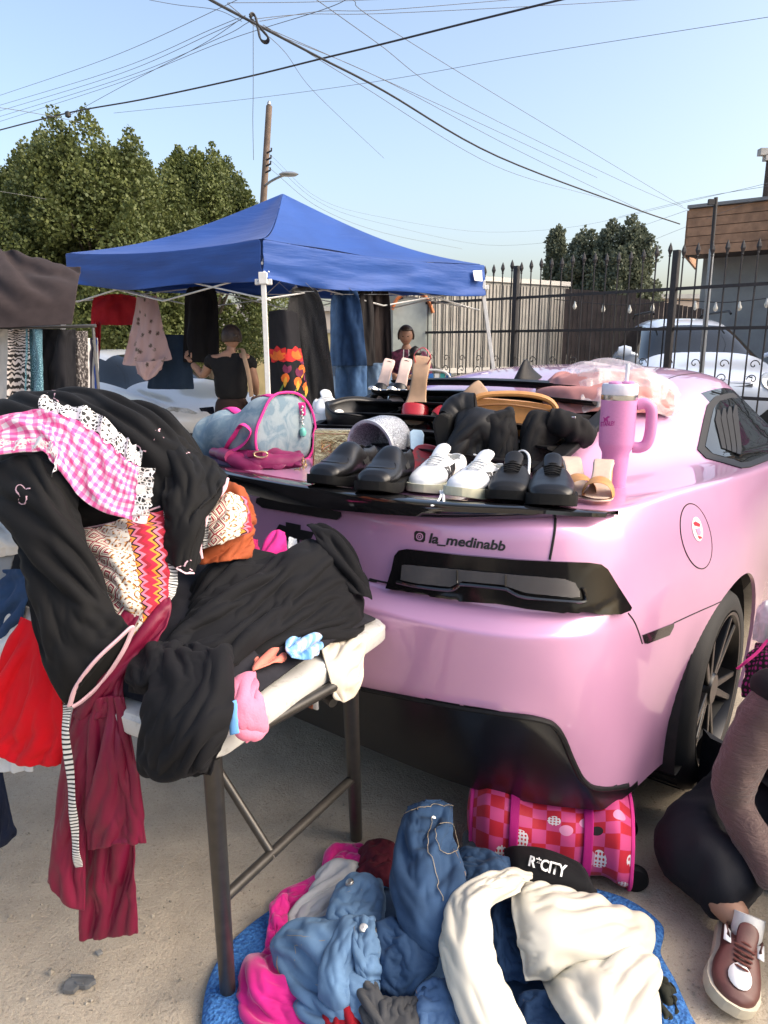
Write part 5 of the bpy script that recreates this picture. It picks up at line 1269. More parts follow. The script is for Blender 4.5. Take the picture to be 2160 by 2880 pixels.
snA, s1 = sneaker((1178, 1394), (1330, 1326), 'white sneaker with black side stripes next to the slip-on shoe', WLE, CRM, BST, WLC)
snB, s2 = sneaker((1284, 1406), (1440, 1342), 'white sneaker with black side stripes and a lace trailing over the spoiler', WLE, CRM, BST, WLC)
for nm, pts in (('loose_lace', [on_top(1238, 1392, .012), on_top(1240, 1404, .010), at(1226, 1418, on_top(1240, 1408).y - .02), at(1212, 1422, on_top(1240, 1408).y - .03)]), ('loose_lace', [on_top(1245, 1390, .012), on_top(1247, 1406, .010), at(1248, 1424, on_top(1240, 1408).y - .02), at(1254, 1448, on_top(1240, 1408).y - .015)])):
    m = MB(); m.tube(curve(pts, 16), .0034, 6, flat=.6); m.build(nm, WLC, snB, True, True)
c0 = world_of(snB) @ Vector((.03, .13, .10))
m = MB(); m.tube(curve([c0, on_top(1400, 1335, .03), on_top(1440, 1345, .07), on_top(1465, 1350, .09), on_top(1482, 1372, .09), on_top(1484, 1398, .06)], 24), .0036, 6, flat=.6); m.build('loose_lace', WLC, snB, True, True)
BLC = fabric('black_lace', (.014, .014, .015), .9, 1500)
bkA, _ = sneaker((1424, 1416), (1476, 1310), 'black leather lace-up shoe beside the white sneakers', LEAD, RUBK, BST, BLC, .29, .108, stripes=0, wid=WIDSQ)
bkB, _ = sneaker((1548, 1432), (1556, 1300), 'black leather lace-up shoe beside the tan mules', LEA, RUBK, BST, BLC, .30, .116, stripes=0, wid=WIDSQ, solez=.030)
# ---- white chunky sneaker at the back of the trunk
wsE, _ = sneaker((938, 1206), (850, 1150), 'chunky white trainer behind the denim duffel bag', plain('white_mesh', (.70, .70, .69), .7, bump=.4, scale=50), plain('white_foam', (.68, .68, .66), .6), BST, WLC, .30, .125, stripes=0, solez=.055)
# ---- high heels
def heel_shoe(loc, rot, label, sole_c, strap_c, hh=.10, L=.20, W=.072, straps=('toe',), block=False, bow=None, name='high_heel', insole=None):
    e = empty(name, loc, label=label, cat='shoe', group='shoes laid out on the trunk'); e.rotation_euler = rot
    prof = lambda s: hh * (1 - 1 / (1 + math.exp(-(s - .42) * 11))) + .006       # heel high at s=0, toe low
    wd = [(0, .62), (.1, .72), (.35, .62), (.55, .72), (.75, 1), (.88, .95), (.96, .7), (1, .35)]
    for nm, off, th, mt, sc_ in (('sole', 0, .006, strap_c if insole is None else sole_c, 1.0), ('insole', .0065, .003, insole or sole_c, .95)):
        v = []; f = []; n = 26
        for i in range(n):
            s = i / (n - 1); w_ = interp(wd, s) * W / 2 * sc_; v += [(-w_, s * L, prof(s) + off), (0, s * L, prof(s) + off - .002), (w_, s * L, prof(s) + off)]
        for i in range(n - 1):
            for j in range(2): f.append((3 * i + j, 3 * i + j + 1, 3 * i + j + 4, 3 * i + j + 3))
        o = mk(nm, v, f, mt, e); solid(o, th, 0); subsurf(o, 1)
    m = MB()
    if block: m.add([(-.024, .0, 0), (.024, .0, 0), (.022, .04, 0), (-.022, .04, 0), (-.024, -.004, hh), (.024, -.004, hh), (.022, .055, hh - .006), (-.022, .055, hh - .006)], [(3, 2, 1, 0), (4, 5, 6, 7), (0, 1, 5, 4), (1, 2, 6, 5), (2, 3, 7, 6), (3, 0, 4, 7)]); bevel(m.build('heel', strap_c, e), .005)
    else: m.tube([(0, .012, 0), (0, .013, hh * .5), (0, .02, hh * .85), (0, .028, hh)], [.005, .007, .012, .02], 12); m.build('heel', strap_c, e, True)
    def band(s0, s1, rise, nm='strap', mat=strap_c, hw=1.04):
        v = []; f = []; n = 17
        for i in range(n):
            a = math.pi * i / (n - 1)
            for s in (s0, (s0 + s1) / 2, s1):
                w_ = interp(wd, s) * W / 2 * hw; v.append((-w_ * math.cos(a), s * L, prof(s) + .002 + rise * math.sin(a) ** .7))
        for i in range(n - 1):
            for j in range(2): f.append((3 * i + j, 3 * i + j + 1, 3 * i + j + 4, 3 * i + j + 3))
        o = mk(nm, v, f, mat, e); solid(o, .003, 0); subsurf(o, 1); return o
    if 'toe' in straps: band(.70, .90, .036, 'toe_strap')
    if 'wide' in straps: band(.60, .92, .040, 'wide_strap')
    if 'ankle' in straps:
        m = MB(); m.tube(curve([(.022, .03, prof(.15)), (.03, .02, hh + .05), (0, -.005, hh + .06), (-.03, .02, hh + .05), (-.022, .03, prof(.15))], 26), .005, 6, flat=.4); m.build('ankle_strap', strap_c, e, True)
    if 'cup' in straps:
        v = []; f = []
        for i in range(13):
            a = math.pi * (i / 12 - .5); v += [(.024 * math.sin(a), .03 - .032 * math.cos(a), hh + .004), (.022 * math.sin(a), .028 - .03 * math.cos(a), hh + .05)]
        f = [(2 * i, 2 * i + 2, 2 * i + 3, 2 * i + 1) for i in range(12)]; o = mk('heel_cup', v, f, strap_c, e); solid(o, .003, 0)
    if bow:
        for q in range(4):
            a0 = (-1) ** q; m = MB(); m.tube(curve([(0, .80 * L, .05), (a0 * .03, .80 * L + .012 * (q // 2), .065), (a0 * .045, .80 * L, .05), (a0 * .03, .8 * L - .01, .042), (0, .80 * L, .05)], 20), .0045, 6); m.build('rhinestone_loop', bow, e, True)
        m = MB(); m.lathe([(.001, -.008), (.008, -.004), (.008, .004), (.001, .008)], (0, .80 * L, .054), 10); m.build('rhinestone_knot', bow, e)
    return e
TANI = plain('tan_insole', (.42, .27, .17), .5); REDL = plain('red_patent', (.42, .014, .022), .3, coat=.4); BEI = plain('beige_insole', (.62, .47, .36), .5); NUDE = plain('nude_insole', (.64, .48, .42), .5)
TANL = plain('tan_leather', (.50, .235, .075), .5, var=.12, bump=.2, scale=40); GLIT = plain('rhinestone', (.75, .75, .74), .18, metal=.9, var=.4, scale=300)
def set_at(px, py, lift=0.0): p = on_top(px, py); return (p.x, p.y, p.z + lift)
def heel_at(toe, hp, dY, hh, L, face=(0, -1, .6), **k):
    """toe where the pixel meets the trunk, heel end of the insole at another pixel; the insole looks along face"""
    T = on_top(*toe) + Vector((0, 0, .006)); H_ = at(hp[0], hp[1], T.y + dY); y_ = (T - H_).normalized(); z_ = Vector(face); z_ = (z_ - y_ * z_.dot(y_)).normalized(); x_ = y_.cross(z_)
    R3 = Matrix((x_, y_, z_)).transposed(); H2 = T - y_ * L
    e = heel_shoe((0, 0, 0), (0, 0, 0), hh=hh, L=L, **k); e.rotation_euler = R3.to_euler(); e.location = H2 - R3 @ Vector((0, 0, hh * .25)); return e
heel_at((1162, 1198), (1186, 1026), .13, .07, .255, label='red high heel sandal tipped up with its tan insole showing', sole_c=TANI, strap_c=REDL, W=.10, straps=('toe', 'ankle'), insole=TANI)
heel_at((1222, 1200), (1330, 1118), .06, .07, .22, (.3, -.9, .6), label='red high heel sandal lying by the black boots', sole_c=TANI, strap_c=REDL, W=.10, straps=('toe',), insole=TANI)
heel_at((1058, 1140), (1092, 1040), .12, .05, .21, label='black heel with a rhinestone bow and nude insole', sole_c=NUDE, strap_c=LEA, W=.075, straps=('wide',), bow=GLIT, insole=NUDE)
heel_at((1112, 1142), (1140, 1040), .12, .05, .21, label='black heel with rhinestone bow next to the upturned red sandal', sole_c=NUDE, strap_c=LEA, W=.075, straps=('wide',), bow=GLIT, insole=NUDE)
a_ = on_top(1650, 1418); d_ = Vector((-.30, -.95, 0)).normalized()
for k, (dx, lb) in enumerate(((-.052, 'tan slide mule with beige insole next to the black lace-up shoe'), (.034, 'tan slide mule with beige insole next to the pink tumbler'))):
    sd = Vector((d_.y, -d_.x, 0)) * -1
    b_ = a_ - d_ * .20 + sd * dx * 1.0
    heel_shoe((b_.x, b_.y + (.03 if k == 0 else 0), max(down(b_.x, b_.y), 1.075) + .004), (R(2), 0, math.atan2(-d_.x, d_.y) + (R(14) if k == 0 else R(-3))), lb, BEI, TANL, .075, .215, .082, ('wide',), block=True, insole=BEI, name='slide_mule')
# ---- black tall boots flopped over, chunky heel
SUE = fabric('black_suede', (.008, .008, .009), .8, 900, .2, .4, .02)
def flop(name, pts, rad, label, sq=.62, seed=0, n=46, k=24, mat=SUE, parent=None, cat='boot', open_end=True):
    P = curve(pts, n); rr = np.interp(np.linspace(0, 1, n), np.linspace(0, 1, len(rad)), rad); r = np.random.default_rng(seed); nz = smooth_noise(n, k, 11, r)
    v = []; side0 = None
    for i, p in enumerate(P):
        t_ = (P[min(i + 1, n - 1)] - P[max(i - 1, 0)]).normalized(); side = t_.cross(Vector((.25, -1, .2))).normalized(); nn = side.cross(t_)
        for j in range(k):
            a = 2 * math.pi * j / k; q = rr[i] * (1 + .08 * nz[i, j] + .03 * math.sin(3 * a + i * .35))
            v.append(p + side * math.cos(a) * q + nn * math.sin(a) * q * sq)
    f = [(i * k + j, i * k + (j + 1) % k, (i + 1) * k + (j + 1) % k, (i + 1) * k + j) for i in range(n - 1) for j in range(k)] + [tuple(range(k))]
    if not open_end: f.append(tuple((n - 1) * k + j for j in range(k))[::-1])
    o = mk(name, v, f, mat, parent, True, True); solid(o, .004, -1); subsurf(o, 1); return o
def yon(px, py): return on_top(px, py).y
b1 = empty('tall_boot', on_top(1330, 1345), label='black suede tall boot flopped over with chunky heel raised', cat='boot', group='tall black boots')
Y1 = on_top(1380, 1340).y + .04
BOOTK = dict(nu=44, nv=36, su=1.04, sv=1.06, push=.03, amp=.012, cells=3, thick=.008, curl=.03)
cloth('boot_shaft', [[at(1275, 1150, Y1 + .10), at(1330, 1132, Y1 + .12), at(1395, 1142, Y1 + .12), at(1448, 1170, Y1 + .12)], [at(1262, 1225, Y1 + .05), at(1325, 1180, Y1 + .03), at(1385, 1190, Y1 + .04), at(1440, 1240, Y1 + .07)], [at(1240, 1290, Y1 + .02), at(1312, 1250, Y1 + .03), at(1370, 1262, Y1 + .05), at(1445, 1290, Y1 + .05)], [at(1222, 1345, Y1), at(1300, 1345, Y1 + .02), at(1380, 1345, Y1 + .02), at(1455, 1348, Y1 + .01)]], LEAD, b1, seed=41, **BOOTK)
cloth('boot_fold', [[at(1345, 1172, Y1 + .03), at(1400, 1152, Y1 + .05), at(1446, 1142, Y1 + .06)], [at(1372, 1250, Y1 + .03), at(1415, 1230, Y1 + .01), at(1462, 1215, Y1 + .04)], [at(1352, 1345, Y1 + .01), at(1410, 1345, Y1 - .01), at(1465, 1345, Y1 + .01)]], SUE, b1, seed=44, **BOOTK)
m = MB(); P_ = [at(x, y, Y1 + .06) for x, y in ((1213, 1190), (1222, 1168), (1250, 1160), (1268, 1172), (1262, 1268), (1228, 1272))]; m.prism(P_, None, (.03, .06, 0)); bevel(m.build('chunky_heel', RUBK, b1, world=True), .012, 3)
flop('boot_foot', [at(1255, 1180, Y1 + .10), at(1290, 1150, Y1 + .13), at(1340, 1142, Y1 + .12)], [.03, .045, .04], None, .8, 42, 18, 18, LEAD, b1, open_end=False)
b2 = empty('tall_boot', on_top(1500, 1345), label='black suede tall boot folded to the side towards the louvres', cat='boot', group='tall black boots')
Y2 = on_top(1480, 1340).y + .05
cloth('boot_shaft', [[at(1470, 1190, Y2 + .08), at(1500, 1142, Y2 + .10), at(1560, 1160, Y2 + .10), at(1610, 1182, Y2 + .10)], [at(1460, 1250, Y2 + .05), at(1500, 1190, Y2 + .04), at(1548, 1200, Y2 + .06), at(1590, 1230, Y2 + .08)], [at(1452, 1300, Y2 + .03), at(1490, 1260, Y2 + .02), at(1530, 1270, Y2 + .05), at(1540, 1290, Y2 + .06)], [at(1448, 1348, Y2), at(1490, 1348, Y2), at(1520, 1346, Y2 + .02), at(1538, 1340, Y2 + .03)]], SUE, b2, seed=43, **BOOTK)
flop('boot_top', [at(1540, 1178, Y2 + .07), at(1585, 1192, Y2 + .06), at(1625, 1212, Y2 + .07), at(1662, 1236, Y2 + .08)], [.034, .040, .042, .030], None, .8, 45, 30, 22, SUE, b2, open_end=False)
m = MB(); c_ = at(1612, 1185, Y2 + .04); m.box(c_, (.014, .006, .03)); bevel(m.build('zip_pull', plain('chrome', (.6, .6, .6), .15, metal=1), b2, world=True), .002)
# ---- tan handbag behind the boots
tb_ = empty('tan_handbag', on_top(1430, 1290), label='tan leather handbag with a long handle behind the boots', cat='handbag'); Y3 = Y2 + .27
P_ = curve([at(x, y, Y3) for x, y in ((1300, 1180), (1312, 1140), (1345, 1122), (1430, 1126), (1540, 1138), (1572, 1160), (1578, 1235), (1560, 1258), (1430, 1262), (1310, 1240), (1300, 1180))], 50)[:-1]
m = MB(); m.prism(P_, None, (-.02, .08, 0)); bevel(m.build('bag_body', TANL, tb_, True, True), .018, 4)
m = MB(); m.tube(curve([at(1310, 1150, Y3 - .015), at(1345, 1116, Y3 - .02), at(1420, 1107, Y3 - .02), at(1500, 1112, Y3 - .02), at(1550, 1130, Y3 - .02), at(1574, 1170, Y3 - .015)], 40), .010, 8); m.build('handle', TANL, tb_, True, True)
m = MB(); m.tube(curve([at(1330, 1142, Y3 - .012), at(1430, 1138, Y3 - .016), at(1556, 1156, Y3 - .012)], 30), .004, 6); m.build('zip_seam', plain('dark_tan', (.3, .13, .04), .5), tb_, True, True)
# ---- black open pouch
bp = empty('black_pouch', on_top(1010, 1205), label='black zip pouch lying open on the trunk', cat='bag'); c_ = on_top(1015, 1200); M_ = Matrix.Translation(c_ + Vector((.0, .04, .035))) @ Matrix.Rotation(R(28), 4, 'Z') @ Matrix.Rotation(R(16), 4, 'X')
o_, n_ = [], 40
v = []
for q, (zz, sx_) in enumerate(((-.035, .92), (.0, 1.0), (.035, 1.02), (.045, .97), (.03, .9), (-.01, .82), (-.02, .3))):
    v += [M_ @ Vector((.145 * sx_ * math.copysign(abs(math.cos(a)) ** .8, math.cos(a)), .095 * sx_ * math.copysign(abs(math.sin(a)) ** .8, math.sin(a)), zz + .004 * math.sin(5 * a))) for a in np.linspace(0, 2 * math.pi, n_, endpoint=False)]
mk('pouch_shell', v, [(i * n_ + j, i * n_ + (j + 1) % n_, (i + 1) * n_ + (j + 1) % n_, (i + 1) * n_ + j) for i in range(6) for j in range(n_)], LEA, bp, True, True)
m = MB(); m.tube([M_ @ Vector((.147 * math.copysign(abs(math.cos(a)) ** .8, math.cos(a)), .096 * math.copysign(abs(math.sin(a)) ** .8, math.sin(a)), .042 + .004 * math.sin(5 * a))) for a in np.linspace(0, 2 * math.pi, 60, endpoint=False)], .004, 6, closed=True); m.build('zip_edge', LEAD, bp, True, True)
m = MB(); m.tube([on_top(1096, 1178, .03), on_top(1097, 1188, .02)], .004, 6); m.build('zip_pull', plain('chrome', (.6, .6, .6), .15, metal=1), bp, True, True)
# ---- denim duffel bag
t = NT('washed_denim_print'); co = t.coord('Object'); n1 = t.noise(co, 14, 4, .6, 1.2); n2 = t.noise(co, 60, 3); t.col(t.mix(t.ramp(n1, [(.42, (0, 0, 0)), (.56, (1, 1, 1))]), (.13, .20, .255, 1), (.225, .285, .32, 1))); t.set(Roughness=.85); t.bump(t.math('ADD', t.noise(co, 25, 5), t.math('MULTIPLY', t.noise(co, 800, 2), .3)), .4, .006); DUF = t.m
HOTP = fabric('hot_pink_webbing', (.70, .045, .26), .7, 600, .06)
du = empty('denim_duffel_bag', on_top(760, 1300), label='blue washed denim duffel bag with hot pink trim on the trunk', cat='bag')
ca, cb = on_top(800, 1312), on_top(655, 1268); Yd = ca.y
A_ = at(806, 1215, ca.y + .07); B_ = at(628, 1215, ca.y + .30)
ax_ = (B_ - A_); Ld = ax_.length; ax_.normalize(); sd = ax_.cross(Vector((0, 0, 1))).normalized()
r_ = np.random.default_rng(8); n, k = 26, 40; nz = smooth_noise(n, k, 7, r_); v = []; zb = down(A_.x, A_.y) + .004
for i in range(n):
    s = i / (n - 1); w_ = .150 * (.90 + .10 * math.sin(math.pi * s)) * (1 if 0 < i < n - 1 else .96); hh = .215 * (1.0 - .24 * s + .05 * math.sin(7 * s))
    for j in range(k):
        a = 2 * math.pi * j / k; c, d = math.cos(a), math.sin(a)
        x = w_ * math.copysign(abs(c) ** .72, c) * (1 - .18 * max(0, d)); z = hh * (.5 + .5 * math.copysign(abs(d) ** .8, d)); q = .010 * nz[i, j]
        v.append(Vector((A_.x, A_.y, zb)) + ax_ * (Ld * s) + sd * (x + q * c) + Vector((0, 0, max(0, z + q * d))))
f = [(i * k + j, i * k + (j + 1) % k, (i + 1) * k + (j + 1) % k, (i + 1) * k + j) for i in range(n - 1) for j in range(k)]
v += [sum((v[j] for j in range(k)), Vector()) / k - ax_ * .012, sum((v[(n - 1) * k + j] for j in range(k)), Vector()) / k + ax_ * .012]
f += [(j, len(v) - 2, (j + 1) % k) for j in range(k)] + [((n - 1) * k + j, (n - 1) * k + (j + 1) % k, len(v) - 1) for j in range(k)]
db_ = mk('bag_body', v, f, DUF, du, True, True); bm = bmesh.new(); bm.from_mesh(db_.data); bmesh.ops.recalc_face_normals(bm, faces=bm.faces); bm.to_mesh(db_.data); bm.free(); db_.data.polygons.foreach_set('use_smooth', [True] * len(db_.data.polygons)); subsurf(db_, 1)
m = MB(); m.tube([v[j] + (v[j] - v[-2]) * .03 - ax_ * .002 for j in range(k)], .0045, 6, closed=True); m.build('end_piping', HOTP, du, True, True)
m = MB(); tp = [v[i * k + k // 4] + Vector((0, 0, .003)) for i in range(0, n)]
vv = []
for p in tp: vv += [p - sd * .022, p + Vector((0, 0, .003)), p + sd * .022]
m.add(vv, [(3 * i + j, 3 * i + j + 1, 3 * i + j + 4, 3 * i + j + 3) for i in range(n - 1) for j in range(2)]); solid(m.build('zip_strip', HOTP, du, True, True), .003, 0)
DB = obj_bvh(db_)
hs = [hit(DB, *q, .006) for q in ((640, 1262), (652, 1240), (664, 1222), (676, 1204))]
hs = [h[0] for h in hs if h]
if len(hs) >= 3:
    pth = hs + [hs[-1] + Vector((.01, -.03, .02)), hs[-1] + Vector((.06, -.04, .02))]
    h2 = [hit(DB, *q, .006) for q in ((708, 1212), (698, 1238), (676, 1256), (650, 1268))]; pth = hs + [hs[-1] + Vector((.02, -.035, .015))] + [h[0] for h in h2 if h]
    m = MB(); m.tube(curve(pth, 40), .011, 8, flat=.3); m.build('handle_strap', HOTP, du, True, True)
ch_ = on_top(845, 1280); h = hit(DB, 845, 1145, .008); h = h[0] if h else v[k // 4]
for q in range(7):
    m = MB(); m.lathe([(.001, -.006), (.006, 0), (.001, .006)], h + Vector((.002 * (-1) ** q, -.008, -.010 * q)), 8); m.build('charm_link', plain('silver_link', (.6, .58, .55), .25, metal=.9), du, True, True)
m = MB(); m.lathe([(.001, -.018), (.010, -.012), (.012, 0), (.008, .012), (.001, .016)], h + Vector((.002, -.010, -.085)), 12); m.build('charm_bead', plain('teal_bead', (.15, .5, .42), .3, coat=.5), du, True, True)
m = MB(); m.box(h + Vector((-.004, .004, -.008)), (.03, .012, .045)); bevel(m.build('pull_tab', HOTP, du, world=True), .004)
# ---- burgundy purse with a chain
BUR = plain('burgundy_leather', (.20, .012, .075), .42, var=.15, bump=.3, scale=30)
pu = empty('burgundy_purse', on_top(740, 1328), label='burgundy soft purse with gold chain in front of the duffel bag', cat='purse')
ca = on_top(735, 1322); Yp = ca.y + .03
o, X = cloth('purse_body', [[at(650, 1276, Yp + .10), at(740, 1280, Yp + .09), at(846, 1284, Yp + .07)], [at(644, 1292, Yp + .02), at(740, 1296, Yp), at(856, 1298, Yp + .02)], [at(652, 1312, Yp), at(740, 1322, Yp - .01), at(848, 1316, Yp)]], BUR, pu, nu=18, nv=34, su=1.12, sv=1.04, seed=51, push=.016, amp=.010, thick=.022)
m = MB(); m.tube(curve([at(648, 1285, Yp), at(620, 1276, Yp + .05), at(600, 1272, Yp + .1)], 10), [.022] * 5 + [.016] * 5, 10); m.build('strap_end', BUR, pu, True, True)
GOLD = plain('gold_metal', (.62, .47, .24), .25, metal=.95)
m = MB(); c_ = at(735, 1276, Yp - .02); m.box(c_ + Vector((-.02, 0, 0)), (.05, .012, .018)); m.build('flap', BUR, pu, world=True)
m = MB(); m.tube([c_ + Vector((.022 * math.cos(a), -.012, .010 * math.sin(a))) for a in np.linspace(0, 6.28, 20, endpoint=False)], .003, 6, closed=True); m.build('buckle', GOLD, pu, True, True)
cp = curve([at(852, 1292, Yp - .01), at(858, 1308, Yp - .02), at(846, 1322, Yp - .03), at(828, 1328, Yp - .03)], 9)
for q, p in enumerate(cp):
    m = MB(); A2 = Vector((.006, 0, 0)) if q % 2 else Vector((0, -.006, 0)); m.tube([p + A2 * math.cos(a) + Vector((0, 0, .008)) * math.sin(a) for a in np.linspace(0, 6.28, 12, endpoint=False)], .0018, 5, closed=True); m.build('chain_link', GOLD, pu, True, True)
# ---- gold clutch
t = NT('crinkled_gold'); co = t.coord('Object'); t.set(Base_Color=(.80, .62, .36, 1), Metallic=.95, Roughness=.22); t.bump(t.math('ADD', t.noise(co, 22, 4), t.math('MULTIPLY', t.noise(co, 120, 3), .25)), .28, .012); GF = t.m
gc = empty('gold_clutch', on_top(935, 1330), label='shiny gold metallic clutch standing behind the slip-on shoe', cat='purse'); Yg = on_top(935, 1318).y + .03
m = MB(); m.prism([at(x, y, Yg + (.02 if y < 1250 else 0)) for x, y in ((884, 1212), (890, 1207), (994, 1209), (998, 1216), (1000, 1318), (992, 1325), (884, 1322), (878, 1314))], None, (.0, .035, 0)); o = m.build('clutch_body', GF, gc, True, True); bevel(o, .008, 3)
m = MB(); m.tube(curve([at(884, 1218, Yg + .012), at(940, 1219, Yg + .008), at(996, 1220, Yg + .012)], 20), .0025, 6); m.build('zip', GOLD, gc, True, True)
m = MB(); m.tube([at(918 + 12 * x, 1256 + 14 * y, Yg - .008) for x, y in ((-1, -1), (1, -1), (1, 1), (-1, 1))], .004, 6, closed=True); m.tube([at(908, 1262, Yg - .012), at(930, 1248, Yg - .012)], .003, 6); m.build('buckle', GOLD, gc, True, True)
# ---- silver glitter cap
t = NT('silver_glitter'); co = t.coord('Object'); vo = t.n('TexVoronoi'); vo.inputs['Scale'].default_value = 420; t.l(co, vo.inputs[0]); t.col(t.ramp(vo.outputs['Color'], [(.2, (.22, .23, .25)), (.8, (.72, .74, .78))])); t.set(Roughness=.35, Metallic=.7); t.bump(vo.outputs['Distance'], .8, .003); GLS = t.m
sg = empty('silver_glitter_cap', on_top(1075, 1325), label='silver glitter cap lying on its side between the bags and shoes', cat='cap'); Yc = on_top(1080, 1330).y + .09
M_ = Matrix.Translation(at(1068, 1252, Yc)) @ Matrix.Rotation(R(-32), 4, 'Z') @ Matrix.Rotation(R(98), 4, 'X') @ Matrix.Scale(1.2, 4)
m = MB(); m.lathe([(.001, -.105), (.035, -.10), (.062, -.075), (.074, -.03), (.077, .02), (.074, .045), (.069, .045), (.066, .0), (.05, -.07), (.001, -.09)], n=36, mtx=M_ @ Matrix.Diagonal((.92, 1.02, 1, 1)), capb=False, capt=False); m.build('cap_shell', GLS, sg, True, True)
m = MB(); m.lathe([(.073, .038), (.079, .042), (.079, .05), (.072, .05)], n=36, mtx=M_ @ Matrix.Diagonal((.92, 1.02, 1, 1)), capb=False, capt=False); m.build('rim_band', plain('silver_band', (.55, .57, .60), .4, metal=.5), sg, True, True)
# ---- red sole and pale blue slab leaning at the boots
def slab(name, px, Y, dY, mat, label, cat, th=.008, tilt=.02):
    m = MB(); ys = [p[1] for p in px]; m.prism([at(x, y, Y + dY * (max(ys) - y) / (max(ys) - min(ys))) for x, y in px], None, (.001, th, 0)); o = m.build(name, mat, smooth=True, label=label, cat=cat); bevel(o, min(.003, th * .35), 2); return o
Yr = on_top(1200, 1335).y + .04
t = NT('worn_red_sole'); co = t.coord('Object'); n1 = t.noise(co, 30, 5, .6); t.col(t.mix(t.ramp(n1, [(.5, (0, 0, 0)), (.62, (1, 1, 1))]), (.34, .02, .03, 1), (.13, .06, .06, 1))); t.set(Roughness=.55)
slab('red_flat_shoe', curve([Vector(p) for p in ((1152, 1325, 0), (1160, 1272, 0), (1178, 1252, 0), (1215, 1254, 0), (1238, 1268, 0), (1232, 1302, 0), (1205, 1340, 0), (1170, 1345, 0), (1152, 1325, 0))], 30)[:-1] and [(p.x, p.y) for p in curve([Vector(p) for p in ((1152, 1325, 0), (1160, 1272, 0), (1178, 1252, 0), (1215, 1254, 0), (1238, 1268, 0), (1232, 1302, 0), (1205, 1340, 0), (1170, 1345, 0), (1152, 1325, 0))], 30)[:-1]], Yr, .06, t.m, 'red flat shoe leaning with its worn red sole showing', 'shoe', .022)
slab('pale_blue_sandal', [(1152, 1215), (1162, 1209), (1186, 1211), (1193, 1222), (1190, 1258), (1172, 1268), (1154, 1262)], Yr + .05, .05, plain('pale_blue_foam', (.50, .66, .74), .5), 'pale blue flat sandal sole standing behind the silver cap', 'shoe', .014)
# ---- pink tumbler
TUM = plain('pink_powder_coat', (.60, .23, .45), .45, var=.04, bump=.1, scale=200)
p0_ = on_top(1724, 1368); tu = empty('pink_tumbler', p0_, label='tall pink insulated tumbler with handle and straw', cat='tumbler')
dt = (p0_ - CAMP).length; Ht = .262
m = MB(); m.lathe([(.001, 0), (.033, 0), (.0345, .004), (.037, .085), (.0375, .098), (.047, .118), (.0485, .13), (.049, Ht - .012)], n=48, capb=False, capt=False); tcup = m.build('cup', TUM, tu, True)
m = MB(); m.lathe([(.0492, Ht - .014), (.0497, Ht - .012), (.0497, Ht), (.0485, Ht + .001)], n=48, capb=False, capt=False); m.build('steel_rim', plain('brushed_steel', (.6, .6, .58), .25, metal=1), tu, True)
m = MB(); m.lathe([(.0485, Ht + .001), (.0495, Ht + .004), (.049, Ht + .026), (.046, Ht + .03), (.001, Ht + .03)], n=48, capb=False, capt=False); m.build('lid', plain('frosted_lid', (.66, .64, .72), .35), tu, True)
for x, y in ((-.018, -.012), (.022, .0)):
    m = MB(); m.lathe([(.018, Ht + .03), (.018, Ht + .034), (.012, Ht + .037), (.001, Ht + .037)], (x, y, 0), 16, capb=False, capt=False); m.build('lid_tab', TUM, tu, True)
m = MB(); m.tube([(.014, 0, .1), (.017, 0, Ht + .085)], .0055, 12); m.build('straw', plain('clear_straw', (.72, .74, .78), .2), tu, True)
hp = curve([(.046, -.012, Ht - .028), (.066, -.016, Ht - .024), (.082, -.02, Ht - .035), (.087, -.021, Ht - .06), (.086, -.021, Ht - .11), (.078, -.02, Ht - .137), (.062, -.016, Ht - .147), (.044, -.012, Ht - .147)], 40); m = MB(); m.tube(hp, .0125, 12, flat=1.25); m.build('handle', TUM, tu, True)
TB = obj_bvh(tcup); MAG = plain('magenta_print', (.42, .02, .22), .4)
text_on('STANLEY', (1690, 1199), (1730, 1196), 0, 'brand_lettering', MAG, bvh=TB, parent=tu, h_px=12, off=.0006, bold=.03)
patch('bear_emblem', [(1697, 1172), (1703, 1176), (1710, 1170), (1717, 1172), (1709, 1177), (1711, 1187), (1707, 1187), (1705, 1182), (1702, 1187), (1698, 1187), (1699, 1179)], MAG, .0008, 0, tu, 3, bvh=TB)
# ---- garment in clear plastic over the C-pillar
def skin(px, py, off): h = hit(TOPB, px, py, off); return h[0]
PKC = fabric('dusty_pink_cloth', (.44, .20, .185), .75, 600, .15)
pkg = empty('plastic_wrapped_garment', skin(1700, 1150, 0), label='dusty pink garment in clear plastic lying across the rear pillar', cat='package')
rows = [[(1520, 1098, .012), (1600, 1092, .05), (1720, 1096, .06), (1800, 1092, .06), (1870, 1106, .02)], [(1506, 1120, .03), (1600, 1118, .07), (1720, 1118, .08), (1800, 1122, .07), (1880, 1136, .03)], [(1522, 1145, .03), (1610, 1150, .06), (1720, 1150, .07), (1810, 1160, .05), (1882, 1168, .015)], [(1570, 1176, .015), (1630, 1180, .02), (1730, 1176, .03), (1830, 1176, .02), (1870, 1176, .012)]]
C = [[skin(x, y, o_) if hit(TOPB, x, y) else at(x, y, 2.35) for x, y, o_ in r] for r in rows]
cloth('folded_garment', C, PKC, pkg, nu=26, nv=44, su=1.12, sv=1.1, seed=61, push=.025, amp=.012)
rows = [[(1590, 1064, .02), (1680, 1056, .03), (1780, 1062, .03), (1872, 1070, .015)], [(1585, 1090, .07), (1690, 1090, .09), (1790, 1096, .085), (1886, 1108, .04)], [(1625, 1130, .085), (1700, 1130, .095), (1800, 1136, .085), (1892, 1150, .035)], [(1640, 1185, .03), (1720, 1168, .06), (1820, 1182, .04), (1890, 1186, .012)]]
C = [[skin(x, y, o_) if hit(TOPB, x, y) else at(x, y, 2.35) for x, y, o_ in r] for r in rows]
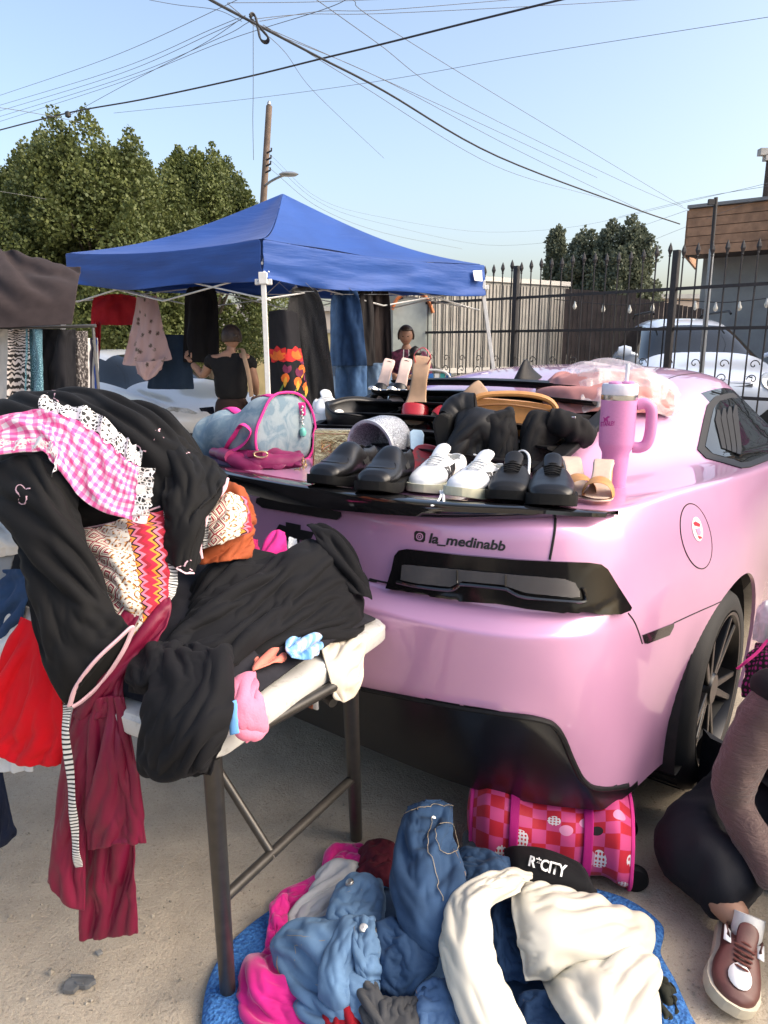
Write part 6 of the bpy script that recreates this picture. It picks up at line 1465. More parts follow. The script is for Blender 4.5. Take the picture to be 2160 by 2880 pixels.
t = NT('clear_plastic_film'); t.set(Base_Color=(.9, .88, .88, 1), Roughness=.16); t.b.inputs['Alpha'].default_value = .30; t.bump(t.noise(t.coord('Object', (30, 30, 30)), 1.5, 4), .6, .01); t.b.inputs['Specular IOR Level'].default_value = .9; FILM = t.m
cloth('plastic_film', C, FILM, pkg, nu=40, nv=56, su=1.16, sv=1.2, seed=62, push=.03, amp=.014, cells=10, thick=0, bend=.8)
# ================================================================== PEOPLE
FOLD = bpy.data.textures.new('folds', 'CLOUDS'); FOLD.noise_scale = .07; FOLD.noise_depth = 2
def skinned(name, J, E, mat, parent, sub=2, root=0, world=True, folds=0):
    """J: joints (point, radius x, radius y); E: bones; one continuous surface grown over them"""
    me = bpy.data.meshes.new(name); me.from_pydata([tuple(j[0]) for j in J], E, [])
    o = bpy.data.objects.new(name, me); COL.objects.link(o)
    m = o.modifiers.new('skin', 'SKIN'); m.use_smooth_shade = True; m.branch_smoothing = .6
    sv = me.skin_vertices[0].data
    for i, j in enumerate(J): sv[i].radius = (j[1], j[2] if len(j) > 2 else j[1])
    sv[root].use_root = True
    subsurf(o, sub + (1 if folds else 0)); me.materials.append(mat)
    if folds: d_ = o.modifiers.new('folds', 'DISPLACE'); d_.texture = FOLD; d_.strength = folds; d_.texture_coords = 'LOCAL'
    if parent is not None:
        o.parent = parent
        if world: o.matrix_parent_inverse = world_of(parent).inverted()
    return o
SKIN = plain('skin_tan', (.34, .185, .12), .55, var=.06, scale=12); HAIR = plain('black_hair', (.010, .008, .007), .45, var=.4, scale=60, bump=.5); HAIRB = plain('brown_hair', (.035, .02, .013), .5, var=.4, scale=60, bump=.5)
V3 = Vector
def head(parent, c, r, fwd, hair, bun=None, cap=.05):
    """head with nose, eyes, mouth, ears and hair; c centre, r half height, fwd looks this way"""
    f = V3(fwd).normalized(); s_ = f.cross(V3((0, 0, 1))).normalized(); u = s_.cross(f)
    m = MB(); n, k = 16, 24; v = []
    for i in range(n + 1):
        th = math.pi * i / n
        for j in range(k):
            a = 2 * math.pi * j / k; x, y, z = math.sin(th) * math.cos(a), math.sin(th) * math.sin(a), math.cos(th)
            w_ = .74 if z > -.2 else .74 - .30 * (-z - .2); d = .86 if z > -.3 else .86 - .12 * (-z - .3)
            bump = .16 * math.exp(-((z + .12) / .16) ** 2 - (x / .16) ** 2) if y > 0 else 0
            bump -= .05 * sum(math.exp(-((z - .06) / .10) ** 2 - ((x - q) / .13) ** 2) for q in (-.33, .33)) if y > 0 else 0
            bump += .03 * math.exp(-((z + .42) / .07) ** 2 - (x / .22) ** 2) if y > 0 else 0
            v.append(c + s_ * (x * w_ * r) + f * ((y * d + bump) * r) + u * (z * r))
    fc = [(i * k + j, i * k + (j + 1) % k, (i + 1) * k + (j + 1) % k, (i + 1) * k + j) for i in range(n) for j in range(k)]
    hd = mk('head', v, fc, SKIN, parent, True, True)
    for q in (-1, 1):
        m = MB(); m.lathe([(.001, -.04), (.10, -.02), (.10, .02), (.001, .04)], n=10, mtx=Matrix.Translation(c + f * .80 * r + s_ * q * .27 * r + u * .05 * r) @ Matrix.Scale(r, 4)); m.build('eye', plain('eye_dark', (.03, .02, .015), .2), hd, True, True)
        m = MB(); m.lathe([(.001, -.05), (.17, -.03), (.17, .03), (.001, .05)], n=10, mtx=Matrix.Translation(c + s_ * q * .74 * r - u * .05 * r) @ Matrix.Rotation(R(90), 4, 'Y') @ Matrix.Scale(r, 4)); m.build('ear', SKIN, hd, True, True)
    m = MB(); m.tube([c + f * .80 * r + s_ * x * r - u * .42 * r for x in (-.2, 0, .2)], .05 * r, 6); m.build('mouth', plain('lips', (.25, .08, .07), .5), hd, True, True)
    hv = [];
    for i in range(n + 1):
        th = math.pi * i / n
        for j in range(k):
            a = 2 * math.pi * j / k; x, y, z = math.sin(th) * math.cos(a), math.sin(th) * math.sin(a), math.cos(th)
            hv.append(c + s_ * (x * .83 * r) + f * (y * .95 * r) + u * (z * 1.07 * r))
    hf = []
    for i in range(n):
        for j in range(k):
            a = 2 * math.pi * (j + .5) / k; z = math.cos(math.pi * (i + .5) / n); y = math.sin(a)
            if z > .45 + .1 * y or (y < .15 and z > -.45): hf.append((i * k + j, i * k + (j + 1) % k, (i + 1) * k + (j + 1) % k, (i + 1) * k + j))
    o = mk('hair', hv, hf, hair, parent, True, True); solid(o, .02 * r / .11, 0); subsurf(o, 1)
    if bun:
        b = c - f * bun[0] * r + u * bun[1] * r; m = MB(); m.lathe([(.001, -.5), (.36, -.36), (.5, 0), (.36, .36), (.001, .5)], n=16, mtx=Matrix.Translation(b) @ Matrix.Scale(bun[2] * r, 4), capb=False, capt=False); subsurf(m.build('hair_bun', hair, parent, True, True), 1)
    return hd
def hand(parent, w_, d, palm_n, L=.17, mat=None):
    """palm and five bent fingers from the wrist w_ along d"""
    d = V3(d).normalized(); nrm = V3(palm_n); nrm = (nrm - d * nrm.dot(d)).normalized(); s_ = d.cross(nrm)
    J = [(w_, .024, .02), (w_ + d * L * .3, .032, .016), (w_ + d * L * .5, .034, .014)]; E_ = [(0, 1), (1, 2)]
    o = skinned('palm', J, E_, mat or SKIN, parent, 1)
    for q, (off, ln) in enumerate(((-.030, .38), (-.010, .46), (.010, .43), (.029, .34))):
        b = w_ + d * L * .50 + s_ * off; J = [(b, .0095), (b + d * L * ln * .45 + nrm * .006, .0088), (b + d * L * ln * .8 + nrm * .020, .008), (b + d * L * ln + nrm * .036, .007)]
        skinned('finger', J, [(0, 1), (1, 2), (2, 3)], mat or SKIN, parent, 1)
    b = w_ + d * L * .18 - s_ * .028; skinned('thumb', [(b, .011), (b + d * .03 - s_ * .022 + nrm * .01, .010), (b + d * .055 - s_ * .028 + nrm * .022, .008)], [(0, 1), (1, 2)], mat or SKIN, parent, 1)
# ---- standing woman seen from behind
Yw = 7.55; gx_ = at(646, 1000, Yw).x
W1 = empty('person', (gx_, Yw, 0), label='person in a black t-shirt seen from behind, reaching towards the hanging clothes', cat='person')
B = lambda x, y, z: V3((gx_ + x, Yw + y, z))
hd_c = B(.02, .03, 1.53)
Jb = [(B(0, 0, .92), .17, .13), (B(0, 0, 1.12), .14, .10), (B(.0, .01, 1.32), .155, .10), (B(.01, .02, 1.40), .06, .055), (B(.02, .03, 1.47), .05, .05),
      (B(-.18, .02, 1.33), .058), (B(-.30, .10, 1.14), .046), (B(-.44, .20, 1.27), .032), (B(.19, .0, 1.33), .058), (B(.25, .0, 1.08), .045), (B(.23, .13, .95), .032),
      (B(-.10, 0, .84), .10), (B(-.10, 0, .47), .065), (B(-.10, .03, .08), .042), (B(.10, 0, .84), .10), (B(.10, 0, .47), .065), (B(.10, .03, .08), .042), (B(-.10, .17, .035), .035), (B(.10, .17, .035), .035)]
Eb = [(0, 1), (1, 2), (2, 3), (3, 4), (2, 5), (5, 6), (6, 7), (2, 8), (8, 9), (9, 10), (0, 11), (11, 12), (12, 13), (0, 14), (14, 15), (15, 16), (13, 17), (16, 18)]
skinned('body', Jb, Eb, SKIN, W1)
TEE = fabric('black_tee', (.011, .011, .012), .85)
skinned('t_shirt', [(B(0, 0, .86), .215, .165), (B(0, 0, 1.10), .19, .15), (B(0, .01, 1.32), .20, .135), (B(-.19, .03, 1.32), .078), (B(-.25, .06, 1.22), .070), (B(.20, 0, 1.32), .078), (B(.24, 0, 1.20), .070), (B(.01, .02, 1.385), .075, .065)], [(0, 1), (1, 2), (2, 3), (3, 4), (2, 5), (5, 6), (2, 7)], TEE, W1, folds=.03)
skinned('skirt', [(B(0, 0, .97), .18, .14), (B(0, 0, .80), .20, .16), (B(0, 0, .55), .20, .16)], [(0, 1), (1, 2)], fabric('brown_skirt', (.035, .02, .017), .85), W1)
head(W1, hd_c, .115, (-.55, .8, -.05), HAIRB, (.8, .05, .75)); hand(W1, B(-.45, .205, 1.28), (-.5, .35, .6), (.4, .8, 0), .16)
m = MB(); m.tube(curve([B(-.08, .14, 1.36), B(.10, .09, 1.42), B(.17, -.11, 1.33), B(.215, -.15, 1.15), B(.23, -.14, .95)], 24), .022, 8, flat=.25); m.build('bag_strap', fabric('beige_strap', (.36, .25, .17), .8), W1, True, True)
m = MB(); m.box(B(.27, -.05, .86), (.10, .22, .18)); bevel(m.build('shoulder_bag', plain('brown_bag', (.10, .06, .05), .6), W1, world=True), .03, 3)
# ---- person in a purple hooded top
Yp2 = 9.1; gx2 = at(1142, 900, Yp2).x; B2 = lambda x, y, z: V3((gx2 + x, Yp2 + y, z))
W2 = empty('person', (gx2, Yp2, 0), label='person in a purple patterned hooded top standing behind the coupe', cat='person')
t = NT('purple_print'); co = t.coord('Object'); t.col(t.ramp(t.noise(co, 22, 4), [(.4, (.05, .012, .03)), (.6, (.16, .03, .075))])); t.set(Roughness=.85); PUR = t.m
Jb = [(B2(0, 0, .90), .17, .13), (B2(0, 0, 1.12), .15, .12), (B2(0, .0, 1.33), .16, .11), (B2(0, -.01, 1.42), .06), (B2(0, -.02, 1.48), .05), (B2(-.19, 0, 1.34), .06), (B2(-.27, -.08, 1.12), .048), (B2(-.10, -.26, 1.08), .034), (B2(.19, 0, 1.34), .06), (B2(.27, -.08, 1.12), .048), (B2(.10, -.26, 1.10), .034),
      (B2(-.10, 0, .84), .10), (B2(-.10, 0, .47), .065), (B2(-.10, 0, .06), .042), (B2(.10, 0, .84), .10), (B2(.10, 0, .47), .065), (B2(.10, 0, .06), .042)]
skinned('body', Jb, [(0, 1), (1, 2), (2, 3), (3, 4), (2, 5), (5, 6), (6, 7), (2, 8), (8, 9), (9, 10), (0, 11), (11, 12), (12, 13), (0, 14), (14, 15), (15, 16)], SKIN, W2)
skinned('hooded_top', [(B2(0, 0, .92), .20, .155), (B2(0, 0, 1.14), .185, .145), (B2(0, 0, 1.33), .19, .13), (B2(-.20, 0, 1.34), .085), (B2(-.28, -.08, 1.12), .070), (B2(-.14, -.22, 1.08), .052), (B2(.20, 0, 1.34), .085), (B2(.28, -.08, 1.12), .070), (B2(.14, -.22, 1.09), .052), (B2(0, .0, 1.41), .09)], [(0, 1), (1, 2), (2, 3), (3, 4), (4, 5), (2, 6), (6, 7), (7, 8), (2, 9)], PUR, W2)
skinned('trousers', [(B2(0, 0, .93), .18, .14), (B2(-.10, 0, .84), .115), (B2(-.10, 0, .45), .09), (B2(-.10, 0, .10), .07), (B2(.10, 0, .84), .115), (B2(.10, 0, .45), .09), (B2(.10, 0, .10), .07)], [(0, 1), (1, 2), (2, 3), (0, 4), (4, 5), (5, 6)], fabric('grey_jeans', (.05, .06, .07)), W2)
head(W2, B2(0, -.03, 1.56), .115, (-.1, -1, -.15), HAIRB, (.6, .4, .5))
hand(W2, B2(-.09, -.27, 1.08), (.8, -.3, .1), (0, -.5, -1), .15); hand(W2, B2(.09, -.27, 1.10), (-.8, -.3, -.1), (0, -.5, -1), .15)
for q in (-1, 1):
    m = MB(); m.tube([B2(.03 * q, -.13, 1.40), B2(.035 * q, -.165, 1.28)], .006, 6); m.build('drawstring', plain('white_cord', (.6, .6, .6), .7), W2, True, True)
# ---- dark haired person sitting low in front of that one
Yp3 = 8.3; gx3 = at(1170, 900, Yp3).x; B3 = lambda x, y, z: V3((gx3 + x, Yp3 + y, z))
W3 = empty('person', (gx3, Yp3, 0), label='seated person with a black hair bun, head bowed, behind the upturned red sandal', cat='person')
skinned('body', [(B3(0, 0, .55), .16, .13), (B3(0, 0, .78), .15, .11), (B3(0, -.03, 1.0), .15, .10), (B3(0, -.05, 1.10), .055), (B3(0, -.07, 1.16), .05), (B3(-.18, -.03, 1.02), .055), (B3(-.24, -.12, .80), .045), (B3(-.08, -.28, .78), .032), (B3(.18, -.03, 1.02), .055), (B3(.24, -.12, .80), .045), (B3(.08, -.28, .78), .032),
    (B3(-.1, -.15, .52), .085), (B3(-.12, -.42, .50), .06), (B3(-.12, -.44, .08), .04), (B3(.1, -.15, .52), .085), (B3(.12, -.42, .50), .06), (B3(.12, -.44, .08), .04)], [(0, 1), (1, 2), (2, 3), (3, 4), (2, 5), (5, 6), (6, 7), (2, 8), (8, 9), (9, 10), (0, 11), (11, 12), (12, 13), (0, 14), (14, 15), (15, 16)], SKIN, W3)
skinned('top', [(B3(0, 0, .56), .18, .15), (B3(0, 0, .80), .17, .13), (B3(0, -.03, 1.0), .17, .115), (B3(-.19, -.03, 1.02), .075), (B3(-.23, -.10, .86), .065), (B3(.19, -.03, 1.02), .075), (B3(.23, -.10, .86), .065)], [(0, 1), (1, 2), (2, 3), (3, 4), (2, 5), (5, 6)], fabric('dusky_top', (.10, .05, .045)), W3)
skinned('trousers', [(B3(0, 0, .56), .17, .14), (B3(-.1, -.15, .52), .10), (B3(-.12, -.42, .50), .075), (B3(-.12, -.44, .12), .06), (B3(.1, -.15, .52), .10), (B3(.12, -.42, .50), .075), (B3(.12, -.44, .12), .06)], [(0, 1), (1, 2), (2, 3), (0, 4), (4, 5), (5, 6)], fabric('grey_jeans', (.05, .06, .07)), W3)
head(W3, B3(0, -.10, 1.25), .115, (-.3, -.8, -.45), HAIR, (.25, 1.05, 1.35))
m = MB(); m.box(B3(0, .05, .40), (.42, .40, .03)); stool = empty('folding_stool', B3(0, .05, 0), label='low stool under the seated person with the hair bun', cat='stool'); bevel(m.build('seat', plain('blue_plastic', (.1, .3, .5), .5), stool, world=True), .008)
for a in (-1, 1):
    for b in (-1, 1): m = MB(); m.tube([B3(.18 * a, .05 + .17 * b, .40), B3(.21 * a, .05 + .20 * b, 0)], .012, 8); m.build('leg', plain('grey_steel', (.2, .2, .2), .4, metal=.7), stool, True, True)
# ---- person sitting on the ground by the rear wheel
W4 = empty('person', (1.15, 1.85, 0), label='person in a brown sheer top and black trousers sitting cross-legged by the rear wheel', cat='person')
hip = V3((1.22, 1.92, .13)); sho = V3((1.035, 1.77, .575)); elb = at(2062, 2262, 1.70); wri = at(2185, 2500, 1.52); sho2 = V3((1.36, 1.70, .58))
kn = at(1905, 2375, 1.74); ank = V3((.885, 1.50, .085)); kn2 = V3((1.42, 1.45, .20)); ank2 = V3((1.05, 1.40, .07)); hipL = V3((1.10, 1.90, .13)); hipR = V3((1.32, 1.86, .13))
nk = V3((1.20, 1.70, .66)); hc = V3((1.19, 1.62, .82))
Jb = [(hip, .15, .12), (V3((1.21, 1.86, .34)), .125, .10), (V3((1.20, 1.76, .56)), .13, .09), (nk, .05), (hc - V3((0, 0, .08)), .045), (sho, .052), (elb, .040), (wri, .028), (sho2, .052), (V3((1.47, 1.62, .33)), .042), (V3((1.32, 1.42, .28)), .028), (hipL, .10), (kn, .065), (ank, .036), (hipR, .10), (kn2, .065), (ank2, .036)]
skinned('body', Jb, [(0, 1), (1, 2), (2, 3), (3, 4), (2, 5), (5, 6), (6, 7), (2, 8), (8, 9), (9, 10), (0, 11), (11, 12), (12, 13), (0, 14), (14, 15), (15, 16)], SKIN, W4)
t = NT('brown_sheer_sleeve'); co = t.coord('Object'); t.set(Base_Color=(.075, .040, .036, 1), Roughness=.7); t.b.inputs['Sheen Weight'].default_value = .2
nz = t.noise(t.coord('Object', (14, 14, 55)), 1.4, 4, .6, 1.5); t.bump(nz, .7, .012); SHE = t.m
mid = (sho + elb) / 2
skinned('sheer_top', [(V3((1.21, 1.88, .25)), .15, .12), (V3((1.20, 1.76, .54)), .145, .10), (sho, .072), (mid + V3((-.012, 0, 0)), .068), (elb + V3((-.01, 0, .05)), .058), (elb, .054), ((elb + wri) / 2, .048), (wri, .034), (sho2, .070), (V3((1.47, 1.62, .33)), .056), (V3((1.32, 1.42, .28)), .036)], [(0, 1), (1, 2), (2, 3), (3, 4), (4, 5), (5, 6), (6, 7), (1, 8), (8, 9), (9, 10)], SHE, W4, folds=.022)
skinned('black_vest', [(V3((1.21, 1.90, .22)), .165, .135), (V3((1.20, 1.77, .54)), .158, .112), (V3((1.04, 1.775, .585)), .088), (V3((1.012, 1.772, .535)), .086), (V3((1.37, 1.70, .58)), .08)], [(0, 1), (1, 2), (2, 3), (1, 4)], TEE, W4, folds=.02)
BPT = fabric('black_trousers', (.008, .009, .013), .75, 900, .1, .35)
skinned('trousers', [(hip, .20, .16), (hipL, .15), ((hipL + kn) / 2, .13), (kn + V3((.0, .0, .0)), .108), ((kn * .5 + ank * .5) + V3((.035, .02, .02)), .118), (ank + V3((.05, .05, .03)), .085), (hipR, .16), (kn2, .12), ((kn2 + ank2) / 2, .11), (ank2, .075)], [(0, 1), (1, 2), (2, 3), (3, 4), (4, 5), (0, 6), (6, 7), (7, 8), (8, 9)], BPT, W4, folds=.035)
head(W4, hc, .115, (-.5, -.8, -.35), HAIR, (.7, .5, .6)); hand(W4, wri, (wri - elb), (-.4, -.6, .4), .17); hand(W4, V3((1.32, 1.42, .28)), (-.6, -.6, -.3), (0, 0, -1), .17)
# sneaker worn by that person
BRL = plain('chocolate_leather', (.085, .028, .024), .5, var=.15, bump=.2, scale=30); OFFW = plain('offwhite_sole', (.50, .46, .36), .6); BLL = fabric('brown_lace', (.10, .035, .03), .9, 1500)
_keep = place
def place(name, toe_px, heel_px, L=.28, **k):
    a = atz(*toe_px, 0); b = atz(*heel_px, 0); d = (a - b); d.z = 0; d.normalize(); p = a - d * L
    e = empty(name, (p.x, p.y, .0), math.atan2(-d.x, d.y), **k); e.rotation_euler = (0, R(-16), math.atan2(-d.x, d.y)); e.location.z = .012; return e
ns, srf = sneaker((2042, 2868), (2062, 2600), 'brown and white lace-up sneaker on the seated person\'s foot', BRL, OFFW, WLE, BLL, .275, .112, stripes=0, laces=7, solez=.032)
ns['group'] = ''; del ns['group']
def on_shoe(nm, pts, mat, off=.002):
    q = [srf(x, y, off) for x, y in pts]; m = MB(); m.add(q, [tuple(range(len(q)))] if len(q) < 5 else [tuple(t_) for t_ in tessellate_polygon([q])]); solid(m.build(nm, mat, ns, True), .002, 0)
on_shoe('toe_panel', [(.026 * math.cos(a), .222 + .030 * math.sin(a)) for a in np.linspace(0, 6.283, 16, endpoint=False)], WLE, .004)
for s_ in (-1, 1): on_shoe('side_panel', [(s_ * .030, .155), (s_ * .046, .15), (s_ * .046, .10), (s_ * .038, .085), (s_ * .030, .11)], WLE, .003)
for s_ in (-1, 1): on_shoe('swoosh', [(s_ * .033, .14), (s_ * .043, .13), (s_ * .043, .09), (s_ * .036, .065), (s_ * .037, .10)], BRL, .006)
place = _keep
m = MB(); m.tube(curve([ank + V3((.01, .01, .03)), ank + V3((-.005, -.01, -.01)), V3((ns.location.x, ns.location.y, .07)) + V3((-.0, -.05, .0))], 8), .036, 12); m.build('sock', plain('white_sock', (.6, .6, .58), .9), W4, True, True)
# ---- magenta net bag with crumpled plastic beside that person
nb_ = empty('magenta_net_bag', at(2150, 1860, 1.95), label='black and magenta mesh bag with crumpled plastic by the rear wheel', cat='bag'); nb_.location.z = 0
def dots(t, u, v):
    vo = t.n('TexVoronoi'); vo.inputs['Scale'].default_value = 70; vo.inputs['Randomness'].default_value = .1; t.l(t.coord('UV'), vo.inputs[0]); return t.ramp(vo.outputs['Distance'], [(.25, (.30, .02, .16)), (.35, (.012, .01, .012))])
Yb = 1.93
cloth('mesh_bag', [[(2128, 1812, Yb + .02), (2170, 1800, Yb), (2230, 1795, Yb + .02)], [(2098, 1870, Yb), (2165, 1862, Yb - .04), (2240, 1860, Yb)], [(2085, 1960, Yb), (2165, 1965, Yb - .05), (2240, 1965, Yb)]], fabric_uv('magenta_dots', dots), nb_, nu=24, nv=24, seed=71, thick=.006)
trim_along('strap', [at(2076, 1880, Yb - .03), at(2100, 1860, Yb - .05), at(2130, 1835, Yb - .05), at(2160, 1800, Yb - .05)], HOTP, nb_, .008, .5)
t = NT('cloudy_plastic'); t.set(Base_Color=(.42, .44, .46, 1), Roughness=.3); t.b.inputs['Alpha'].default_value = .75; CLP = t.m
cloth('crumpled_plastic', [[(2138, 1700, Yb + .02), (2160, 1690, Yb), (2200, 1688, Yb + .02)], [(2125, 1745, Yb), (2165, 1740, Yb - .05), (2220, 1740, Yb)], [(2116, 1800, Yb), (2160, 1810, Yb - .05), (2225, 1800, Yb)]], CLP, nb_, nu=26, nv=26, su=1.3, sv=1.3, seed=72, amp=.02, push=.05, thick=.002)
# ================================================================== FOLDING TABLE
TZ = .805
_at = at
def at(px, py, Y): return _at(px, py, Y * .906)      # the garments lie at the table's distance
tA, tB = atz(597, 2088, TZ), atz(1102, 1742, TZ)
ew = (tB - tA).normalized(); el = V3((-ew.y, ew.x, 0)); TW, TLn = (tB - tA).length, 1.83
tbl = empty('folding_table', (tA.x, tA.y, 0), label='white plastic folding table on dark metal legs, heaped with clothes', cat='table')
t = NT('worn_white_plastic'); co = t.coord('Object'); n1 = t.noise(co, 25, 6, .7); n2 = t.noise(co, 4, 4); t.col(t.mix(t.ramp(n1, [(.55, (0, 0, 0)), (.72, (1, 1, 1))]), t.ramp(n2, [(.3, (.48, .475, .45)), (.7, (.58, .575, .55))]), (.30, .275, .24, 1))); t.set(Roughness=.5); t.bump(t.noise(co, 300, 3), .3, .001); TPL = t.m
def tp(s, q, z): p = tA + el * s + ew * q; return V3((p.x, p.y, z))
def rrect(x0, x1, y0, y1, r, n=6):
    return [(cx + r * math.cos(a), cy + r * math.sin(a)) for cx, cy, a0 in ((x1 - r, y1 - r, 0), (x0 + r, y1 - r, 90), (x0 + r, y0 + r, 180), (x1 - r, y0 + r, 270)) for a in np.radians(np.linspace(a0, a0 + 90, n))]
prof = [(.004, -.046), (.0, -.040), (.0, -.012), (.004, -.008), (.006, -.003), (.012, 0)]
v = []; k = None
for ins, dz in prof:
    q = rrect(ins, TLn - ins, ins, TW - ins, .045); k = len(q); v += [tp(a, b, TZ + dz) for a, b in q]
f = [(i * k + j, i * k + (j + 1) % k, (i + 1) * k + (j + 1) % k, (i + 1) * k + j) for i in range(5) for j in range(k)] + [tuple(range(k))[::-1], tuple(5 * k + j for j in range(k))]
m = MB(); m.add(v, f); m.build('table_top', TPL, tbl, True, True)
LEGM = plain('dark_bronze_metal', (.045, .042, .038), .38, metal=.5, var=.2)
def bar(name, a, b, r, sq=False, n=12):
    m = MB(); m.tube([a, b], r, n); return m.build(name, LEGM, tbl, True, True)
f1, f2 = atz(642, 2806, 0), atz(1002, 2356, 0)
t1, t2 = atz(596, 2120, TZ - .05), atz(984, 1905, TZ - .05)
bar('leg', f1, t1, .0185); bar('leg', f2, t2, .0185)
bar('cross_bar', f1.lerp(t1, .46), f2.lerp(t2, .46), .0125); bar('top_bar', t1, t2, .012)
bh = f1.lerp(t1, .46).lerp(f2.lerp(t2, .46), .32); bar('brace', bh, tp(.42, TW * .4, TZ - .06), .010); bar('brace', tp(.30, TW * .75, TZ - .05), f1.lerp(t1, .93).lerp(f2.lerp(t2, .93), .85), .012)
m = MB(); m.lathe([(.001, -.012), (.009, -.012), (.009, .012), (.001, .012)], n=12, mtx=Matrix.Translation(bh) @ Matrix.Rotation(R(90), 4, 'X')); m.build('rivet', plain('brushed_steel', (.6, .6, .58), .25, metal=1), tbl, True, True)
for s_ in (1,):
    o1, o2 = f1 + el * 1.45, f2 + el * 1.45; bar('leg', o1, t1 + el * 1.45, .0185); bar('leg', o2, t2 + el * 1.45, .0185); bar('cross_bar', o1.lerp(t1 + el * 1.45, .46), o2.lerp(t2 + el * 1.45, .46), .0125)
# ================================================================== CLOTHES ON THE TABLE
BK = fabric('black_jersey', (.0055, .0055, .006), .8, 900, .15, .3, .02); BK2 = fabric('black_cotton_tee', (.006, .0062, .0078), .85, 1100, .15, .35, .02)
PTR = fabric('pale_pink_trim', (.62, .40, .45), .6, 900, .05)
MAR = fabric('maroon_satin', (.15, .006, .030), .45, 1200, .1, .2, .0, spec=.3); REDG = fabric('bright_red_jersey', (.62, .004, .012), .8); WHT = fabric('white_rib', (.60, .58, .54), .9, 500, .08, .5); NAV = fabric('navy_jersey', (.006, .010, .026), .85)
def ging(t, u, v):
    a = t.math('LESS_THAN', t.math('FRACT', t.math('DIVIDE', u, .019)), .5); b = t.math('LESS_THAN', t.math('FRACT', t.math('DIVIDE', v, .019)), .5)
    s_ = t.math('MULTIPLY', t.math('ADD', a, b), .5); return t.ramp(s_, [(0, (.72, .66, .68)), (.25, (.72, .24, .42)), (.75, (.68, .085, .28))], 'CONSTANT')
GIN = fabric_uv('pink_gingham', ging)
def tribal(t, u, v):
    F = lambda x, w_: t.math('FRACT', t.math('DIVIDE', x, w_)); tri = lambda x: t.math('ABSOLUTE', t.math('SUBTRACT', x, .5))
    bv = F(v, .20)
    ud, vd = tri(F(u, .04)), tri(F(v, .04)); dia = t.math('ADD', ud, vd); rings = t.math('FRACT', t.math('MULTIPLY', dia, 3.2))
    c0 = t.ramp(rings, [(0, (.66, .58, .47)), (.35, (.22, .012, .03)), (.70, (.66, .58, .47)), (.85, (.03, .015, .015))], 'CONSTANT')
    st = F(u, .007); c1 = t.ramp(st, [(0, (.02, .02, .024)), (.40, (.55, .55, .53))], 'CONSTANT')
    zz = F(t.math('ADD', v, t.math('MULTIPLY', tri(F(u, .022)), .022)), .033); c2 = t.ramp(zz, [(0, (.45, .012, .04)), (.25, (.62, .22, .03)), (.42, (.02, .012, .012)), (.55, (.60, .16, .24)), (.75, (.30, .015, .03))], 'CONSTANT')
    n = t.noise(t.coord('UV', (60, 60, 60)), 2.2, 1); c3 = t.mix(t.ramp(n, [(.47, (0, 0, 0)), (.5, (1, 1, 1))], 'CONSTANT'), t.ramp(rings, [(0, (.66, .60, .50)), (.5, (.16, .06, .03)), (.8, (.58, .25, .05))], 'CONSTANT'), (.64, .58, .50, 1))
    sel = lambda lo: t.math('GREATER_THAN', bv, lo)
    return t.mix(sel(.80), t.mix(sel(.52), t.mix(sel(.30), t.mix(sel(.10), c1, c0), c3), c2), c1)
TRI = fabric_uv('tribal_print', tribal)
t = NT('white_lace_trim'); vo = t.n('TexVoronoi', feature='DISTANCE_TO_EDGE'); vo.inputs['Scale'].default_value = 130; t.l(t.coord('UV'), vo.inputs[0]); al = t.ramp(vo.outputs['Distance'], [(.10, (1, 1, 1)), (.18, (.05, .05, .05))]); t.set(Base_Color=(.74, .73, .72, 1), Roughness=.9); t.l(t.math('MAXIMUM', al, t.math('GREATER_THAN', t.noise(t.coord('UV'), 18, 2), .56)), t.b.inputs['Alpha']); LACE = t.m
def Yd(row, d): return [(a, b, c + d) for a, b, c in row]
# the heap underneath: folded dark clothes
s_ = np.linspace(.02, 1.5, 44); q_ = np.linspace(.03, TW - .03, 26); r_ = np.random.default_rng(9); nz = smooth_noise(44, 26, 9, r_); X = np.zeros((44, 26, 3))
for i, a in enumerate(s_):
    for j, b in enumerate(q_):
        h = .44 * math.exp(-((a - .86) / .38) ** 4 - ((b - .40) / .24) ** 4) + .12 * math.exp(-((a - .28) / .22) ** 4 - ((b - .36) / .25) ** 4)
        p = tp(a, b, TZ + .006 + h * (1 + .08 * nz[i, j])); X[i, j] = p
grid_obj('heap_of_folded_clothes', X, fabric('mixed_dark_cloth', (.02, .02, .026), .9, 700, .5), None, .004, 1, label='heap of dark folded clothes buried under the garments on the table', cat='clothes pile')
TG2 = 'clothes heaped on the folding table'
def bows(parent, bvh, spots, mat=PTR, size=26):
    for x, y, a in spots:
        P = []
        for q in np.linspace(0, 1, 26):
            th = q * 2 * math.pi * 1.5; rr = size * (.35 + .65 * abs(math.sin(th)))
            h = hit(bvh, x + rr * math.cos(th * .66 + a), y + rr * math.sin(th * .66 + a), .0025)
            if h: P.append(h[0])
        if len(P) > 8: m = MB(); m.tube(P[:len(P) * 4 // 5], .0034, 6, flat=.4); m.build('printed_bow', mat, parent, True, True)
def gbvh(X): return BVHTree.FromPolygons([Vector(p) for p in X.reshape(-1, 3)], gridfaces(*X.shape[:2]))
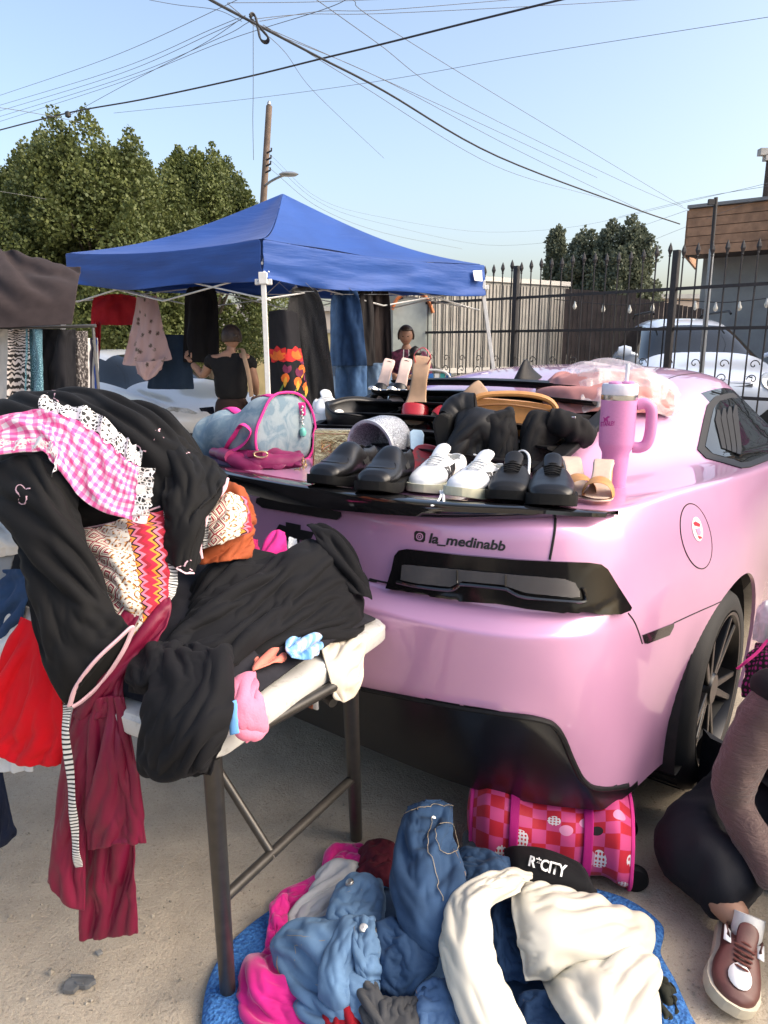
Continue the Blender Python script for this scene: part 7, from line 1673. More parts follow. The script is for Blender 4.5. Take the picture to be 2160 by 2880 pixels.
# black pyjama top with pink bows
pj = empty('black_pyjama_shirt', at(300, 1300, 1.8), label='black pyjama top with pink printed bows spread over the heap', cat='pyjamas', group=TG2)
o, X = cloth('front', [[(-60, 1130, 2.02), (60, 1088, 2.0), (190, 1080, 1.98), (320, 1098, 1.96), (420, 1120, 1.95), (500, 1170, 1.95)], [(-60, 1200, 1.88), (80, 1150, 1.84), (220, 1140, 1.84), (360, 1160, 1.83), (480, 1215, 1.82), (580, 1260, 1.87)], [(-60, 1290, 1.76), (100, 1260, 1.73), (250, 1260, 1.73), (390, 1290, 1.73), (520, 1310, 1.73), (632, 1330, 1.80)],
     [(-40, 1390, 1.68), (110, 1390, 1.66), (250, 1400, 1.65), (390, 1400, 1.65), (520, 1410, 1.66), (600, 1420, 1.72)], [(120, 1470, 1.64), (200, 1490, 1.62), (280, 1478, 1.61), (370, 1455, 1.61), (460, 1425, 1.62), (520, 1480, 1.64)]], BK, pj, curl=.025, nu=66, nv=80, su=1.07, sv=1.06, seed=101, push=.07, amp=.026, cells=5, it=90)
GB1 = gbvh(X); bows(pj, GB1, [(447, 1230, .3), (392, 1280, 1.2), (142, 1125, 2), (540, 1300, 3)])
P = [h[0] for h in (hit(GB1, *q, .004) for q in ((222, 1484), (280, 1480), (340, 1462), (400, 1444), (452, 1428))) if h]
if len(P) > 2: trim_along('pink_hem', P, PTR, pj, .005)
o, X = cloth('side_panel', [[(455, 1240, 1.78), (520, 1260, 1.78), (590, 1290, 1.80), (640, 1340, 1.80)], [(465, 1370, 1.66), (530, 1380, 1.64), (590, 1380, 1.67), (628, 1370, 1.72)], [(465, 1490, 1.585), (510, 1480, 1.565), (550, 1470, 1.60), (578, 1440, 1.66)], [(455, 1575, 1.555), (500, 1600, 1.535), (535, 1622, 1.545), (556, 1575, 1.60)]], BK, pj, nu=46, nv=34, su=1.05, sv=1.12, seed=102, push=.05, amp=.02, cells=5)
GB2 = gbvh(X); bows(pj, GB2, [(524, 1600, 0)])
trim_along('pink_hem', [Vector(X[i, -1]) for i in range(4, 46, 4)], PTR, pj, .007, .45)
# gingham piece with lace
gg = empty('pink_gingham_top', at(230, 1300, 1.6), label='pink and white gingham top with white lace edging on the heap', cat='top', group=TG2)
o, X = cloth('gingham_cloth', [[(-50, 1178, 1.68), (-50, 1225, 1.62), (-50, 1288, 1.58)], [(90, 1152, 1.68), (100, 1205, 1.61), (110, 1268, 1.575)], [(190, 1168, 1.66), (175, 1235, 1.60), (160, 1318, 1.56)], [(290, 1232, 1.64), (255, 1305, 1.59), (212, 1385, 1.555)], [(352, 1288, 1.62), (320, 1362, 1.58), (285, 1440, 1.55)], [(392, 1312, 1.62), (386, 1385, 1.59), (372, 1462, 1.56)]], GIN, gg, nu=70, nv=40, su=1.06, sv=1.14, seed=103, push=.03, amp=.012, cells=7)
def lace_strip(edge, outward, w_, seed):
    n = len(edge); r = np.random.default_rng(seed); G_ = np.zeros((n, 7, 3))
    for i, p in enumerate(edge):
        o_ = Vector(outward[i])
        for j in range(7): G_[i, j] = p + o_ * (w_ * (j / 6) * (1 + .10 * abs(math.sin(i * .55)))) + Vector((0, -.006 * math.sin(i * .8 + j * .5), .004 * math.sin(i * .9)))
    return grid_obj('lace_edge', G_, LACE, gg, 0, 1)
ed = [Vector(X[i, 0]) + Vector((0, -.004, .0)) for i in range(16, 70)]; dn = [(Vector(X[i, 0]) - Vector(X[i, 8])).normalized() + Vector((.15, 0, .2)) for i in range(16, 70)]
lace_strip(ed, dn, .030, 1)
ed = [Vector(X[-1, j]) + Vector((0, -.004, 0)) for j in range(0, 40)]; dn = [Vector((.9, -.1, -.1)) for j in range(40)]; lace_strip(ed, dn, .034, 2)
GBg = gbvh(X); P = [h[0] for h in (hit(GBg, *q, .006) for q in ((0, 1246), (50, 1238), (100, 1236), (140, 1238), (158, 1262), (160, 1290), (158, 1310))) if h]
if len(P) > 3:
    P = curve(P, 40); lace_strip(P, [Vector((-.1, -.3, -.9))] * 40, .022, 3)
# black pyjama leg hanging in front, open hem with pink trim
pl_ = empty('black_pyjama_trousers', at(180, 1600, 1.5), label='black pyjama trouser leg with pink hem hanging off the table', cat='trousers', group=TG2)
o, X = cloth('trouser_leg', [[(-60, 1330, 1.66), (60, 1278, 1.60), (130, 1300, 1.585), (205, 1385, 1.59)], [(-20, 1420, 1.60), (60, 1410, 1.53), (140, 1420, 1.51), (232, 1470, 1.54)], [(50, 1540, 1.52), (105, 1540, 1.47), (180, 1545, 1.455), (275, 1610, 1.48)], [(78, 1670, 1.47), (150, 1670, 1.425), (230, 1685, 1.42), (325, 1720, 1.44)], [(110, 1820, 1.415), (165, 1815, 1.38), (240, 1790, 1.38), (345, 1740, 1.42)], [(192, 1982, 1.385), (235, 1925, 1.365), (300, 1845, 1.37), (370, 1768, 1.41)]], BK, pl_, nu=70, nv=44, su=1.03, sv=1.06, seed=104, push=.05, amp=.018, cells=5, it=80)
GBl = gbvh(X); bows(pl_, GBl, [(72, 1390, .8), (300, 1425, 2)], size=30)
hem = [at(*q) for q in ((196, 1984, 1.372), (215, 1930, 1.36), (265, 1862, 1.355), (330, 1800, 1.375), (371, 1766, 1.40), (348, 1828, 1.405), (290, 1915, 1.40), (235, 1968, 1.385), (205, 1988, 1.376))]
m = MB(); hp_ = curve(hem, 60); m.tube(hp_, .006, 8, flat=.5); m.build('pink_hem', PTR, pl_, True, True)
m = MB(); m.add([p + Vector((0, .008, 0)) for p in hp_[:-1]], [tuple(t_) for t_ in tessellate_polygon([hp_[:-1]])]); m.build('dark_lining', fabric('black_lining', (.005, .005, .005), .95), pl_, True, True)
# printed blouse
tr1 = empty('tribal_print_blouse', at(380, 1600, 1.52), label='red and cream geometric print blouse showing between black garments', cat='blouse', group=TG2)
o, X = cloth('blouse_body', [[(205, 1500, 1.62), (330, 1468, 1.60), (490, 1430, 1.63)], [(235, 1570, 1.56), (350, 1545, 1.53), (495, 1530, 1.58)], [(275, 1650, 1.51), (370, 1640, 1.485), (500, 1650, 1.53)], [(305, 1760, 1.47), (385, 1760, 1.455), (470, 1705, 1.49)], [(270, 1902, 1.44), (320, 1914, 1.43), (352, 1880, 1.44)]], TRI, tr1, nu=60, nv=44, su=1.08, sv=1.10, seed=105, push=.03, amp=.014)
st_ = curve([at(*q) for q in ((190, 1978, 1.40), (186, 2060, 1.385), (200, 2200, 1.375), (208, 2300, 1.37), (215, 2390, 1.37), (222, 2440, 1.37))], 30); G_ = np.array([[p + Vector((.008 * k_, .003 * math.sin(i * .7 + k_), 0)) for k_ in (-1, -.3, .3, 1)] for i, p in enumerate(st_)]); grid_obj('tie_strap', G_, TRI, tr1, .003, 1)
tr2 = empty('rust_blouse', at(650, 1480, 1.75), label='rust orange blouse lying under the printed cloth on the heap', cat='blouse', group=TG2)
cloth('blouse_cloth', [[(630, 1355, 1.88), (680, 1375, 1.87), (718, 1450, 1.90)], [(600, 1480, 1.76), (660, 1500, 1.75), (714, 1500, 1.82)], [(560, 1585, 1.70), (640, 1580, 1.70), (705, 1565, 1.78)]], fabric('rust_cloth', (.30, .07, .025), .75), tr2, nu=36, nv=34, su=1.15, sv=1.15, seed=106)
tr3 = empty('tribal_print_skirt', at(640, 1460, 1.7), label='geometric print skirt peeking out beside the rust blouse', cat='skirt', group=TG2)
cloth('skirt_cloth', [[(592, 1402, 1.745), (640, 1388, 1.76), (690, 1400, 1.80)], [(572, 1475, 1.69), (640, 1465, 1.69), (708, 1480, 1.76)], [(570, 1545, 1.665), (620, 1530, 1.66), (690, 1500, 1.72)]], TRI, tr3, nu=36, nv=34, su=1.06, sv=1.06, seed=107, push=.02)
# maroon dress
md = empty('maroon_dress', at(280, 2200, 1.42), label='maroon satin dress hanging down in front of the table', cat='dress', group=TG2); md.location.z = 0
cloth('bodice', [[(330, 1720, 1.49), (400, 1690, 1.49), (480, 1680, 1.50)], [(300, 1800, 1.46), (370, 1790, 1.44), (470, 1760, 1.46)], [(250, 1900, 1.43), (320, 1910, 1.405), (355, 1900, 1.42)], [(205, 2020, 1.42), (285, 2020, 1.395), (352, 1990, 1.40)]], MAR, md, nu=44, nv=32, su=1.05, sv=1.2, seed=108)
cloth('front_panel', [[(212, 1960, 1.425), (260, 1960, 1.41), (310, 1960, 1.415)], [(175, 2150, 1.42), (225, 2150, 1.40), (262, 2150, 1.405)], [(155, 2330, 1.415), (205, 2340, 1.395), (244, 2340, 1.40)], [(138, 2480, 1.415), (185, 2545, 1.395), (241, 2562, 1.40)]], MAR, md, nu=50, nv=26, su=1.0, sv=1.18, seed=109, push=.05, back=.02)
cloth('back_panel', [[(225, 1960, 1.445), (290, 1960, 1.435), (350, 1960, 1.43)], [(228, 2200, 1.44), (300, 2200, 1.43), (380, 2180, 1.42)], [(226, 2450, 1.44), (300, 2460, 1.43), (380, 2430, 1.42)], [(225, 2648, 1.44), (310, 2640, 1.43), (388, 2622, 1.42)]], MAR, md, nu=54, nv=34, su=1.0, sv=1.2, seed=110, push=.05, back=.02)
cloth('sleeve', [[(262, 1960, 1.41), (310, 1950, 1.39), (350, 1960, 1.39)], [(252, 2130, 1.395), (315, 2110, 1.365), (378, 2120, 1.375)], [(245, 2280, 1.39), (320, 2270, 1.36), (400, 2270, 1.37)], [(248, 2395, 1.385), (325, 2375, 1.36), (412, 2372, 1.365)]], MAR, md, nu=46, nv=38, su=1.0, sv=1.25, seed=111, push=.06, back=.02, cells=5)
# garments at the left end
rg = empty('red_skirt', at(100, 1950, 1.5), label='bright red skirt hanging beside the maroon dress', cat='skirt', group=TG2)
cloth('skirt_cloth', [[(60, 1735, 1.56), (100, 1745, 1.53), (140, 1780, 1.505)], [(-10, 1900, 1.54), (80, 1890, 1.50), (168, 1900, 1.465)], [(-50, 2050, 1.54), (60, 2060, 1.49), (186, 2060, 1.445)], [(-60, 2090, 1.54), (40, 2142, 1.485), (120, 2166, 1.46), (188, 2146, 1.44)][:1] + [(50, 2150, 1.485), (188, 2150, 1.44)]], REDG, rg, nu=48, nv=36, su=1.0, sv=1.12, seed=112, push=.04)
wh = empty('white_ribbed_top', at(50, 1800, 1.58), label='white ribbed top hanging behind the red skirt', cat='top', group=TG2)
cloth('top_cloth', [[(40, 1690, 1.64), (70, 1700, 1.61), (100, 1715, 1.585)], [(-20, 1840, 1.60), (30, 1850, 1.57), (70, 1850, 1.545)], [(-60, 1975, 1.60), (-10, 1975, 1.58), (20, 1960, 1.57)]], WHT, wh, nu=36, nv=24, su=1.02, sv=1.12, seed=113)
wh2 = empty('white_shirt', at(30, 2110, 1.55), label='plain white shirt hem hanging below the red skirt', cat='shirt', group=TG2)
cloth('shirt_cloth', [[(-60, 2000, 1.60), (10, 2010, 1.56), (85, 2010, 1.51)], [(-60, 2100, 1.59), (10, 2100, 1.555), (92, 2100, 1.505)], [(-60, 2165, 1.585), (20, 2172, 1.55), (92, 2168, 1.50)]], fabric('white_poplin', (.62, .64, .64), .8), wh2, nu=26, nv=26, su=1.0, sv=1.1, seed=114)
nv = empty('navy_trousers', at(0, 2280, 1.57), label='navy trousers hanging below the white shirt hem', cat='trousers', group=TG2)
cloth('trousers_cloth', [[(-80, 2130, 1.62), (-30, 2130, 1.595), (2, 2140, 1.58)], [(-80, 2260, 1.61), (-20, 2260, 1.585), (28, 2260, 1.565)], [(-80, 2400, 1.60), (-10, 2392, 1.58), (47, 2348, 1.56)]], NAV, nv, nu=36, nv=24, su=1.0, sv=1.12, seed=115)
dn_ = empty('dark_blue_jeans', at(40, 1700, 1.6), label='dark blue jeans folded at the left of the white ribbed top', cat='jeans', group=TG2)
cloth('jeans_cloth', [[(-40, 1600, 1.70), (30, 1600, 1.64), (84, 1600, 1.59)], [(-50, 1700, 1.68), (20, 1690, 1.62), (82, 1690, 1.575)], [(-60, 1830, 1.66), (-10, 1830, 1.63), (40, 1800, 1.595)]], DEND, dn_, nu=32, nv=24, su=1.06, sv=1.1, seed=116)
kn_ = empty('cream_knit', at(30, 1510, 1.68), label='cream ribbed knit squeezed under the black pyjama leg', cat='jumper', group=TG2)
cloth('knit_cloth', [[(-50, 1450, 1.74), (20, 1462, 1.68), (90, 1462, 1.63)], [(-50, 1510, 1.70), (25, 1515, 1.63), (80, 1520, 1.60)], [(-40, 1570, 1.70), (40, 1560, 1.63), (75, 1555, 1.61)]], WHT, kn_, nu=26, nv=28, su=1.15, sv=1.1, seed=117)
gs = empty('grey_sweatshirt', at(10, 1600, 1.7), label='grey sweatshirt folded below the cream knit', cat='sweatshirt', group=TG2)
cloth('sweatshirt_cloth', [[(-60, 1550, 1.74), (-10, 1550, 1.70), (40, 1555, 1.66)], [(-60, 1610, 1.72), (-10, 1610, 1.67), (35, 1610, 1.645)], [(-60, 1670, 1.73), (-10, 1670, 1.69), (30, 1655, 1.66)]], fabric('grey_marl', (.22, .23, .24), .9, 500), gs, nu=22, nv=22, su=1.1, sv=1.1, seed=118)
# the big black t-shirt heap at the right end
bt = empty('black_t_shirt', at(760, 1700, 1.6), label='large crumpled black t-shirt draped over the table corner', cat='t-shirt', group=TG2)
o, X = cloth('shirt_body', [[(545, 1600, 1.80), (660, 1545, 1.86), (780, 1535, 1.92), (880, 1490, 1.99), (965, 1540, 2.0)], [(515, 1650, 1.68), (650, 1605, 1.72), (790, 1590, 1.79), (930, 1565, 1.88), (1034, 1625, 1.93)], [(490, 1725, 1.56), (640, 1685, 1.60), (780, 1670, 1.69), (920, 1665, 1.78), (1044, 1690, 1.87)], [(450, 1805, 1.455), (620, 1775, 1.50), (760, 1755, 1.59), (900, 1755, 1.69), (1042, 1765, 1.80)], [(410, 1880, 1.37), (600, 1870, 1.385), (725, 1842, 1.49), (860, 1792, 1.62), (1000, 1810, 1.735)]], BK2, bt, curl=.03, nu=80, nv=92, su=1.08, sv=1.08, seed=121, push=.065, amp=.03, cells=5, it=100, bend=.92)
o, X = cloth('hood_roll', [[(862, 1478, 1.99), (900, 1474, 2.0), (945, 1520, 2.0)], [(880, 1500, 1.93), (940, 1520, 1.92), (1000, 1570, 1.95)], [(930, 1580, 1.88), (985, 1610, 1.86), (1035, 1640, 1.90)], [(985, 1660, 1.84), (1020, 1680, 1.835), (1046, 1690, 1.86)]], BK2, bt, nu=40, nv=22, su=1.05, sv=1.25, seed=122, push=.05, amp=.015)
o, X = cloth('hanging_front', [[(430, 1790, 1.44), (530, 1780, 1.43), (655, 1780, 1.46)], [(395, 1920, 1.345), (520, 1910, 1.30), (650, 1890, 1.31)], [(366, 2060, 1.295), (480, 2050, 1.235), (634, 1995, 1.235)], [(368, 2150, 1.285), (475, 2165, 1.22), (596, 2105, 1.205)], [(415, 2200, 1.28), (490, 2216, 1.225), (556, 2186, 1.20)]], BK2, bt, curl=.03, nu=70, nv=54, su=1.04, sv=1.08, seed=123, push=.055, amp=.02, cells=5, it=90)
cloth('sleeve', [[(400, 1800, 1.47), (440, 1790, 1.45), (500, 1790, 1.43)], [(350, 1880, 1.40), (410, 1885, 1.36), (470, 1880, 1.35)], [(348, 1932, 1.36), (395, 1948, 1.335), (450, 1935, 1.325)]], BK2, bt, curl=.02, nu=32, nv=28, su=1.04, sv=1.08, seed=124, push=.03)
# small things poking out
def scrap(name, ctrl, mat, label, cat, seed, **k):
    e = empty(name, at(*ctrl[0][0]), label=label, cat=cat, group=TG2); d_ = dict(nu=26, nv=26, su=1.05, sv=1.05, push=.02, amp=.006, cells=4, edge=.25); d_.update(k); cloth('cloth', ctrl, mat, e, seed=seed, **d_); return e
KPK = fabric('hot_pink_knit', (.62, .03, .22), .9, 260, .1, .8); scrap('hot_pink_knit', [[(745, 1520, 1.97), (775, 1492, 1.98), (802, 1500, 1.98)], [(735, 1560, 1.90), (770, 1535, 1.91), (806, 1530, 1.92)], [(720, 1590, 1.87), (770, 1570, 1.88), (810, 1560, 1.89)]], KPK, 'hot pink knit poking out behind the black t-shirt', 'jumper', 131)
scrap('magenta_cloth', [[(690, 1510, 1.87), (725, 1520, 1.88)], [(685, 1570, 1.80), (730, 1570, 1.83)]], fabric('magenta_jersey', (.30, .01, .08), .8), 'magenta cloth tucked beside the rust blouse', 'cloth', 132)
scrap('white_cloth', [[(812, 1512, 1.99), (835, 1518, 2.0)], [(810, 1545, 1.95), (838, 1540, 1.96)]], MATS['white_poplin'], 'small white cloth tucked beside the hot pink knit', 'cloth', 133)
def tie(t, u, v):
    n = t.noise(t.coord('UV', (9, 30, 1)), 2.0, 4); return t.ramp(n, [(.35, (.06, .20, .52)), (.5, (.22, .45, .70)), (.65, (.62, .50, .60))])
scrap('tie_dye_top', [[(815, 1788, 1.62), (860, 1775, 1.67), (915, 1780, 1.71)], [(800, 1825, 1.54), (855, 1815, 1.58), (905, 1815, 1.64)], [(818, 1850, 1.50), (862, 1858, 1.52), (898, 1838, 1.58)]], fabric_uv('tie_dye', tie), 'blue and pink tie-dye top crumpled at the table edge', 'top', 134, su=1.08)
scrap('coral_top', [[(715, 1850, 1.52), (760, 1825, 1.56), (806, 1818, 1.60)], [(710, 1890, 1.44), (765, 1868, 1.48), (800, 1862, 1.53)]], fabric('coral_cloth', (.66, .20, .15), .8), 'coral pink top with pale blue edge on the table', 'top', 135)
scrap('cream_trousers', [[(890, 1785, 1.70), (960, 1790, 1.75), (1026, 1800, 1.79)], [(908, 1850, 1.62), (965, 1840, 1.66), (1024, 1845, 1.72)], [(930, 1925, 1.59), (970, 1915, 1.61), (1016, 1910, 1.66)], [(936, 1962, 1.59), (968, 1975, 1.605), (995, 1955, 1.64)]], fabric('cream_cotton', (.55, .49, .40), .85), 'cream trousers hanging over the short table edge', 'trousers', 136, nu=40, nv=30, sv=1.06, su=1.02)
scrap('pink_knit_sleeve', [[(650, 1925, 1.345), (685, 1905, 1.365), (722, 1892, 1.385)], [(648, 1985, 1.285), (690, 1972, 1.29), (728, 1965, 1.315)], [(665, 2050, 1.27), (705, 2040, 1.275), (740, 2025, 1.30)], [(690, 2084, 1.275), (720, 2072, 1.285), (744, 2052, 1.305)]], fabric('pink_fuzzy_knit', (.66, .20, .30), .95, 220, .12, 1.0, .4), 'fuzzy pink knit sleeve hanging over the table edge', 'jumper', 137, thick=.010)
scrap('blue_elastic', [[(640, 1975, 1.28), (652, 1972, 1.275), (662, 1968, 1.28)], [(650, 2068, 1.25), (661, 2066, 1.247), (673, 2062, 1.25)]], fabric('sky_blue_rib', (.13, .32, .62), .85, 300), 'sky blue elastic waistband dangling beside the pink knit sleeve', 'waistband', 138, nu=20, nv=8, su=1.0, sv=1.0)

at = _at
# ================================================================== PILE ON THE GROUND
PG = 'clothes piled on the blue blanket'
t = NT('blue_woven_blanket'); co = t.coord('Object'); wv = t.n('TexVoronoi'); wv.inputs['Scale'].default_value = 110; t.l(co, wv.inputs[0]); t.col(t.ramp(t.noise(co, 130, 3), [(.35, (.012, .075, .26)), (.65, (.045, .18, .46))])); t.set(Roughness=.9); t.bump(wv.outputs['Distance'], .8, .006); BLA = t.m
out = [(560, 3000), (565, 2870), (590, 2760), (660, 2655), (770, 2560), (910, 2480), (1100, 2440), (1400, 2450), (1680, 2520), (1790, 2560), (1862, 2610), (1868, 2650), (1858, 2690), (1880, 2740), (1915, 2800), (1945, 2880), (1990, 3050)]
cx_, cy_ = 1230, 2790; n, k = 17, 64; oc = crom(np.array(out + [(1500, 3300), (900, 3300), (610, 3150), (560, 3000)], float), np.linspace(0, len(out) + 3, k))
X = np.zeros((n, k, 3)); r_ = np.random.default_rng(5); nz = smooth_noise(n, k, 12, r_)
for i in range(n):
    for j in range(k):
        q = i / (n - 1); x = cx_ + (oc[j, 0] - cx_) * q; y = cy_ + (oc[j, 1] - cy_) * q; p = atz(x, y, 0); p.z = .014 + .012 * abs(nz[i, j]) * (1 if q < 1 else .6) + .02 * (1 - q); X[i, j] = p
grid_obj('blue_blanket', X, BLA, None, .010, 1, label='blue woven blanket spread on the dirt under the pile of jeans', cat='blanket')
# hidden core of folded clothes so that the pile has a body
X = np.zeros((22, 40, 3)); nz = smooth_noise(22, 40, 8, r_); c0 = atz(1220, 2730, 0)
for i in range(22):
    for j in range(40):
        q = i / 21; a = 2 * math.pi * j / 39; X[i, j] = (c0.x + .34 * q * math.cos(a), c0.y + .05 + .20 * q * math.sin(a), .03 + .045 * (1 - q ** 2.2) * (1 + .15 * nz[i, j] * q))
grid_obj('folded_jeans_heap', X, DEND, None, .003, 1, label='heap of folded dark jeans underneath the pile on the blanket', cat='clothes pile')
STI = plain('ochre_stitching', (.30, .17, .06), .8)
def pile(name, parts, mat, label, cat, seed, dy=.08, **k):
    parts = [(a, [[(x, y, Y - dy) for x, y, Y in r] for r in c]) for a, c in parts]
    e = empty(name, at(*parts[0][1][0][0]), label=label, cat=cat, group=PG); e.location.z = .02; res = []
    for i, (pn, ctrl) in enumerate(parts):
        d_ = dict(nu=44, nv=36, su=1.12, sv=1.14, push=.045, amp=.018, cells=6, zmin=.016, curl=.022); d_.update(k); res.append(cloth(pn, ctrl, mat, e, seed=seed + i, **d_))
        if 'denim' in mat.name or 'jeans' in mat.name:
            X_ = res[-1][1]
            for cj in (3, X_.shape[1] - 4): m = MB(); N_ = gnormals(X_); m.tube([Vector(X_[a, cj] + N_[a, cj] * .0022) for a in range(1, len(X_) - 1)], .0011, 4); m.build('stitching', STI, e, True, True)
    return e, res
MAG2 = fabric('magenta_velour', (.55, .015, .20), .7, 500, .15, .3, .6); GRY = fabric('pale_grey_fleece', (.40, .41, .43), .9, 400, .08); MRN = fabric('dark_maroon_jersey', (.07, .008, .018), .8)
pile('magenta_velour_top', [('body', [[(690, 2672, 1.56), (790, 2662, 1.55), (880, 2750, 1.48)], [(645, 2760, 1.47), (770, 2765, 1.42), (890, 2820, 1.40)], [(655, 2850, 1.40), (760, 2860, 1.36), (890, 2870, 1.36)], [(690, 2960, 1.32), (800, 2960, 1.29), (900, 2960, 1.30)]]), ('edge', [[(760, 2530, 1.68), (800, 2500, 1.70)], [(750, 2640, 1.59), (790, 2620, 1.58)], [(720, 2730, 1.53), (780, 2720, 1.50)]])], MAG2, 'magenta velour top rolled up at the corner of the blanket', 'top', 201, dy=0.07, su=1.2)
pile('magenta_trousers', [('leg', [[(905, 2400, 1.88), (960, 2365, 1.92), (1030, 2372, 1.92)], [(902, 2440, 1.81), (960, 2410, 1.84), (1030, 2410, 1.84)], [(915, 2470, 1.78), (970, 2450, 1.78), (1030, 2440, 1.80)]]), ('cuff', [[(775, 2550, 1.70), (800, 2500, 1.75), (900, 2450, 1.80)], [(780, 2590, 1.65), (830, 2550, 1.68), (920, 2500, 1.72)]])], MAG2, 'magenta velour trousers behind the pale grey fleece', 'trousers', 203, dy=0.05, nu=30, nv=30)
pile('maroon_jersey', [('cloth', [[(1010, 2380, 1.88), (1060, 2352, 1.90), (1112, 2362, 1.88)], [(995, 2430, 1.80), (1060, 2410, 1.80), (1115, 2420, 1.80)], [(985, 2480, 1.74), (1050, 2470, 1.73), (1110, 2480, 1.72)]])], MRN, 'dark maroon jersey beside the standing jeans leg', 'jersey', 206, dy=0.05, nu=30, nv=30)
pile('pale_grey_fleece', [('body', [[(890, 2440, 1.80), (950, 2410, 1.83), (1020, 2420, 1.82)], [(870, 2490, 1.73), (945, 2475, 1.74), (1010, 2480, 1.74)], [(800, 2570, 1.65), (880, 2560, 1.64), (960, 2560, 1.65)], [(770, 2640, 1.58), (850, 2650, 1.56), (940, 2660, 1.56)]])], GRY, 'pale grey fleece between the magenta trousers and denim jacket', 'fleece', 208, dy=0.06)
DJ = DEN('denim_jacket_blue', (.105, .19, .315))
dj, parts = pile('denim_jacket', [('left_front', [[(820, 2580, 1.61), (930, 2550, 1.62), (1030, 2550, 1.60)], [(748, 2640, 1.55), (890, 2650, 1.50), (1040, 2660, 1.48)], [(790, 2750, 1.46), (920, 2760, 1.42), (1060, 2740, 1.41)], [(835, 2840, 1.39), (950, 2850, 1.36), (1060, 2820, 1.37)], [(900, 2900, 1.35), (960, 2900, 1.33), (1030, 2880, 1.34)]]),
    ('collar', [[(930, 2490, 1.70), (1000, 2445, 1.73), (1080, 2470, 1.72)], [(915, 2540, 1.62), (1000, 2520, 1.62), (1090, 2530, 1.64)], [(910, 2600, 1.56), (1000, 2580, 1.55), (1085, 2580, 1.57)]]),
    ('sleeve', [[(960, 2560, 1.57), (1010, 2560, 1.55), (1060, 2570, 1.55)], [(900, 2680, 1.46), (960, 2690, 1.43), (1010, 2700, 1.43)], [(880, 2820, 1.375), (940, 2840, 1.345), (985, 2850, 1.35)]]),
    ('placket', [[(985, 2570, 1.54), (1020, 2560, 1.54), (1060, 2565, 1.55)], [(990, 2650, 1.46), (1025, 2650, 1.45), (1070, 2650, 1.47)], [(1000, 2740, 1.40), (1040, 2750, 1.39), (1090, 2740, 1.41)]])], DJ, 'light blue denim jacket with metal buttons on the pile', 'jacket', 210, dy=.10, su=1.09, sv=1.11, push=.05, nu=48, nv=44, cells=4)
for (bx, by), (o_, X) in (((985, 2485), parts[1]), ((1022, 2613), parts[3])):
    h = hit(gbvh(X), bx, by, .003)
    if h:
        m = MB(); q_ = h[1].to_track_quat('Z', 'Y').to_matrix().to_4x4(); m.lathe([(.001, .006), (.009, .005), (.011, .002), (.011, -.002)], n=18, mtx=Matrix.Translation(h[0]) @ q_, capb=False, capt=False); m.build('metal_button', plain('pewter', (.45, .44, .42), .35, metal=.9), dj, True, True)
jn, jp = pile('dark_jeans', [('upper_leg', [[(1132, 2268, 1.80), (1200, 2243, 1.82), (1274, 2244, 1.83)], [(1104, 2360, 1.68), (1190, 2350, 1.655), (1285, 2340, 1.70)], [(1090, 2470, 1.57), (1190, 2470, 1.53), (1310, 2430, 1.60)], [(1110, 2590, 1.48), (1210, 2580, 1.44), (1335, 2520, 1.52)], [(1180, 2700, 1.40), (1240, 2690, 1.38), (1330, 2640, 1.44)]]), ('lower_leg', [[(1285, 2380, 1.80), (1370, 2390, 1.79), (1480, 2420, 1.75)], [(1290, 2430, 1.70), (1370, 2430, 1.69), (1460, 2450, 1.67)], [(1300, 2500, 1.62), (1380, 2490, 1.62), (1440, 2490, 1.62)]]), ('hem_patch', [[(1040, 2580, 1.50), (1120, 2570, 1.49), (1230, 2600, 1.44)], [(1050, 2700, 1.41), (1130, 2690, 1.40), (1225, 2710, 1.375)], [(1070, 2790, 1.36), (1130, 2815, 1.345), (1180, 2760, 1.36)]])], DEN('jeans_blue', (.028, .062, .13)), 'dark blue jeans with one leg standing up on the pile', 'jeans', 220, dy=0.07, nu=56, nv=40, su=1.1, sv=1.15)
JB = gbvh(jp[0][1]); JM = MATS['jeans_blue']
patch('back_pocket', [(1222, 2330), (1268, 2322), (1284, 2390), (1262, 2408), (1232, 2392)], JM, .004, .003, jn, 7, bvh=JB, lap=4)
patch('waistband', [(1134, 2270), (1200, 2246), (1272, 2247), (1274, 2268), (1204, 2268), (1140, 2292)], JM, .004, .003, jn, 7, bvh=JB, lap=4)
for pp in ([(1222, 2330), (1268, 2322), (1284, 2390), (1262, 2408), (1232, 2392), (1222, 2330)], [(1140, 2294), (1204, 2270), (1274, 2270)], [(1212, 2300), (1206, 2380), (1226, 2480), (1250, 2540)]):
    P_ = [h[0] for h in (hit(JB, *q, .0075) for q in crom(np.array(pp, float), np.linspace(0, len(pp) - 1, 30))) if h]
    if len(P_) > 3: m = MB(); m.tube(P_, .0009, 5); m.build('stitching', plain('pale_stitching', (.30, .25, .18), .8), jn, True, True)
h = hit(JB, 1217, 2302, .004)
if h: m = MB(); m.lathe([(.001, .004), (.006, .003), (.007, -.001)], n=14, mtx=Matrix.Translation(h[0]) @ h[1].to_track_quat('Z', 'Y').to_matrix().to_4x4(), capb=False, capt=False); m.build('rivet', plain('pewter', (.45, .44, .42), .35, metal=.9), jn, True, True)
JK = [gbvh(p[1]) for p in parts]
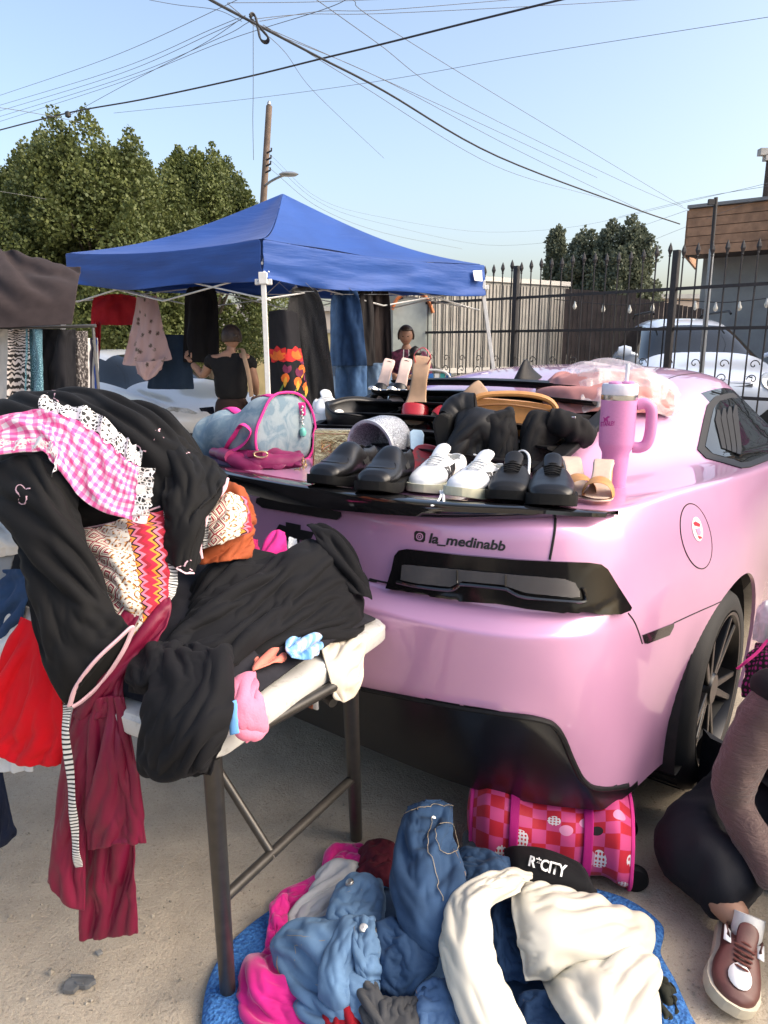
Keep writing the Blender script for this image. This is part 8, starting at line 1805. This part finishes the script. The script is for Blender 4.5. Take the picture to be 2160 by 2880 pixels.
for q_, pp in ((0, [(830, 2660), (960, 2650), (970, 2740), (900, 2770), (840, 2740), (830, 2660)]), (0, [(800, 2630), (900, 2640), (1010, 2640)]), (3, [(996, 2575), (1000, 2660), (1012, 2735)]), (3, [(1052, 2575), (1058, 2660), (1076, 2735)]), (1, [(925, 2530), (1000, 2505), (1080, 2515)]), (2, [(935, 2690), (915, 2760), (905, 2830)])):
    P_ = [h[0] for h in (hit(JK[q_], *z, .003) for z in crom(np.array(pp, float), np.linspace(0, len(pp) - 1, 34))) if h]
    if len(P_) > 3: m = MB(); m.tube(P_, .0009, 5); m.build('stitching', MATS['pale_stitching'], dj, True, True)
pile('grey_denim_scrap', [('cloth', [[(1300, 2340, 1.92), (1360, 2318, 1.94), (1385, 2320, 1.94)], [(1300, 2385, 1.84), (1370, 2375, 1.84), (1412, 2402, 1.82)]])], DEN('grey_denim', (.10, .105, .115)), 'grey denim shorts behind the dark jeans', 'shorts', 224, dy=0.05, nu=24, nv=24)
bs, prt = pile('black_sweatshirt', [('body', [[(1415, 2368, 1.76), (1530, 2376, 1.74), (1650, 2425, 1.70)], [(1430, 2430, 1.66), (1545, 2440, 1.64), (1682, 2490, 1.62)], [(1440, 2500, 1.60), (1560, 2510, 1.60), (1684, 2530, 1.60)]])], BK2, 'black sweatshirt with white lettering beside the patterned duffel', 'sweatshirt', 226, dy=0.04, su=1.005, sv=1.005, push=.006, back=.004, amp=.002, cells=3)
text_on('R*CITY', (1486, 2440), (1592, 2470), .25, 'white_lettering', plain('white_print', (.72, .72, .72), .6), bvh=gbvh(prt[0][1]), parent=bs, h_px=24, off=.012, bold=.035)
pile('red_jersey', [('cloth', [[(925, 2780, 1.43), (970, 2740, 1.45), (1000, 2745, 1.44)], [(900, 2840, 1.37), (960, 2810, 1.37), (1010, 2830, 1.36)], [(905, 2960, 1.29), (970, 2960, 1.28), (1030, 2960, 1.28)]])], fabric('deep_red_jersey', (.26, .006, .016), .8), 'deep red jersey beside the charcoal jeans', 'jersey', 230, dy=0.09, nu=34, nv=26, su=1.06)
pile('charcoal_jeans', [('waist', [[(985, 2740, 1.42), (1020, 2730, 1.42), (1060, 2760, 1.40)], [(1000, 2820, 1.36), (1040, 2820, 1.34), (1090, 2830, 1.34)], [(1030, 2940, 1.28), (1080, 2940, 1.27), (1130, 2940, 1.27)]]), ('leg', [[(1060, 2790, 1.38), (1130, 2800, 1.365), (1180, 2790, 1.37)], [(1050, 2860, 1.32), (1120, 2860, 1.31), (1190, 2860, 1.32)], [(1050, 2960, 1.27), (1120, 2960, 1.26), (1200, 2960, 1.27)]])], DEN('charcoal_denim', (.06, .062, .066)), 'faded charcoal jeans at the front of the pile', 'jeans', 232, dy=0.09, su=1.1, sv=1.15)
pile('light_blue_jeans', [('leg', [[(1165, 2770, 1.39), (1220, 2740, 1.39), (1270, 2740, 1.39)], [(1160, 2840, 1.335), (1230, 2830, 1.325), (1290, 2830, 1.33)], [(1180, 2960, 1.265), (1240, 2960, 1.26), (1310, 2960, 1.265)]])], DEN('sky_denim', (.10, .18, .32)), 'sky blue jeans beside the cream satin garment', 'jeans', 236, dy=0.09, su=1.1, sv=1.12)
pile('navy_jeans', [('upper', [[(1380, 2520, 1.60), (1420, 2515, 1.61), (1460, 2530, 1.60)], [(1380, 2620, 1.50), (1425, 2620, 1.50), (1470, 2640, 1.50)], [(1400, 2750, 1.42), (1440, 2750, 1.42), (1490, 2750, 1.42)]]), ('lower', [[(1460, 2780, 1.39), (1540, 2780, 1.39), (1620, 2800, 1.38)], [(1460, 2860, 1.33), (1540, 2860, 1.33), (1620, 2870, 1.33)], [(1480, 2960, 1.27), (1550, 2960, 1.27), (1630, 2960, 1.27)]])], DEND, 'navy jeans showing through the gaps of the cream satin garment', 'jeans', 238, dy=0.07)
pile('olive_trousers', [('cloth', [[(1830, 2720, 1.50), (1865, 2745, 1.48), (1890, 2790, 1.45)], [(1840, 2800, 1.42), (1880, 2820, 1.41), (1912, 2850, 1.40)], [(1850, 2950, 1.33), (1890, 2950, 1.33), (1930, 2960, 1.33)]])], fabric('dark_olive', (.02, .022, .016), .85), 'dark olive trousers under the cream satin garment edge', 'trousers', 241, dy=0.05, nu=30, nv=24, push=.02)
t = NT('cream_satin'); co = t.coord('Object'); t.col(t.ramp(t.noise(co, 6, 4), [(.3, (.51, .49, .41)), (.7, (.58, .56, .49))])); t.set(Roughness=.42); t.b.inputs['Specular IOR Level'].default_value = .4; t.bump(t.math('ADD', t.noise(co, 18, 4), t.math('MULTIPLY', t.noise(co, 900, 2), .1)), .05, .006); SAT = t.m
SATK = dict(su=1.05, sv=1.08, push=.06, amp=.03, cells=3, nu=56, nv=48, bend=.97, it=110)
pile('cream_satin_trousers', [
 ('left_leg', [[(1500, 2432, 1.66), (1494, 2460, 1.61), (1480, 2505, 1.57)], [(1370, 2452, 1.60), (1395, 2480, 1.55), (1425, 2515, 1.53)], [(1262, 2512, 1.53), (1325, 2530, 1.475), (1396, 2545, 1.49)], [(1228, 2625, 1.43), (1310, 2640, 1.39), (1396, 2645, 1.43)], [(1250, 2755, 1.35), (1335, 2755, 1.32), (1425, 2745, 1.37)], [(1300, 2940, 1.26), (1400, 2940, 1.24), (1525, 2940, 1.27)]]),
 ('seat', [[(1450, 2446, 1.67), (1560, 2478, 1.68), (1700, 2515, 1.68), (1846, 2568, 1.67)], [(1440, 2520, 1.56), (1560, 2530, 1.56), (1710, 2575, 1.56), (1852, 2640, 1.56)], [(1455, 2640, 1.46), (1560, 2650, 1.445), (1690, 2680, 1.455), (1810, 2690, 1.49)], [(1480, 2765, 1.41), (1560, 2762, 1.41), (1670, 2720, 1.47), (1780, 2710, 1.51)]]),
 ('right_leg', [[(1510, 2700, 1.51), (1640, 2650, 1.53), (1790, 2640, 1.54), (1868, 2690, 1.52)], [(1520, 2745, 1.435), (1650, 2710, 1.43), (1790, 2700, 1.45), (1870, 2720, 1.48)], [(1550, 2800, 1.36), (1680, 2780, 1.355), (1800, 2780, 1.38), (1858, 2810, 1.42)], [(1600, 2880, 1.295), (1710, 2880, 1.285), (1800, 2880, 1.31), (1856, 2890, 1.36)], [(1620, 2980, 1.25), (1710, 2980, 1.24), (1800, 2980, 1.26), (1860, 2980, 1.30)]])], SAT, 'cream satin trousers spread over the jeans on the blanket', 'trousers', 250, dy=.10, **SATK)
# ---- patterned rolling duffel under the bumper
def bagprint(t, u, v):
    F = lambda x, w_: t.math('FRACT', t.math('DIVIDE', x, w_))
    ck = t.math('ABSOLUTE', t.math('SUBTRACT', t.math('GREATER_THAN', F(u, .085), .5), t.math('GREATER_THAN', F(v, .085), .5)))
    base = t.mix(ck, (.46, .012, .03, 1), (.56, .06, .20, 1))
    vo = t.n('TexVoronoi'); vo.inputs['Scale'].default_value = 13; vo.inputs['Randomness'].default_value = .8; t.l(t.coord('UV'), vo.inputs[0])
    pd = t.n('TexVoronoi'); pd.inputs['Scale'].default_value = 95; pd.inputs['Randomness'].default_value = .1; t.l(t.coord('UV'), pd.inputs[0])
    dots_ = t.ramp(pd.outputs['Distance'], [(.26, (.50, .015, .035)), (.30, (.70, .66, .68))], 'CONSTANT')
    sx = t.n('SeparateColor'); t.l(vo.outputs['Color'], sx.inputs[0]); heart = t.math('MULTIPLY', t.math('LESS_THAN', vo.outputs['Distance'], .36), t.math('LESS_THAN', sx.outputs[0], .42))
    lip = t.math('MULTIPLY', t.math('MULTIPLY', t.math('LESS_THAN', vo.outputs['Distance'], .30), t.math('GREATER_THAN', vo.outputs['Distance'], .13)), t.math('GREATER_THAN', sx.outputs[0], .62))
    dk = t.math('MULTIPLY', t.math('LESS_THAN', vo.outputs['Distance'], .27), t.math('MULTIPLY', t.math('GREATER_THAN', sx.outputs[0], .42), t.math('LESS_THAN', sx.outputs[0], .62)))
    return t.mix(dk, t.mix(lip, t.mix(heart, base, dots_), (.66, .25, .42, 1)), (.02, .014, .016, 1))
BAGM = fabric_uv('red_pink_print', bagprint, .6)
bag = empty('patterned_rolling_duffel', atz(1600, 2500, 0), label='red and pink printed rolling duffel bag under the rear bumper', cat='bag')
eR, eL = atz(1765, 2500, 0), atz(1330, 2440, 0); ax_ = (eL - eR); Lb = ax_.length * 1.02; ax_.normalize(); sdv = V3((ax_.y, -ax_.x, 0)); sdv = sdv if sdv.y > 0 else -sdv
n, k = 34, 44; r_ = np.random.default_rng(12); nz = smooth_noise(n, k, 6, r_); X = np.zeros((n, k, 3))
base0 = eR + sdv * .10
for i in range(n):
    s = i / (n - 1); e_ = min(1, .80 + 2.2 * min(s, 1 - s)); hh = .27 * (1 - .16 * math.sin(math.pi * s) + .0 * s) * e_; ww = .155 * e_
    for j in range(k):
        a = 2 * math.pi * j / (k - 1) - math.pi / 2; c, d = math.cos(a), math.sin(a)
        q = .010 * nz[i, j] + .006 * math.sin(s * 22 + 2 * a); X[i, j] = base0 + ax_ * (Lb * s) + sdv * (ww * math.copysign(abs(c) ** .6, c) + q * c) + V3((0, 0, max(.012, .012 + hh * (.5 + .5 * math.copysign(abs(d) ** .65, d)) + q * d)))
o = grid_obj('bag_body', X, BAGM, bag, 0, 1)
for e_, s_ in ((0, 1), (n - 1, -1)):
    c = X[e_].mean(0); G_ = np.array([[c + (p - c) * q + np.array(ax_) * (-s_ * .02 * (1 - q ** 2)) for p in X[e_]] for q in (0.02, .35, .7, 1.0)]); grid_obj('end_panel', G_, BAGM, bag, 0, 1)
    m = MB(); m.tube([Vector(p) + (Vector(p) - Vector(c)) * .02 for p in X[e_][:-1]], .006, 6, closed=True); m.build('piping', HOTP, bag, True, True)
MWB = fabric('magenta_webbing', (.36, .012, .15), .8, 300, .08)
for i0 in (9, 24):
    G_ = np.array([[Vector(X[i0 + d_, j]) + (Vector(X[i0 + d_, j]) - Vector(X[i0 + d_].mean(0))).normalized() * .004 for j in range(k)] for d_ in (-1, 0, 1)]); grid_obj('webbing_strap', G_, MWB, bag, .003, 1)
for q in (-.10, .12):
    m = MB(); wc_ = base0 - ax_ * .015 + sdv * q; m.lathe([(.001, -.014), (.034, -.014), (.038, -.008), (.038, .008), (.034, .014), (.001, .014)], n=24, mtx=Matrix.Translation(V3((wc_.x, wc_.y, .038))) @ Matrix.Rotation(math.atan2(sdv.y, sdv.x), 4, 'Z') @ Matrix.Rotation(R(90), 4, 'Y')); m.build('wheel', RUBK, bag, True, True)
# grey bottle-like plastic bag lying on the duffel under the bumper
gp2 = empty('grey_plastic_bag', at(1400, 2195, 2.1), label='crumpled grey plastic bag tucked on the duffel under the bumper', cat='plastic bag'); cloth('film', [[(1340, 2180, 2.16), (1400, 2170, 2.14), (1430, 2185, 2.14)], [(1345, 2200, 2.1), (1395, 2212, 2.06), (1432, 2205, 2.08)]], CLP, gp2, nu=20, nv=24, su=1.3, sv=1.2, seed=270, push=.03, thick=.002)
# ---- unseen hall added behind the camera to darken the car's reflections
st_b = empty('added_hall', (0, -29, 0), label='long brown hall added unseen behind the camera to darken reflections', cat='building')
m = MB(); m.box((-3, -31, 2.2), (40, 4, 4.4)); m.build('wall', plain('added_hall_brown', (.20, .15, .12), .9, var=.25, scale=.6), st_b, world=True)
m = MB(); m.box((-3, -30.9, 4.5), (41, 4.8, .25)); m.build('roof', CONC, st_b, world=True)
for x in range(-20, 16, 5):
    m = MB(); m.box((x, -28.97, 1.3), (3.2, .08, 2.5)); m.build('shutter', plain('shutter_grey', (.12, .13, .14), .5), st_b, world=True)

# ---- painted wall to the right of the lot, out of the frame, mirrored in the quarter window
t = NT('mural_paint'); co = t.coord('Object'); n1 = t.noise(t.coord('Object', (1, .8, .8)), 1.3, 3, .5, 2.0); n2 = t.noise(t.coord('Object', (1, 1, 1)), 2.2, 2, .5, 3.0)
c_ = t.mix(t.ramp(n1, [(.56, (0, 0, 0)), (.58, (1, 1, 1))]), (.50, .49, .46, 1), (.42, .05, .20, 1)); t.col(t.mix(t.ramp(n2, [(.46, (0, 0, 0)), (.475, (1, 1, 1)), (.495, (1, 1, 1)), (.51, (0, 0, 0))]), c_, (.03, .03, .03, 1))); t.set(Roughness=.85)
mw = empty('mural_wall', (9, 8, 0), label='pale wall with pink and black mural on the right side of the lot', cat='wall')
m = MB(); m.box((9.1, 8.0, 1.8), (.2, 13, 3.6)); m.build('wall_body', t.m, mw, world=True)
m = MB(); m.box((9.1, 8.0, 3.65), (.32, 13.1, .1)); m.build('coping', CONC, mw, world=True)
